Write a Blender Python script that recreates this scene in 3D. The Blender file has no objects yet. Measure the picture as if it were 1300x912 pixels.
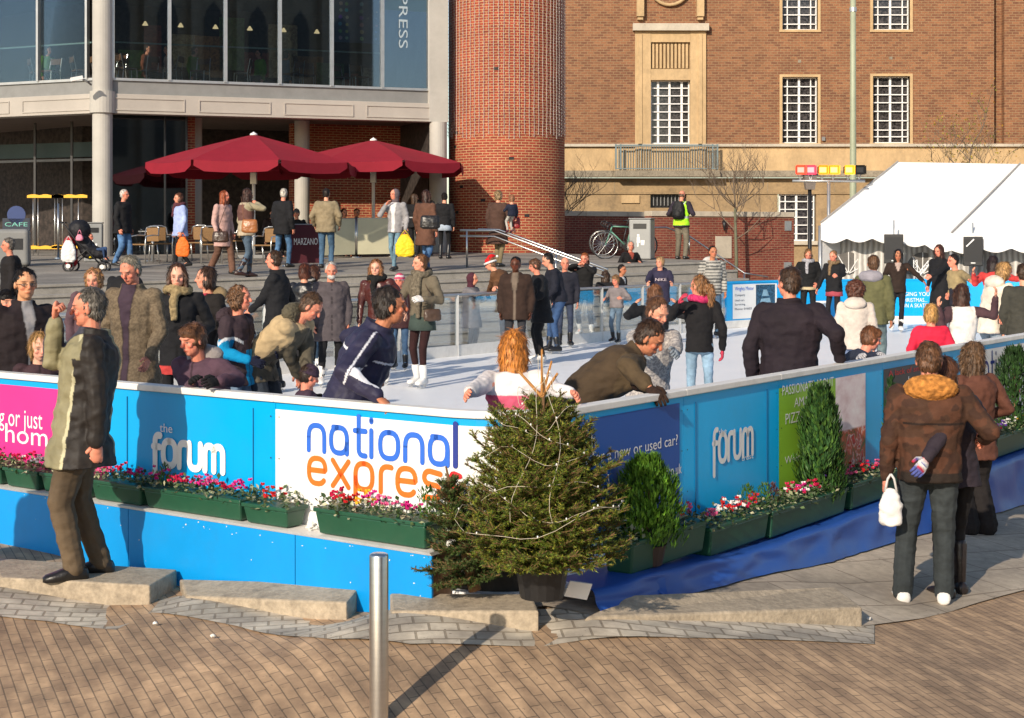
import bpy, math, random
import numpy as np
from mathutils import Vector, Matrix, noise
random.seed(7)
R = math.radians
scene = bpy.context.scene
COL = scene.collection
F, HX, HY, CZ = 1950.0, 650.0, 301.0, 1.95     # focal length and horizon of the survey (pixels), eye height above the ice

def P(px, py, s):
    """a surveyed point: bearing, drop below the eye, and scale (pixels per metre, i.e. distance F/s)"""
    return Vector(((px-HX)/s, F/s, CZ-(py-HY)/s))

# ------------------------------------------------------------------ materials
MATS = {}
class NT:
    def __init__(s, name):
        s.m = bpy.data.materials.new(name); s.m.use_nodes = True
        s.t = s.m.node_tree; s.t.nodes.clear()
        s.out = s.n('ShaderNodeOutputMaterial'); s.b = s.n('ShaderNodeBsdfPrincipled')
        s.l(s.b.outputs[0], s.out.inputs[0])
    def n(s, typ, **kw):
        nd = s.t.nodes.new(typ)
        for k, v in kw.items():
            if k in nd.inputs: nd.inputs[k].default_value = v
            else: setattr(nd, k, v)
        return nd
    def l(s, a, b): s.t.links.new(a, b)
    def coord(s, kind='Object'):
        return s.n('ShaderNodeTexCoord').outputs[kind]
    def mapping(s, vec, scale):
        mp = s.n('ShaderNodeMapping'); mp.inputs['Scale'].default_value = scale
        s.l(vec, mp.inputs[0]); return mp.outputs[0]
    def noise(s, vec, scale, detail=4, rough=.6):
        nd = s.n('ShaderNodeTexNoise'); nd.inputs['Scale'].default_value = scale
        nd.inputs['Detail'].default_value = detail; nd.inputs['Roughness'].default_value = rough
        s.l(vec, nd.inputs['Vector']); return nd.outputs['Fac']
    def ramp(s, fac, stops):
        r = s.n('ShaderNodeValToRGB'); e = r.color_ramp.elements
        while len(e) < len(stops): e.new(.5)
        for i, (p, c) in enumerate(stops):
            e[i].position = p; e[i].color = (*c, 1) if len(c) == 3 else c
        s.l(fac, r.inputs[0]); return r.outputs[0]
    def mix(s, fac, a, b, mode='MIX'):
        m = s.n('ShaderNodeMix', data_type='RGBA', blend_type=mode)
        for sock, v in ((m.inputs[0], fac), (m.inputs[6], a), (m.inputs[7], b)):
            if isinstance(v, (int, float)): sock.default_value = v
            elif isinstance(v, (tuple, list)): sock.default_value = (*v[:3], 1)
            else: s.l(v, sock)
        return m.outputs[2]
    def bump(s, h, strength=.3, dist=.01, prev=None):
        b = s.n('ShaderNodeBump'); b.inputs['Strength'].default_value = strength
        b.inputs['Distance'].default_value = dist; s.l(h, b.inputs['Height'])
        if prev: s.l(prev, b.inputs['Normal'])
        s.l(b.outputs[0], s.b.inputs['Normal']); return b.outputs[0]

def g(c): return tuple(x**2.2 for x in c) if max(c) <= 1 else tuple((x/255)**2.2 for x in c)

def mat(name, col, rough=.6, var=.2, scale=4, bump=0, bscale=60, metal=0, spec=.5, emit=0, coord='Object', dirt=0, stretch=(1,1,1)):
    if name in MATS: return MATS[name]
    k = NT(name); v = k.mapping(k.coord(coord), stretch)
    n1 = k.noise(v, scale, 5); n2 = k.noise(v, scale*9, 3)
    lo = tuple(max(0, x*(1-var)) for x in col); hi = tuple(min(1, x*(1+var)) for x in col)
    c = k.ramp(n1, [(.3, lo), (.7, hi)])
    c = k.mix(min(.9, var*1.5), c, k.ramp(n2, [(.35, lo), (.65, hi)]))
    if dirt:
        c = k.mix(k.ramp(k.noise(v, scale*2.3, 6, .7), [(.5, (0,0,0)), (.75, (dirt,)*3)]), c, (.09, .075, .055))
    k.l(c, k.b.inputs['Base Color'])
    k.b.inputs['Roughness'].default_value = rough; k.b.inputs['Metallic'].default_value = metal
    k.b.inputs['Specular IOR Level'].default_value = spec
    if bump: k.bump(k.noise(v, bscale, 4), bump, .01)
    if emit:
        k.b.inputs['Emission Color'].default_value = (*col, 1); k.b.inputs['Emission Strength'].default_value = emit
    MATS[name] = k.m; return k.m

def attr_mat(name, rough=.85, nscale=9, var=.22, bump=.25, bscale=260, stretch=(1,1,1), sheen=.0, fold=0, spec=.3):
    """clothing, skin and hair: the colour is stored on the mesh, the weave and wear are procedural"""
    if name in MATS: return MATS[name]
    k = NT(name); a = k.n('ShaderNodeAttribute'); a.attribute_name = 'Col'
    v = k.mapping(k.coord(), stretch)
    n = k.noise(v, nscale, 5)
    f = k.ramp(n, [(.3, (1-var,)*3), (.7, (1+var*.6,)*3)])
    c = k.mix(1, a.outputs['Color'], f, 'MULTIPLY')
    k.l(c, k.b.inputs['Base Color']); k.b.inputs['Roughness'].default_value = rough
    k.b.inputs['Specular IOR Level'].default_value = spec
    if sheen:
        k.b.inputs['Sheen Weight'].default_value = sheen
    pr = None
    if fold: pr = k.bump(k.noise(k.mapping(k.coord(), (1,1,1.5)), fold, 3, .5), .35, .025)
    if bump: k.bump(k.noise(v, bscale, 2), bump, .004, pr)
    MATS[name] = k.m; return k.m

CLOTH = attr_mat('woven_cloth', fold=11)
SHELL = attr_mat('nylon_shell', rough=.62, bump=.05, fold=9, spec=.3)
LEATHER = attr_mat('leather', rough=.36, bump=.15, bscale=120, fold=10, spec=.5)
SKIN = attr_mat('skin', rough=.5, nscale=25, var=.07, bump=.05, bscale=300)
HAIR = attr_mat('hair', rough=.5, nscale=26, var=.5, bump=.6, bscale=70, stretch=(2.6,2.6,.45), spec=.4)
WOOL = attr_mat('wool_knit', rough=.95, nscale=50, var=.35, bump=.5, bscale=140)
DENIM = attr_mat('denim', rough=.9, nscale=14, var=.3, bump=.3, bscale=300, fold=12)

# ------------------------------------------------------------------ mesh builder
class MB:
    def __init__(s): s.v = []; s.f = []; s.uv = {}; s.c = None; s.mi = []
    def add(s, vs, fs, uvs=None):
        o = len(s.v); s.v += [tuple(v) for v in vs]
        for i, f in enumerate(fs):
            if uvs: s.uv[len(s.f)] = uvs[i]
            s.f.append(tuple(o+j for j in f))
        return s
    def quad(s, a, b, c, d, uv=None): return s.add([a,b,c,d], [(0,1,2,3)], [uv] if uv else None)
    def hexa(s, b4, t4):
        return s.add(list(b4)+list(t4), [(3,2,1,0),(4,5,6,7),(0,1,5,4),(1,2,6,5),(2,3,7,6),(3,0,4,7)])
    def box(s, c, d, rz=0, M=None):
        cx, cy, cz = c; x, y, z = d[0]/2, d[1]/2, d[2]/2; cr, sr = math.cos(rz), math.sin(rz)
        pts = []
        for dz in (-z, z):
            for dx, dy in ((-x,-y),(x,-y),(x,y),(-x,y)):
                p = Vector((dx, dy, dz))
                p = (M @ p) if M else Vector((dx*cr-dy*sr, dx*sr+dy*cr, dz))
                pts.append((cx+p[0], cy+p[1], cz+p[2]))
        return s.hexa(pts[:4], pts[4:])
    def bar(s, a, b, w, h, up=(0,0,1)):
        a = Vector(a); b = Vector(b); d = (b-a).normalized(); up = Vector(up)
        r = d.cross(up)
        r = r.normalized() if r.length > 1e-5 else Vector((1,0,0))
        u = r.cross(d)
        q = [(-1,-1),(1,-1),(1,1),(-1,1)]
        return s.hexa([a+r*w/2*i+u*h/2*j for i,j in q], [b+r*w/2*i+u*h/2*j for i,j in q])
    def tube(s, pts, rad, n=8, cap=True, flat=1.0, ref=None):
        pts = [Vector(p) for p in pts]; m = len(pts)
        rad = rad if isinstance(rad, (list, tuple)) else [rad]*m
        rings = []; prev = None
        for i, p in enumerate(pts):
            d = (pts[min(i+1, m-1)]-pts[max(i-1, 0)])
            d = d.normalized() if d.length > 1e-9 else Vector((0,0,1))
            if prev is None:
                q = Vector(ref) if ref else (Vector((0,0,1)) if abs(d.z) < .9 else Vector((0,1,0)))
                a = (q - d*q.dot(d)).normalized()
            else:
                a = prev - d*prev.dot(d); a = a.normalized() if a.length > 1e-6 else prev
            prev = a; b = d.cross(a)
            rings.append([p + (a*math.cos(t)*rad[i] + b*math.sin(t)*rad[i]*flat) for t in [2*math.pi*k/n for k in range(n)]])
        vs = [v for r in rings for v in r]; fs = []
        for i in range(m-1):
            for k in range(n):
                k2 = (k+1) % n
                fs.append((i*n+k, i*n+k2, (i+1)*n+k2, (i+1)*n+k))
        if cap: fs += [tuple(reversed(range(n))), tuple((m-1)*n+k for k in range(n))]
        return s.add(vs, fs)
    def loft(s, secs, n=16, sup=2.0):
        """secs: (centre, right vec, fwd vec, a, b)"""
        vs = []
        for c, r, f, a, b in secs:
            for k in range(n):
                t = 2*math.pi*k/n; ct, st = math.cos(t), math.sin(t)
                x = math.copysign(abs(ct)**(2/sup), ct); y = math.copysign(abs(st)**(2/sup), st)
                vs.append(c + r*(a*x) + f*(b*y))
        m = len(secs); fs = []
        for i in range(m-1):
            for k in range(n):
                k2 = (k+1) % n; fs.append((i*n+k, i*n+k2, (i+1)*n+k2, (i+1)*n+k))
        fs += [tuple(reversed(range(n))), tuple((m-1)*n+k for k in range(n))]
        return s.add(vs, fs)
    def capsule(s, a, b, ra, rb, n=10, flat=1.0, ref=None):
        a = Vector(a); b = Vector(b); d = b-a
        L = d.length; d = d.normalized() if L > 1e-9 else Vector((0,0,1))
        pts = []; rs = []
        for t in (-90, -60, -30): pts.append(a + d*ra*math.sin(R(t))); rs.append(max(1e-3, ra*math.cos(R(t))))
        pts.append(a); rs.append(ra); pts.append(b); rs.append(rb)
        for t in (30, 60, 90): pts.append(b + d*rb*math.sin(R(t))); rs.append(max(1e-3, rb*math.cos(R(t))))
        return s.tube(pts, rs, n, True, flat, ref)
    def ell(s, c, r, X=Vector((1,0,0)), Y=Vector((0,1,0)), Z=Vector((0,0,1)), n=14, m=9):
        c = Vector(c); vs = [c - Z*r[2]]
        for i in range(1, m):
            p = -math.pi/2 + math.pi*i/m
            for k in range(n):
                t = 2*math.pi*k/n
                vs.append(c + X*(r[0]*math.cos(p)*math.cos(t)) + Y*(r[1]*math.cos(p)*math.sin(t)) + Z*(r[2]*math.sin(p)))
        vs.append(c + Z*r[2]); fs = []
        for k in range(n): fs.append((0, 1+(k+1) % n, 1+k))
        for i in range(m-2):
            for k in range(n):
                k2 = (k+1) % n; fs.append((1+i*n+k, 1+i*n+k2, 1+(i+1)*n+k2, 1+(i+1)*n+k))
        o = 1+(m-2)*n
        for k in range(n): fs.append((o+k, o+(k+1) % n, len(vs)-1))
        return s.add(vs, fs)
    def lathe(s, c, prof, n=16):
        c = Vector(c); m = len(prof)
        vs = [c+Vector((r*math.cos(2*math.pi*k/n), r*math.sin(2*math.pi*k/n), z)) for r, z in prof for k in range(n)]
        fs = [(i*n+k, i*n+(k+1) % n, (i+1)*n+(k+1) % n, (i+1)*n+k) for i in range(m-1) for k in range(n)]
        fs += [tuple(reversed(range(n))), tuple((m-1)*n+k for k in range(n))]
        return s.add(vs, fs)
    def prism(s, poly, z0, z1):
        n = len(poly); b = [(x, y, z0) for x, y in poly]; t = [(x, y, z1) for x, y in poly]
        return s.add(b+t, [tuple(reversed(range(n))), tuple(range(n, 2*n))]+[(i, (i+1) % n, n+(i+1) % n, n+i) for i in range(n)])
    def mesh(s, name):
        me = bpy.data.meshes.new(name); me.from_pydata(s.v, [], s.f); me.update()
        return me
    def build(s, name, m, parent=None, smooth=False, bevel=0, uv=False, loc=None, rz=0, seg=2, props=None):
        me = s.mesh(name)
        if uv or s.uv:
            ul = me.uv_layers.new(name='UVMap')
            for p in me.polygons:
                if p.index in s.uv:
                    for li, c in zip(p.loop_indices, s.uv[p.index]): ul.data[li].uv = c
                    continue
                nn = p.normal
                for li in p.loop_indices:
                    co = me.vertices[me.loops[li].vertex_index].co
                    if abs(nn.z) > .7: ul.data[li].uv = (co.x, co.y)
                    else:
                        t = Vector((-nn.y, nn.x)); t.normalize()
                        ul.data[li].uv = (co.x*t.x+co.y*t.y, co.z)
        for mm in (m if isinstance(m, (list, tuple)) else [m]): me.materials.append(mm)
        if s.mi:
            me.polygons.foreach_set('material_index', s.mi)
        if smooth: me.polygons.foreach_set('use_smooth', [True]*len(me.polygons))
        if s.c is not None:
            ca = me.color_attributes.new('Col', 'FLOAT_COLOR', 'POINT')
            ca.data.foreach_set('color', np.array(s.c, dtype=np.float32).ravel())
        o = bpy.data.objects.new(name, me); COL.objects.link(o)
        if bevel:
            b = o.modifiers.new('Bevel', 'BEVEL'); b.width = bevel; b.segments = seg; b.limit_method = 'ANGLE'
        if loc is not None: o.location = loc
        o.rotation_euler.z = rz
        if parent: o.parent = parent
        if props:
            for k_, v_ in props.items(): o[k_] = v_
        return o

def empty(name, loc=(0,0,0), rz=0):
    o = bpy.data.objects.new(name, None); COL.objects.link(o); o.location = loc; o.rotation_euler.z = rz
    o.empty_display_size = .1; return o
def tag(o, label, cat, group=None, kind=None):
    if label: o['label'] = label
    if cat: o['category'] = cat
    if group: o['group'] = group
    if kind: o['kind'] = kind
    return o
def thing(name, label, cat, loc=(0,0,0), rz=0, group=None): return tag(empty(name, loc, rz), label, cat, group)
def struct(o): o['kind'] = 'structure'; return o
def copy_tree(o, parent=None, loc=None, rz=None, label=None):
    c = o.copy(); COL.objects.link(c)
    if parent: c.parent = parent
    if loc is not None: c.location = loc
    if rz is not None: c.rotation_euler.z = rz
    if label: c['label'] = label
    for ch in list(o.children): copy_tree(ch, c)
    return c

# ------------------------------------------------------------------ lettering
def text_mesh(body, spacing=1.0):
    cu = bpy.data.curves.new('txt', 'FONT'); cu.body = body; cu.resolution_u = 3; cu.space_character = spacing
    o = bpy.data.objects.new('txt', cu); COL.objects.link(o)
    dg = bpy.context.evaluated_depsgraph_get(); me = o.evaluated_get(dg).to_mesh()
    vs = [tuple(v.co) for v in me.vertices]; fs = [tuple(p.vertices) for p in me.polygons]
    o.evaluated_get(dg).to_mesh_clear(); bpy.data.objects.remove(o); bpy.data.curves.remove(cu)
    return vs, fs
def fit(vs, x0, x1, y0, y1, ref=None):
    xs = [v[0] for v in vs]; ys = [v[1] for v in vs]
    ax, bx, ay, by = min(xs), max(xs), min(ys), max(ys)
    if ref: ay, by = ref
    return [((v[0]-ax)/(bx-ax)*(x1-x0)+x0, (v[1]-ay)/(by-ay)*(y1-y0)+y0) for v in vs]
CAP = (0, .69)
def words(body, fn, x0, x1, y0, y1, m, parent, ref=CAP, name='lettering'):
    """flat text laid on the surface fn(u, v); y0 is the baseline, y1 the cap height"""
    vs, fs = text_mesh(body); q = fit(vs, x0, x1, y0, y1, ref)
    b = MB(); b.add([fn(u, v) for u, v in q], fs)
    return b.build(name, m, parent)

# a rounded single-stroke alphabet (unit x-height = 1)
def arc(cx, cy, r, a0, a1, n=14, ry=None):
    ry = ry or r
    return [(cx+r*math.cos(R(a0+(a1-a0)*i/n)), cy+ry*math.sin(R(a0+(a1-a0)*i/n))) for i in range(n+1)]
def sq(cx, cy, a, b, t0, t1, n=16, p=2.6):
    out = []
    for i in range(n+1):
        t = R(t0+(t1-t0)*i/n); c, s = math.cos(t), math.sin(t)
        out.append((cx+a*math.copysign(abs(c)**(2/p), c), cy+b*math.copysign(abs(s)**(2/p), s)))
    return out
STROKES = {
 'n': (.9, [[(.0,0),(.0,.55)]+sq(.42,.5,.42,.5,180,0)+[(.84,0)]]),
 'a': (.95, [sq(.42,.5,.42,.5,100,-260,22), [(.84,.55),(.84,0)], [(.12,1.0),(.45,1.0)]]),
 't': (.55, [[(.2,1.5),(.2,.3)]+arc(.42,.22,.22,180,270,6)+[(.55,0)], [(.0,.95),(.55,.95)]]),
 'i': (.15, [[(.0,0),(.0,1)], [(.0,1.35),(.0,1.42)]]),
 'o': (.95, [sq(.45,.5,.45,.5,90,450,24)]),
 'l': (.15, [[(.0,0),(.0,1.55)]]),
 'e': (.95, [[(.02,.52),(.86,.52)]+sq(.44,.5,.43,.5,2,320,22)]),
 'x': (.85, [[(0,0),(.8,1)], [(0,1),(.8,0)]]),
 'p': (.95, [sq(.42,.5,.42,.5,90,450,24), [(0,.6),(0,-.45)]]),
 'r': (.5, [[(0,0),(0,.6)]+sq(.36,.6,.36,.38,180,70,8)]),
 's': (.85, [[(.78,.93),(.3,1.0)]+arc(.27,.76,.24,90,250,8)[1:]+[(.4,.5)]+arc(.5,.25,.25,70,-90,8)+[(.05,.02)]]),
 'f': (.5, [[(.12,-.45),(.12,.9)]+arc(.37,.95,.25,180,80,7)+[(.5,1.2)], [(0,.72),(.45,.72)]]),
 'u': (.9, [[(0,1),(0,.42)]+sq(.4,.42,.4,.42,180,360)+[(.8,1)]]),
 'm': (1.35, [[(0,0),(0,.6)]+sq(.31,.62,.31,.36,180,0,12)+[(.62,0)], [(.62,.6)]+sq(.93,.62,.31,.36,180,0,12)+[(1.24,0)]]),
}
def strokes(word, fn, x0, x1, y0, y1, w, m, parent, gap=.3, clip=None, name='lettering'):
    """monoline word, x-height from y0 to y1 (surface units), stroke width w"""
    tot = sum(STROKES[c][0] for c in word)+gap*(len(word)-1); sx = (x1-x0)/tot; sy = y1-y0
    b = MB(); x = 0
    for c in word:
        adv, pl = STROKES[c]
        for line in pl:
            pts = [((x+px)*sx+x0, py*sy+y0) for px, py in line]
            q = [pts[0]]
            for p_ in pts[1:]:
                if (p_[0]-q[-1][0])**2+(p_[1]-q[-1][1])**2 > 1e-8: q.append(p_)
            pts = q; n = len(pts); L = []; Rr = []
            for i in range(n):
                a = pts[max(i-1,0)]; c2 = pts[min(i+1,n-1)]
                dx, dy = c2[0]-a[0], c2[1]-a[1]; d = math.hypot(dx, dy) or 1
                nx, ny = -dy/d*w/2, dx/d*w/2
                L.append((pts[i][0]+nx, pts[i][1]+ny)); Rr.append((pts[i][0]-nx, pts[i][1]-ny))
            vs = [fn(*p_) for p_ in L+Rr]
            b.add(vs, [(i, n+i, n+i+1, i+1) for i in range(n-1)])
            for e in (pts[0], pts[-1]):          # round ends, a hair prouder
                b.add([fn(e[0]+w/2*math.cos(k*math.pi/5), e[1]+w/2*math.sin(k*math.pi/5), .0006) for k in range(10)], [tuple(range(10))])
        x += adv+gap
    return b.build(name, m, parent)
# ------------------------------------------------------------------ materials of the place
def brick_mat(name, c1, c2, mortar, bw=.225, bh=.075, ms=.012, off=.5, dark=.25, rot=0, bump=.4, rough=.85):
    k = NT(name); uv = k.coord('UV'); mp = k.n('ShaderNodeMapping'); mp.inputs['Rotation'].default_value = (0,0,rot)
    k.l(uv, mp.inputs[0]); v = mp.outputs[0]
    b = k.n('ShaderNodeTexBrick', offset=off); k.l(v, b.inputs['Vector'])
    b.inputs['Scale'].default_value = 1; b.inputs['Brick Width'].default_value = bw; b.inputs['Row Height'].default_value = bh
    b.inputs['Mortar Size'].default_value = ms; b.inputs['Mortar Smooth'].default_value = .15; b.inputs['Bias'].default_value = 0
    b.inputs['Color1'].default_value = (*c1, 1); b.inputs['Color2'].default_value = (*c2, 1); b.inputs['Mortar'].default_value = (*mortar, 1)
    n = k.noise(v, 1.1, 6, .65); n2 = k.noise(v, 14, 4)
    c = k.mix(1, b.outputs['Color'], k.ramp(n, [(.3, (1-dark,)*3), (.7, (1+dark*.5,)*3)]), 'MULTIPLY')
    c = k.mix(.6, c, k.mix(1, c, k.ramp(n2, [(.3, (.7,)*3), (.7, (1.25,)*3)]), 'MULTIPLY'))
    if name in ('paver_brick','granite_setts','stone_slabs','step_stone','plaza_slabs'):
        st = k.noise(k.coord(), .9, 7, .72); c = k.mix(k.ramp(st, [(.52,(0,0,0)),(.72,(.5,.5,.5))]), c, (.10,.08,.06))
        sp = k.noise(k.coord(), 46, 2, .5); c = k.mix(k.ramp(sp, [(.70,(0,0,0)),(.74,(.7,.7,.7))]), c, (.07,.055,.045))
        n3 = k.noise(k.mapping(v, (1/bw,1/bh,1)), .55, 1, .3); c = k.mix(1, c, k.ramp(n3, [(.35,(.78,.76,.74)),(.65,(1.2,1.18,1.12))]), 'MULTIPLY')
    k.l(c, k.b.inputs['Base Color']); k.b.inputs['Roughness'].default_value = rough
    inv = k.n('ShaderNodeMath', operation='SUBTRACT'); inv.inputs[0].default_value = 1; k.l(b.outputs['Fac'], inv.inputs[1])
    k.bump(inv.outputs[0], bump, .01)
    return k.m
RED_BRICK = brick_mat('red_brick', (.35,.052,.024), (.22,.032,.018), (.46,.28,.14), ms=.011)
HALL_BRICK = brick_mat('hall_brick', (.30,.128,.058), (.17,.066,.034), (.29,.19,.10), bw=.26, bh=.1, ms=.012, dark=.18)
WALL_BRICK = brick_mat('wall_brick', (.25,.05,.03), (.17,.03,.022), (.28,.16,.1), ms=.011, dark=.3)
PAVER = brick_mat('paver_brick', (.50,.335,.205), (.38,.255,.16), (.2,.14,.09), bw=.17, bh=.056, ms=.0035, rot=R(66), dark=.3)
SETTS = brick_mat('granite_setts', (.55,.49,.41), (.42,.38,.32), (.28,.24,.19), bw=.15, bh=.1, ms=.007, rot=R(-8), dark=.3, bump=.8)
SLABS = brick_mat('stone_slabs', (.50,.42,.33), (.42,.355,.28), (.26,.21,.16), bw=.62, bh=.42, ms=.008, rot=R(-36), dark=.35)
PLAZA = brick_mat('plaza_slabs', (.30,.275,.245), (.25,.23,.205), (.16,.145,.13), bw=.9, bh=.6, ms=.01, rot=R(37), dark=.2)
CONC = mat('weathered_concrete', (.38,.31,.225), .88, .32, 3.5, .6, 45, dirt=.55)
STEP = mat('step_stone', (.33,.305,.27), .8, .22, 3, .3, 50, dirt=.3)
BEAM = mat('precast_beam', (.40,.365,.325), .75, .09, 1.2, .1, 60)
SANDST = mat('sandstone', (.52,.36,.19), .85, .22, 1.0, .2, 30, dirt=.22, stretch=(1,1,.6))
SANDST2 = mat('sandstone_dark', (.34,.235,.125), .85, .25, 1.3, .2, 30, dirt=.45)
LEDGE = mat('weathered_ledge', (.27,.23,.17), .9, .35, 2, .3, 30, dirt=.6)
COPING = mat('coping_stone', (.50,.44,.35), .8, .15, 2, .2, 40, dirt=.25)
STEEL = mat('brushed_steel', (.62,.61,.59), .28, .08, 3, .05, 200, metal=1, stretch=(1,1,12))
ALU = mat('aluminium', (.55,.55,.54), .4, .1, 5, metal=.8)
DARKMET = mat('dark_metal', (.03,.03,.032), .45, .3, 5, metal=.3)
GREYMET = mat('grey_paint_metal', (.21,.21,.205), .5, .12, 3)
WHITE = mat('white_board', (.80,.79,.77), .4, .04, 3)
RAIL = mat('white_rail', (.78,.75,.70), .45, .1, 5, dirt=.15)
BLUE = mat('blue_board', (.0,.36,.78), .3, .06, 1.5, .07, 5, dirt=.06)
BLUE2 = mat('blue_plinth_board', (.0,.27,.68), .4, .08, 1.5, .1, 8, dirt=.08)
CHIP = mat('paint_chip', (.6,.62,.62), .7, .2, 20)
BOLT = mat('dark_fixing', (.02,.04,.07), .5, .2, 9)
BLUEN = mat('blue_board_shade_side', (.0,.46,.90), .33, .07, 1.5, .07, 5, dirt=.08)  # shade-side copy of the board blue, lightened to offset the shade
NAVY = mat('navy_print', (.008,.085,.36), .35, .07, 2)
PINK = mat('pink_print', (.78,.035,.26), .35, .05, 2)
GREEN = mat('green_print', (.27,.52,.04), .4, .06, 2)
BLACKP = mat('black_print', (.03,.028,.04), .4, .2, 2)
LOGOB = mat('logo_blue', (.03,.14,.62), .4, .1, 2)
LOGON = mat('logo_blue_shaded', (.02,.04,.25), .4, .1, 2)  # darker copy of the logo blue, for lettering in shade
LOGOO = mat('logo_orange', (.90,.16,.02), .4, .1, 2)
LOGOR = mat('logo_orange_shaded', (.72,.02,.03), .4, .1, 2)  # darker copy of the logo orange, for lettering in shade
TXTW = mat('white_letter', (.84,.83,.80), .5, .03, 5)
TXTR = mat('red_letter', (.6,.02,.02), .5, .03, 5)
TXTK = mat('dark_letter', (.03,.05,.1), .5, .03, 5)
BLACK = mat('black_plastic', (.012,.012,.013), .45, .3, 5, .1)
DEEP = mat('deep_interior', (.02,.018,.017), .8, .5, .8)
WOOD = mat('raw_wood', (.20,.10,.05), .7, .3, 6)

# ------------------------------------------------------------------ terrain on the street side
gp = [P(8,748,213), P(190,772,217), P(215,757,211), P(235,757,216), P(448,790,232), P(497,777,240), P(684,802,246), P(740,786,243),
      P(800,789,240), P(1095,797,222), P(1165,770,202), P(1215,771,202), P(830,770,229.5), P(985,730,200.6), P(1140,690,171.5), P(1300,643,141.6), P(1300,745,188),
      Vector((-2,7,-.3)), Vector((.3,6.6,-.34)), Vector((2.5,6.9,-.45)), Vector((5.5,9.5,-.75)), Vector((0,2,-.5)), Vector((-6,6,-.35)), Vector((-7,12,-.3)),
      Vector((8,13,-.8)), Vector((9,19,-.75)), Vector((6,0,-.6)), Vector((-6,0,-.5)), Vector((18,25,-.7)), Vector((20,8,-.8))]
xy = np.array([[p.x, p.y] for p in gp]); zz = np.array([p.z for p in gp]); n_ = len(gp)
def _phi(r): return np.where(r > 1e-9, r*r*np.log(np.maximum(r, 1e-9)), 0)
_K = _phi(np.linalg.norm(xy[:,None]-xy[None], axis=2))+np.eye(n_)*.02
_A = np.zeros((n_+3, n_+3)); _A[:n_,:n_] = _K; _A[:n_,n_] = 1; _A[:n_,n_+1:] = xy; _A[n_,:n_] = 1; _A[n_+1:,:n_] = xy.T
_w = np.linalg.solve(_A, np.concatenate([zz, [0,0,0]]))
def G(x, y):
    r = np.linalg.norm(xy-np.array([x, y]), axis=1)
    z = float(_phi(r)@_w[:n_]+_w[n_]+_w[n_+1]*x+_w[n_+2]*y)
    d = math.hypot(x-0, y-9); k = min(1, max(0, (d-14)/10)); z = max(-1.0, min(.1, z))
    return z*(1-k)+(-.6)*k
def groundpx(px, py, off=0):
    lo, hi = 60., 400.
    for _ in range(40):
        s = (lo+hi)/2; p = P(px, py, s)
        if p.z < G(p.x, p.y): lo = s     # below ground: too far, bring closer
        else: hi = s
    p = P(px, py, lo); return Vector((p.x, p.y, G(p.x, p.y)+off))
def plaza_z(y): return 1.15+.026*(min(y, 44)-29.5)

b = MB(); xs = [-120,-60,-30,-18]+[-12+.4*i for i in range(61)]+[18,30,60,120,250]; ys = [-60,-30,-12]+[-6+.4*i for i in range(70)]+[26,32,45,70,110,300,900]
vid = {}
for i, x in enumerate(xs):
    for j, y in enumerate(ys): vid[i, j] = len(b.v); b.v.append((x, y, G(x, y)))
for i in range(len(xs)-1):
    for j in range(len(ys)-1): b.f.append((vid[i,j], vid[i+1,j], vid[i+1,j+1], vid[i,j+1]))
o = struct(b.build('street_paving', PAVER, uv=True, smooth=True))

def sheet(name, poly, m, off, step=.25):
    """a paved area draped on the terrain a few mm above the sheet below"""
    b = MB(); px = [p[0] for p in poly]; py = [p[1] for p in poly]
    import mathutils.geometry as mg
    # strips between the lower and the upper edge (poly given as lower edge then upper edge reversed, same count)
    n = len(poly)//2; lo = poly[:n]; up = list(reversed(poly[n:]))
    rows = []
    for i in range(n-1):
        for k in range(6):
            t = k/6; a = Vector(lo[i]).lerp(Vector(lo[i+1]), t); c = Vector(up[i]).lerp(Vector(up[i+1]), t); rows.append((a, c))
    rows.append((Vector(lo[-1]), Vector(up[-1])))
    m_ = 8
    for a, c in rows:
        for q in range(m_+1):
            p = a.lerp(c, q/m_); b.v.append((p.x, p.y, G(p.x, p.y)+off))
    for i in range(len(rows)-1):
        for q in range(m_):
            o_ = i*(m_+1)+q; b.f.append((o_, o_+m_+1, o_+m_+2, o_+1))
    return struct(b.build(name, m, uv=True, smooth=True))
def gxy(px, py): p = groundpx(px, py); return (p.x, p.y)
lower = [gxy(-60,778), gxy(60,790), gxy(147,801), gxy(192,779), gxy(300,796), gxy(420,813), gxy(520,819), gxy(690,822), gxy(870,811), gxy(1110,819)]
upper = [gxy(-60,742), gxy(8,742), gxy(120,755), gxy(190,764), gxy(300,755), gxy(420,765), gxy(520,772), gxy(690,775), gxy(870,772), gxy(1110,785)]
sheet('setts_strip', lower+upper[::-1], SETTS, .006)
lower = [gxy(600,760), gxy(760,785), gxy(1096,797), gxy(1300,751), gxy(1500,700)]
# the slab terrace below the tarpaulin runs up to the rink
U1 = Vector((-.811,.585)); U2 = Vector((.585,.811)); N1 = Vector((-.585,-.811)); N2 = Vector((.811,-.585)); C0 = Vector((.057,8.17))
def onl2(t, off): p = C0+U2*t+N2*off; return (p.x, p.y)
upper = [onl2(-.1,.0), onl2(1,.2), onl2(2.6,.2), onl2(6.5,.2), onl2(13,.2)]
sheet('stone_terrace', lower+upper[::-1], SLABS, .010)

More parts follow.
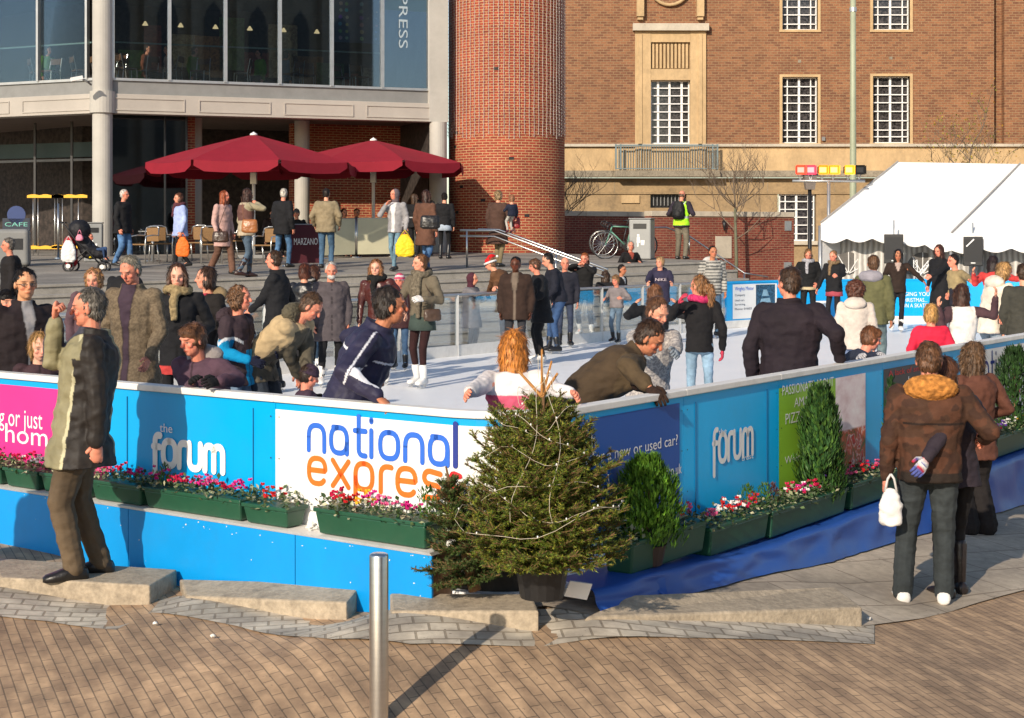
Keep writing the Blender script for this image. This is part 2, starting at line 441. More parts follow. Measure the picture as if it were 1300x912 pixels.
# kerb blocks: level stone slabs coming out of the falling street
def block(fl, fr, br, bl, h, label):
    top = [P(*fl), P(*fr), P(*br), P(*bl)]
    bot = [Vector((p.x, p.y, min(G(p.x, p.y), p.z)-h)) for p in top]
    b = MB(); b.hexa(bot, top)
    o = b.build('stone_block', CONC, bevel=.012); tag(o, label, 'stone block', 'stone blocks along the plaza edge')
    return o
block((0,733,212.5), (190,743,216.8), (225,723,207), (-10,708,199.6), .2, 'long stone block with the man in the olive jacket standing on it')
block((-150,726,209), (-3,733,212.5), (-14,708,199.6), (-160,704,198), .2, 'stone block cut by the left edge of the picture')
block((236,757,217), (440,765,232), (460,741,224), (228,735,208.5), .3, 'wedge shaped stone block between the shoe block and the steel bollard')
block((497,776,241), (684,775.5,247), (675,754,236), (495,753,231), .3, 'wedge shaped stone block below the spruce tree')
block((742,784,243.5), (1095,771,222), (1060,745,213), (800,755,233), .3, 'longest stone block at the foot of the blue tarpaulin')

# ------------------------------------------------------------------ the rink
W, L = 10.7, 28.0
def corner_path():
    """front boards: runs along dir1 (t<0) round the corner and along dir2 (t>0); returns point, outward normal"""
r_c = .5
a1 = C0+U1*r_c; a2 = C0+U2*r_c; cc = C0+U1*r_c+U2*r_c
arcL = r_c*math.pi/2
def bar(t, z, off=0):
    if t <= -arcL/2: p = a1+U1*(-t-arcL/2); n = N1
    elif t >= arcL/2: p = a2+U2*(t-arcL/2); n = N2
    else:
        k = (t+arcL/2)/arcL*math.pi/2; n = (N1*math.cos(k)+N2*math.sin(k)).normalized(); p = cc+n*r_c
    q = p+n*off; return Vector((q.x, q.y, z))
def tpx(px, off=0, lo=-11., hi=26.):
    for _ in range(50):
        m = (lo+hi)/2; p = bar(m, 0, off)
        if p.y <= 0 or HX+p.x/p.y*F < px: lo = m
        else: hi = m
    return (lo+hi)/2
def zpx(t, py, off=0): p = bar(t, 0, off); return CZ-(py-HY)/(F/p.y)
RZ = 1.0
def panel_strip(t0, t1, z0, z1, off0, off1, n=None):
    n = n or (max(1, int(abs(t1-t0)/.12)) if (t0 < arcL/2 and t1 > -arcL/2) else 1)
    b = MB()
    for i in range(n):
        u, v = t0+(t1-t0)*i/n, t0+(t1-t0)*(i+1)/n
        b.add([bar(u,z0,off1), bar(v,z0,off1), bar(v,z1,off1), bar(u,z1,off1), bar(u,z0,off0), bar(v,z0,off0), bar(v,z1,off0), bar(u,z1,off0)],
              [(0,1,2,3),(7,6,5,4),(3,2,6,7),(1,0,4,5)]+([(0,3,7,4)] if i == 0 else [])+([(1,5,6,2)] if i == n-1 else []))
    return b
def hoarding(label, x0, x1, m, shelf=.2, t0=None, t1=None, blue=None):
    t0 = tpx(x0) if t0 is None else t0; t1 = tpx(x1) if t1 is None else t1
    o = panel_strip(t0+.002, t1-.002, .2 if t1 < 2 else .02, RZ-.045, -.02, .0).build('hoarding_panel', blue or BLUE)
    tag(o, label, 'hoarding', 'advertising hoardings round the front of the rink')
    panel_strip(t0, t1, RZ-.042, RZ, -.07, .022).build('top_rail', RAIL, o, bevel=.006)
    if m is not None: panel_strip(t0+.004, t1-.004, .215 if t1 < 2 else .02, RZ-.085, .002, .005).build('printed_sheet', m, o)
    for tt in ((t0+.035, t1-.035) if t1-t0 < 3.5 else ()):
        for zc_ in (.36, .62, .87):
            b = MB(); b.add([bar(tt+.005*math.cos(a_), zc_+.005*math.sin(a_), .0075) for a_ in [k_*math.pi/4 for k_ in range(8)]], [tuple(range(8))]); b.build('fixing', BOLT, o)
    return o, t0, t1
def surf(u, v, e=0): return bar(u, v, .008+e)
xs_ = dict(pink=(-60,133), forum=(133,349), ne=(349,583), corner=(583,712), drive=(712,868), trust=(868,987))
# left boards
o, ta, tb = hoarding('pink board with a white slogan behind the man in the olive jacket', -700, 137, PINK)
def txt(o, s, x0, x1, y0, y1, m=TXTW, off=.008):
    t0, t1 = tpx(x0), tpx(x1); tm = (t0+t1)/2
    return words(s, surf, t0, t1, zpx(tm, y0), zpx(tm, y1), m, o)
txt(o, 'skating or just', -36, 55, 540, 517); txt(o, 'home', 8, 78, 565, 541)
o, ta, tb = hoarding('bright blue board with white forum lettering in sunlight', 137, 350, None)
def forum(o, x0, x1, yb, yx, w, m=TXTW, the=None, trust=None):
    t0, t1 = tpx(x0), tpx(x1); tm = (t0+t1)/2
    strokes('forum', surf, t0, t1, zpx(tm, yb), zpx(tm, yx), w, m, o, gap=.22)
    if the: words('the', surf, tpx(the[0]), tpx(the[1]), zpx(tm, the[2]), zpx(tm, the[3]), m, o)
    if trust: words('trust', surf, tpx(trust[0]), tpx(trust[1]), zpx(tm, trust[2]), zpx(tm, trust[3]), m, o)
forum(o, 196, 286, 594, 563, .045, the=(204,220,552,541))
for x in (162, 322, 135.5): 
    t = tpx(x); panel_strip(t-.003, t+.003, .05, RZ-.09, .0025, .006).build('joint', mat('joint_shadow', (.0,.10,.25), .6), o)
o, ta, tb = hoarding('white board with large blue and orange express lettering', 350, 712, WHITE)
def natex(o, x0, x1, ya, yb, yc, yd, w, split=None, first='national', second='express', b1=LOGOB, c2=LOGOO):
    t0, t1 = tpx(x0), tpx(x1); tm = (t0+t1)/2
    if split:      # shade on the last letter of each word is painted in darker colours
        ts = tpx(split)
        strokes(first[:-1], surf, t0, ts, zpx(tm, ya), zpx(tm, yb), w, b1, o)
        strokes(first[-1], surf, tpx(x1-2), t1, zpx(tm, ya), zpx(tm, yb), w, LOGON, o)
        strokes(second[:-1], surf, t0, tpx(split-10), zpx(tm, yc), zpx(tm, yd), w, c2, o)
        strokes(second[-1], surf, tpx(split+1), t1+.02, zpx(tm, yc), zpx(tm, yd), w, LOGOR, o)
    else:
        strokes(first, surf, t0, t1, zpx(tm, ya), zpx(tm, yb), w, LOGOB if b1 is LOGOB else b1, o)
        strokes(second, surf, t0, t1, zpx(tm, yc), zpx(tm, yd), w, LOGOR, o)
natex(o, 393, 581, 581, 548, 624, 591, .032, split=572)
o, ta, tb = hoarding('navy printed board about a new or used car', 712, 868, None, blue=BLUEN)
panel_strip(tpx(712)+.004, tpx(868)-.06, .27, .92, .002, .005).build('printed_sheet', NAVY, o)
txt(o, 'looking for a new or used car?', 703, 859, 580, 566); txt(o, 'drive24', 786, 847, 622, 601)
txt(o, '.co.uk', 845, 864, 603, 590)
o, ta, tb = hoarding('shaded blue board with white forum trust lettering', 868, 988, None, blue=BLUEN)
forum(o, 904, 955, 582, 548, .035, the=(911,921,548,541), trust=(940,955,588,581))
for x in (882.5, 973):
    t = tpx(x); panel_strip(t-.003, t+.003, .05, RZ-.09, .0025, .006).build('joint', MATS['joint_shadow'], o)
o, ta, tb = hoarding('lime green board passionate about pizza beside a food photo', 988, 1120, None, blue=BLUEN)
def sheet_on(o, x0, x1, z0, z1, m, off=.005, name='printed_sheet'):
    t0, t1 = tpx(x0), tpx(x1); b = MB()
    b.add([bar(t0,z0,off), bar(t1,z0,off), bar(t1,z1,off), bar(t0,z1,off)], [(0,1,2,3)], [[(0,0),(1,0),(1,1),(0,1)]])
    return b.build(name, m, o)
sheet_on(o, 988, 1060, .12, .90, GREEN)
# a photograph of a cook's jacket over red and white food, as a procedural print
k = NT('food_photo'); uv = k.coord('UV'); v = k.mapping(uv, (1,2.2,1))
w1 = k.n('ShaderNodeTexVoronoi', feature='F1'); w1.inputs['Scale'].default_value = 5; nz = k.n('ShaderNodeTexNoise'); nz.inputs['Scale'].default_value = 6; k.l(uv, nz.inputs['Vector']); k.l(k.mapping(k.mix(.35, uv, nz.outputs['Color']), (1.2,2.9,1)), w1.inputs['Vector'])
food = k.ramp(w1.outputs['Distance'], [(.12,(.70,.04,.03)), (.3,(.35,.02,.02)), (.36,(.8,.66,.6)), (.5,(.65,.10,.05)), (.8,(.10,.14,.04))])
n = k.noise(v, 2.2, 4); jac = k.ramp(n, [(.35,(.68,.50,.50)), (.5,(.82,.68,.68)), (.68,(.9,.82,.80))])
sep = k.n('ShaderNodeSeparateXYZ'); k.l(uv, sep.inputs[0])
k.l(k.mix(k.ramp(sep.outputs['Y'], [(.47,(0,0,0)),(.49,(1,1,1))]), food, jac), k.b.inputs['Base Color']); k.b.inputs['Roughness'].default_value = .4
sheet_on(o, 1060, 1098, .12, .90, k.m)
for s_, x0, x1, y0, y1 in (('PASSIONATE ABOUT', 992, 1057, 496, 484), ('AMAZING', 1007, 1045, 513, 502), ('PIZZA & PASTA', 996, 1056, 532, 519), ('Welcome in.', 995, 1040, 583, 574)): txt(o, s_, x0, x1, y0, y1)
o, ta, tb = hoarding('black printed board with red heading behind the hugging couple', 1120, 1222, None, blue=BLUEN)
sheet_on(o, 1121, 1209, .12, .90, BLACKP)
txt(o, 'A lack of smile with us?', 1127, 1200, 471, 464, TXTR); txt(o, 'Learn to skate', 1152, 1200, 482, 473)
b = MB()
for k_ in range(26):
    a = k_/26*2*math.pi; t = tpx(1150)+.22*math.cos(a); b.add([surf(t, .55+.2*math.sin(a)), surf(t+.02, .55+.2*math.sin(a)), surf(t+.02, .57+.2*math.sin(a)), surf(t, .57+.2*math.sin(a))], [(0,1,2,3)])
b.build('ring_pattern', mat('print_blue', (.05,.12,.3), .5), o)
o, ta, tb = hoarding('white board with blue and red express lettering in shaded tones at the far right', 1222, 1420, WHITE, blue=BLUEN)
natex(o, 1238, 1294, 481, 457, 507, 487, .028, b1=LOGON)
o, ta, tb = hoarding('last blue board running on past the right edge', 0, 0, None, t0=tb, t1=20.0, blue=BLUEN)

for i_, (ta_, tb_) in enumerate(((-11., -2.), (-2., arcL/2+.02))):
    dk = panel_strip(ta_, tb_, -.5, .21, -.09, -.07, 40).build('gap_shade', DEEP); tag(dk, ['dark board added as shade under the left boards', 'dark board added as shade under the rounded corner behind the spruce'][i_], 'board')  # made-up dark sheet imitating the shaded opening below the boards
# plinth under the left boards
t_end = tpx(548, .2)
b = MB(); b.add([bar(-11,.23,.2), bar(t_end,.23,.2), bar(t_end,.23,-.0), bar(-11,.23,-.0), bar(-11,.25,.22), bar(t_end,.25,.22), bar(t_end,.25,.0), bar(-11,.25,.0)], [(0,1,5,4),(3,2,1,0),(4,5,6,7),(1,2,6,5)])
pl = thing('rink_plinth', 'low blue plinth carrying the flower troughs under the left boards', 'plinth')
b.build('shelf', RAIL, pl)
edges = [-11, tpx(-250,.2), tpx(-40,.2), tpx(162,.2), tpx(374,.2), t_end]
for i in range(5):
    t0, t1 = edges[i]+.003, edges[i+1]-.003
    b = MB(); b.add([bar(t0,-.4,.195), bar(t1,-.4,.195), bar(t1,.228,.195), bar(t0,.228,.195), bar(t0,-.4,.18), bar(t1,-.4,.18), bar(t1,.228,.18), bar(t0,.228,.18)], [(0,1,2,3),(7,6,5,4),(1,5,6,2),(0,3,7,4)])
    pb_ = b.build('plinth_board', BLUE2, pl); rn_ = random.Random(i+50)
    for q_ in range(14):
        tt = rn_.uniform(t0+.03, t1-.03); zc_ = rn_.choice((rn_.uniform(.16,.222), rn_.uniform(-.1,.2), .215)); w_ = rn_.uniform(.002,.008); h_ = rn_.uniform(.002,.006); b = MB(); b.add([bar(tt+w_*math.cos(a_), zc_+h_*math.sin(a_*1.1), .1965) for a_ in (0,1.1,2.2,3.3,4.4,5.4)], [(0,1,2,3,4,5)]); b.build('paint_chip', CHIP, pb_)
b = MB(); b.hexa([bar(t_end-.05,-.4,.175), bar(t_end-.01,-.4,.175), bar(t_end-.01,-.4,.0), bar(t_end-.05,-.4,.0)], [bar(t_end-.05,.226,.175), bar(t_end-.01,.226,.175), bar(t_end-.01,.226,.0), bar(t_end-.05,.226,.0)]); b.build('end_frame', WOOD, pl)
# right: wooden shelf covered by a creased blue tarpaulin
k = NT('tarpaulin'); v = k.coord(); n = k.noise(k.mapping(v, (1,1,.5)), 2.2, 4, .55); n2 = k.noise(v, 9, 3)
k.l(k.ramp(n, [(.3,(.016,.075,.34)),(.7,(.019,.085,.37))]), k.b.inputs['Base Color']); k.b.inputs['Roughness'].default_value = .42; k.b.inputs['Specular IOR Level'].default_value = .45
rd = k.n('ShaderNodeTexNoise', noise_type='RIDGED_MULTIFRACTAL'); rd.inputs['Scale'].default_value = 3.2; rd.inputs['Detail'].default_value = 3; k.l(v, rd.inputs['Vector']); p_ = k.bump(n, .18, .03); k.bump(rd.outputs['Fac'], .12, .01, p_); TARP = k.m
def tarp_top(t): return max(-.02, .07-.09*max(0, t-.6)/1.5)
def tarp_xyz(t, v):
    """v 0 = against the boards, 1 = fold over the shelf edge, 2 = bottom"""
    fold = noise.noise(Vector((t*2.1, v*1.2, 3)))
    zt = tarp_top(t)
    if v <= 1: p = bar(t, zt+.012*fold, .01+.34*v)
    else:
        k = v-1; q = bar(t, 0, .36+.05*k); gz = G(q.x, q.y)
        cr = abs(noise.noise(Vector((t*5, k*2.2+t, 7))))
        p = bar(t, zt-(zt-gz-.022)*k, .355+.05*k**1.5+.016*math.sin(k*math.pi)*math.sin(t*9+4*fold)+.02*fold*k+.022*cr)
    return p
b = MB(); nt, nv = 170, 18; t0, t1 = tpx(745,.3), 14.5
for i in range(nt+1):
    for j in range(nv+1): b.v.append(tuple(tarp_xyz(t0+(t1-t0)*i/nt, 2*j/nv)))
for i in range(nt):
    for j in range(nv): a = i*(nv+1)+j; b.f.append((a, a+nv+1, a+nv+2, a+1))
tp = b.build('tarpaulin', TARP, smooth=True); tag(tp, 'creased blue tarpaulin hanging below the right hand boards', 'tarpaulin')
# loose corner with eyelets folded out on the slabs
b = MB(); n = 16
A_, B_, C_, D_ = groundpx(722,752,.08), groundpx(850,768,.02), tarp_xyz(t0+.55,1.2), tarp_xyz(t0,1.0)
for i in range(n+1):
    for j in range(n+1):
        u, v = i/n, j/n; p = (A_*(1-u)+B_*u)*(1-v)+(D_*(1-u)+C_*u)*v
        p = p+Vector((0,0,.035*math.sin(u*9+v*4)*(1-v)+.02*noise.noise(Vector((u*4,v*4,1))))); b.v.append((p.x, p.y, max(p.z, G(p.x,p.y)+.02)))
for i in range(n):
    for j in range(n): a = i*(n+1)+j; b.f.append((a, a+n+1, a+n+2, a+1))
fl = b.build('tarpaulin_flap', TARP, tp, smooth=True)
b = MB()
for i in (3, 7, 12): v_ = fl.data.vertices[i*(n+1)+1].co; b.lathe(v_+Vector((0,0,.004)), [(.014,0),(.014,.003)], 10)
b.build('eyelet', mat('brass', (.7,.5,.25), .3, metal=1), tp)
b = MB(); q = [P(724,738,243), P(752,742,243), P(745,762,243), P(716,757,243)]
b.hexa([p+Vector((0,.02,0)) for p in q], q); tag(b.build('torn_board', WHITE), 'scrap of white board at the loose corner of the blue tarpaulin', 'board scrap')

# the ice, and the deck coloured near-black for the shaded opening below its corner
k = NT('ice'); v = k.coord(); n1 = k.noise(v, .45, 5); n2 = k.noise(k.mapping(v, (1,1,1)), 7, 6, .75)
wv = k.n('ShaderNodeTexWave', wave_type='RINGS'); wv.inputs['Scale'].default_value = 1.6; wv.inputs['Distortion'].default_value = 28; wv.inputs['Detail'].default_value = 4; wv.inputs['Detail Scale'].default_value = .6; k.l(v, wv.inputs['Vector'])
c = k.ramp(n1, [(.35,(.84,.86,.88)),(.65,(.93,.93,.93))]); c = k.mix(k.ramp(n2, [(.45,(0,0,0)),(.75,(.6,.6,.6))]), c, (.9,.9,.9))
c = k.mix(k.ramp(wv.outputs['Fac'], [(.9,(0,0,0)),(1,(.45,.45,.45))]), c, (.92,.92,.92))
k.l(c, k.b.inputs['Base Color']); k.l(k.ramp(n2, [(.35,(.28,)*3),(.65,(.62,)*3)]), k.b.inputs['Roughness']); k.bump(n2, .35, .008); ICE = k.m
b = MB()
rp = [a1]+[cc-(-N1*math.cos(R(a))-N2*math.sin(R(a)))*r_c*1 for a in range(10, 90, 10)]+[a2]
rp = [bar(-arcL/2+arcL*i/8, 0, -.01).xy for i in range(9)]
quad = [C0+U2*L]+[C0+U2*(L-6)+U1*(W-6)+(U2*math.cos(k*math.pi/16)+U1*math.sin(k*math.pi/16))*6 for k in range(9)]+[C0+U1*W]
pts = [(p.x, p.y) for p in rp+quad]
b.prism(pts, -.03, 0); ice = struct(b.build('ice', ICE))
b = MB(); q = [bar(-arcL/2+arcL*i/8, 0, -.06).xy for i in range(9)]+[C0+U2*(L-.05)-N2*.03]+[C0+U2*(L-6)+U1*(W-6)+(U2*math.cos(k*math.pi/16)+U1*math.sin(k*math.pi/16))*5.95 for k in range(9)]+[C0+U1*(W-.05)-N1*.05]
b.prism([(p[0], p[1]) for p in q], -.9, -.034); struct(b.build('rink_deck', DEEP))

# glass boards along the steps
def lin(u, w, z=0): p = C0+U2*u+U1*w; return Vector((p.x, p.y, z))
gl = NT('clear_glass'); tr = gl.n('ShaderNodeBsdfTransparent'); tr.inputs[0].default_value = (.86,.89,.89,1)
gs = gl.n('ShaderNodeBsdfGlossy'); gs.inputs['Roughness'].default_value = .06; gs.inputs[0].default_value = (.9,.93,.95,1)
mx = gl.n('ShaderNodeMixShader'); mx.inputs[0].default_value = .16; gl.l(tr.outputs[0], mx.inputs[1]); gl.l(gs.outputs[0], mx.inputs[2]); gl.l(mx.outputs[0], gl.out.inputs[0]); GLASS = gl.m
gb = thing('glass_barrier', 'long clear glass barrier with steel rail between ice and steps', 'barrier', lin(0, W, 0))
org = lin(0, W, 0)
def rel(u, w, z): return lin(u, w, z)-org
u1 = 22.0
b = MB(); b.tube([rel(0,W,1.0), rel(u1,W,1.0)], .025, 8); b.build('top_rail', ALU, gb, smooth=True)
b = MB(); b.bar(rel(0,W,.09), rel(u1,W,.09), .05, .18); b.build('kick_board', RAIL, gb)
nb = 15
for i in range(nb+1):
    u = u1*i/nb; b = MB(); b.bar(rel(u,W+.0,.0), rel(u,W+.0,1.0), .05, .06, (1,0,0)); b.build('post', ALU, gb)
    if i < nb:
        b = MB(); b.bar(rel(u+.04,W,.57), rel(u+u1/nb-.04,W,.57), .012, .78); b.build('glass_panel', GLASS, gb)

# far boards
def fbar(u_, z, off=0):
    """far end: w from W (left) to -6 (right), facing the camera"""
    w = u_; r = 6.0
    p = C0+U2*(L)+U1*w-U2*off
    if w > W-r:      # curved corner
        k = (w-(W-r))/r*math.pi/2; c = C0+U2*(L-r)+U1*(W-r); n = U2*math.cos(k)+U1*math.sin(k); p = c+n*(r-off)
    return Vector((p.x, p.y, z))
def tpf(px, lo=-8., hi=10.7):
    for _ in range(50):
        m = (lo+hi)/2; p = fbar(m, 0)
        if HX+p.x/p.y*F > px: lo = m
        else: hi = m
    return (lo+hi)/2
def fpanel(label, w0, w1, m, n=1):
    b = MB()
    for i in range(n):
        a, c = w0+(w1-w0)*i/n, w0+(w1-w0)*(i+1)/n
        b.add([fbar(a,-.0,.0), fbar(c,-.0,.0), fbar(c,.96,.0), fbar(a,.96,.0), fbar(a,-.0,-.04), fbar(c,-.0,-.04), fbar(c,.96,-.04), fbar(a,.96,-.04)], [(0,1,2,3),(7,6,5,4)])
    o = b.build('far_hoarding', m); tag(o, label, 'hoarding', 'hoardings along the far end of the rink')
    for nm, za, zb, of, mm in (('top_rail', .96, 1.0, .015, BLUE), ('kick_board', .001, .16, .012, RAIL)):
        b = MB()
        for i in range(n):
            a, c = w0+(w1-w0)*i/n, w0+(w1-w0)*(i+1)/n
            b.add([fbar(a,za,of), fbar(c,za,of), fbar(c,zb,of), fbar(a,zb,of), fbar(a,zb,-.05), fbar(c,zb,-.05)], [(0,1,2,3),(3,2,5,4)])
        b.build(nm, mm, o)
    return o
def fsurf(u, v, e=0): return fbar(-u, v, .012+e)
def fwords(o, s_, x0, x1, y0, y1, m=TXTW):
    a, c = tpf(x0), tpf(x1); d = fbar((a+c)/2, 0).y; return words(s_, fsurf, -a, -c, CZ-(y0-HY)*d/F, CZ-(y1-HY)*d/F, m, o)
wl = tpf(1012); wg = tpf(922)
o = fpanel('far corner glass board between the glass barrier and the car poster', wg, W, GLASS, 8)
o = fpanel('far corner blue board with white poster of a dark car', wl, wg-.004, BLUE, 10)
wa, wb = tpf(930), tpf(986)
def cps(u, v, e=0): return fbar(-u, v, .012+e)
b = MB()
for i in range(10):
    a, c = wa+(wb-wa)*i/10, wa+(wb-wa)*(i+1)/10
    b.add([fbar(a,.19,.006), fbar(c,.19,.006), fbar(c,.93,.006), fbar(a,.93,.006)], [(0,1,2,3)])
b.build('poster', WHITE, o)
b = MB(); wc, wd = wa+(wb-wa)*.55, wa+(wb-wa)*.96
for i in range(6):
    a, c = wc+(wd-wc)*i/6, wc+(wd-wc)*(i+1)/6
    b.add([fbar(a,.34,.010), fbar(c,.34,.010), fbar(c,.91,.010), fbar(a,.91,.010)], [(0,1,2,3)])
b.build('car_photo', mat('car_photo_print', (.02,.07,.13), .4, .9, 3), o)
# the car in the poster: pale bonnet and windscreen shapes
b = MB(); lerp_ = lambda f: wa+(wb-wa)*f
b.add([fbar(lerp_(.62),.44,.013), fbar(lerp_(.88),.47,.013), fbar(lerp_(.85),.62,.013), fbar(lerp_(.66),.60,.013)], [(0,1,2,3)]).add([fbar(lerp_(.68),.66,.013), fbar(lerp_(.83),.66,.013), fbar(lerp_(.79),.80,.013), fbar(lerp_(.71),.80,.013)], [(0,1,2,3)])
b.build('car_picture', mat('print_pale_blue', (.22,.38,.5), .4, .3, 4), o)
for s_, z_, h_, f0, f1 in (('Wrights Motor', .80, .08, .05, .5), ('Company', .68, .045, .05, .3), ('Used cars', .57, .04, .05, .28), ('Servicing', .48, .04, .05, .3), ('Phone: 01603', .38, .045, .05, .45)):
    words(s_, cps, -(wa+(wb-wa)*f0), -(wa+(wb-wa)*f1), z_, z_+h_, LOGOB if z_ > .7 else TXTK, o)
o = fpanel('far blue board with small white label near the scarf girls', tpf(1112), wl-.004, BLUE, 8)
b = MB(); a, c = tpf(1034), tpf(1050); b.add([fbar(a,.30,.012), fbar(c,.30,.012), fbar(c,.52,.012), fbar(a,.52,.012)], [(0,1,2,3)]); b.build('label_plate', WHITE, o)
o = fpanel('far blue board wishing you christmas on a skate', tpf(1205), tpf(1112)-.004, BLUE, 6)
fwords(o, 'BRINGING YOU', 1134, 1180, 376, 371); fwords(o, 'CHRISTMAS...', 1143, 1177, 383.5, 378.5); fwords(o, 'ON A SKATE!', 1145, 1178, 390.5, 385.5)
o = fpanel('far blue board behind the red jacket skater', tpf(1330), tpf(1205)-.004, BLUE, 6)
o = fpanel('far blue board running on past the right edge', -8., tpf(1330)-.004, BLUE, 8)
# ------------------------------------------------------------------ steps and upper plaza
def plazapx(px, py):
    lo, hi = 20., 200.
    for _ in range(40):
        s_ = (lo+hi)/2; p = P(px, py, s_)
        if p.z < plaza_z(p.y): lo = s_
        else: hi = s_
    return P(px, py, lo)
E1, E2 = plazapx(50, 362), plazapx(860, 334)
ed = (E2-E1).xy.normalized(); ep = Vector((ed.y, -ed.x))      # ep points down the steps, towards the rink
def edge(k, d): p = Vector((E1.x, E1.y))+ed*k+ep*d; return p
Lk = (E2-E1).xy.length
def ze(k): p = edge(k, 0); return plaza_z(p.y)
# plaza sheet
K0, K1 = -14, Lk+1.6
b = MB(); nk = 30
for i in range(nk+1):
    k = K0+(K1-K0)*i/nk
    for d in (0, -1, -3, -6, -10, -15, -22, -30):
        p = edge(k, d); b.v.append((p.x, p.y, plaza_z(p.y)))
for i in range(nk):
    for j in range(7): a = i*8+j; b.f.append((a, a+8, a+9, a+1))
struct(b.build('upper_plaza', PLAZA, uv=True))
NR, TR = 8, .38
for r in range(NR):
    b = MB(); d0 = r*TR; n = 8
    for i in range(n):
        k0, k1 = K0+(K1-K0)*i/n, K0+(K1-K0)*(i+1)/n
        def zz_(k): return ze(k)-(ze(k)+.25)*r/NR - (0 if r == 0 else 0)
        zt0, zt1 = zz_(k0), zz_(k1)
        if r == 0: zt0 += .004; zt1 += .004
        a0, a1_, c0, c1 = edge(k0, d0-(.3 if r == 0 else .03)), edge(k1, d0-(.3 if r == 0 else .03)), edge(k1, d0+TR*.98), edge(k0, d0+TR*.98)
        if r == 0: c0, c1 = edge(k1, .03), edge(k0, .03)
        else: c0, c1 = edge(k1, d0+.03), edge(k0, d0+.03)
        b.hexa([(a0.x,a0.y,zt0-.5), (c1.x,c1.y,zt0-.5), (c0.x,c0.y,zt1-.5), (a1_.x,a1_.y,zt1-.5)], [(a0.x,a0.y,zt0), (c1.x,c1.y,zt0), (c0.x,c0.y,zt1), (a1_.x,a1_.y,zt1)])
    b2 = MB()
    for i in range(n):
        k0, k1 = K0+(K1-K0)*i/n, K0+(K1-K0)*(i+1)/n
        z0_, z1_ = (ze(k)-(ze(k)+.25)*r/NR for k in (k0, k1)); zb0, zb1 = (ze(k)-(ze(k)+.25)*(r+1)/NR for k in (k0, k1))
        h = .045
        e = [edge(k0, r*TR+.03), edge(k1, r*TR+.03), edge(k1, (r-1)*TR-.05), edge(k0, (r-1)*TR-.05)]
        zt = [z0_, z1_, z1_, z0_]
        if r == 0: zt = [z+.005 for z in zt]
        b2.hexa([(p.x,p.y,z-h) for p, z in zip(e, zt)], [(p.x,p.y,z) for p, z in zip(e, zt)])
        f = [edge(k0, r*TR), edge(k1, r*TR), edge(k1, r*TR-.1), edge(k0, r*TR-.1)]
        b2.hexa([(p.x,p.y,z-.01) for p, z in zip(f, (zb0, zb1, zb1, zb0))], [(p.x,p.y,z-h-.001) for p, z in zip(f, zt)])
    struct(b2.build('plaza_step', STEP))

def handrail(label, pts, post_idx, rad=.022, double=True, name='handrail', drop=.13):
    o = thing(name, label, 'handrail', pts[0]); org = Vector(pts[0])
    q = [Vector(p)-org for p in pts]
    b = MB(); b.tube(q, rad, 8); b.build('upper_rail', STEEL, o, smooth=True)
    if double:
        b = MB(); b.tube([p-Vector((0,0,drop)) for p in q], rad*.8, 8); b.build('lower_rail', STEEL, o, smooth=True)
    for p, z in post_idx:
        p = Vector(p)-org; b = MB(); b.tube([p, (p.x, p.y, z-org.z)], rad, 8); b.build('post', STEEL, o, smooth=True)
    return o
A = P(584,292.5,57); B = P(628,293,57.2); C = P(700,318,59.3); D = P(766,344,61.5)
handrail('near stainless handrail stepping down beside the round brick tower', [A, B, D], [(A+(B-A)*.2, plaza_z(34)), (C, .55), (P(742,335,60.8), .2)])
off = Vector((.1,.12,.02))
handrail('second stainless handrail just behind the near one', [A+off+Vector((.3,0,0)), B+off, D+off], [(C+off, .55)], double=False)
A = P(800,276,47.5); B = P(846,289,46.5); C = P(875,300,46); D = P(945,347,47); E = P(975,352,47)
handrail('thin stainless handrail running down along the low brick wall', [P(812,289,47), B, C, D, E], [(C, plaza_z(41)), (D, -.2)], double=False)

# low brick wall at the back with coping
def wallseg(label, a, b_, h_cop, z0, th=.35, name='brick_wall', g_=None):
    a = Vector(a); b_ = Vector(b_); d = (b_-a).xy.normalized(); n = Vector((-d.y, d.x)); o = thing(name, label, 'wall', (a.x, a.y, z0), group=g_)
    ln = (b_-a).xy.length
    m = MB(); q = [Vector((0,0,0)), Vector((d.x*ln, d.y*ln, 0)), Vector((d.x*ln+n.x*th, d.y*ln+n.y*th, 0)), Vector((n.x*th, n.y*th, 0))]
    m.hexa(q, [p+Vector((0,0,h_cop-.16-z0)) for p in q]); m.build('brickwork', WALL_BRICK, o, uv=True)
    nseg = max(1, int(ln/.75))
    for i in range(nseg):
        m = MB(); s0, s1 = ln*i/nseg+.004, ln*(i+1)/nseg-.004
        q = [Vector((d.x*s0-n.x*.04, d.y*s0-n.y*.04, h_cop-.158-z0)), Vector((d.x*s1-n.x*.04, d.y*s1-n.y*.04, h_cop-.158-z0)), Vector((d.x*s1+n.x*(th+.04), d.y*s1+n.y*(th+.04), h_cop-.158-z0)), Vector((d.x*s0+n.x*(th+.04), d.y*s0+n.y*(th+.04), h_cop-.158-z0))]
        m.hexa(q, [p+Vector((0,0,.158)) for p in q]); m.build('coping_stone', COPING, o, bevel=.01)
    return o, d, n
a = P(716,268,40.5); c = P(822,268,39); wallseg('red brick wall with stone coping behind the bicycles', a, c, a.z, .9)
wa_, wb_ = P(826,268,41.5), P(1008,271,39.5)
o, d, n = wallseg('long red brick wall with stone coping behind the hi-vis man', wa_, wb_, wa_.z, -.6)
org = Vector(o.location)
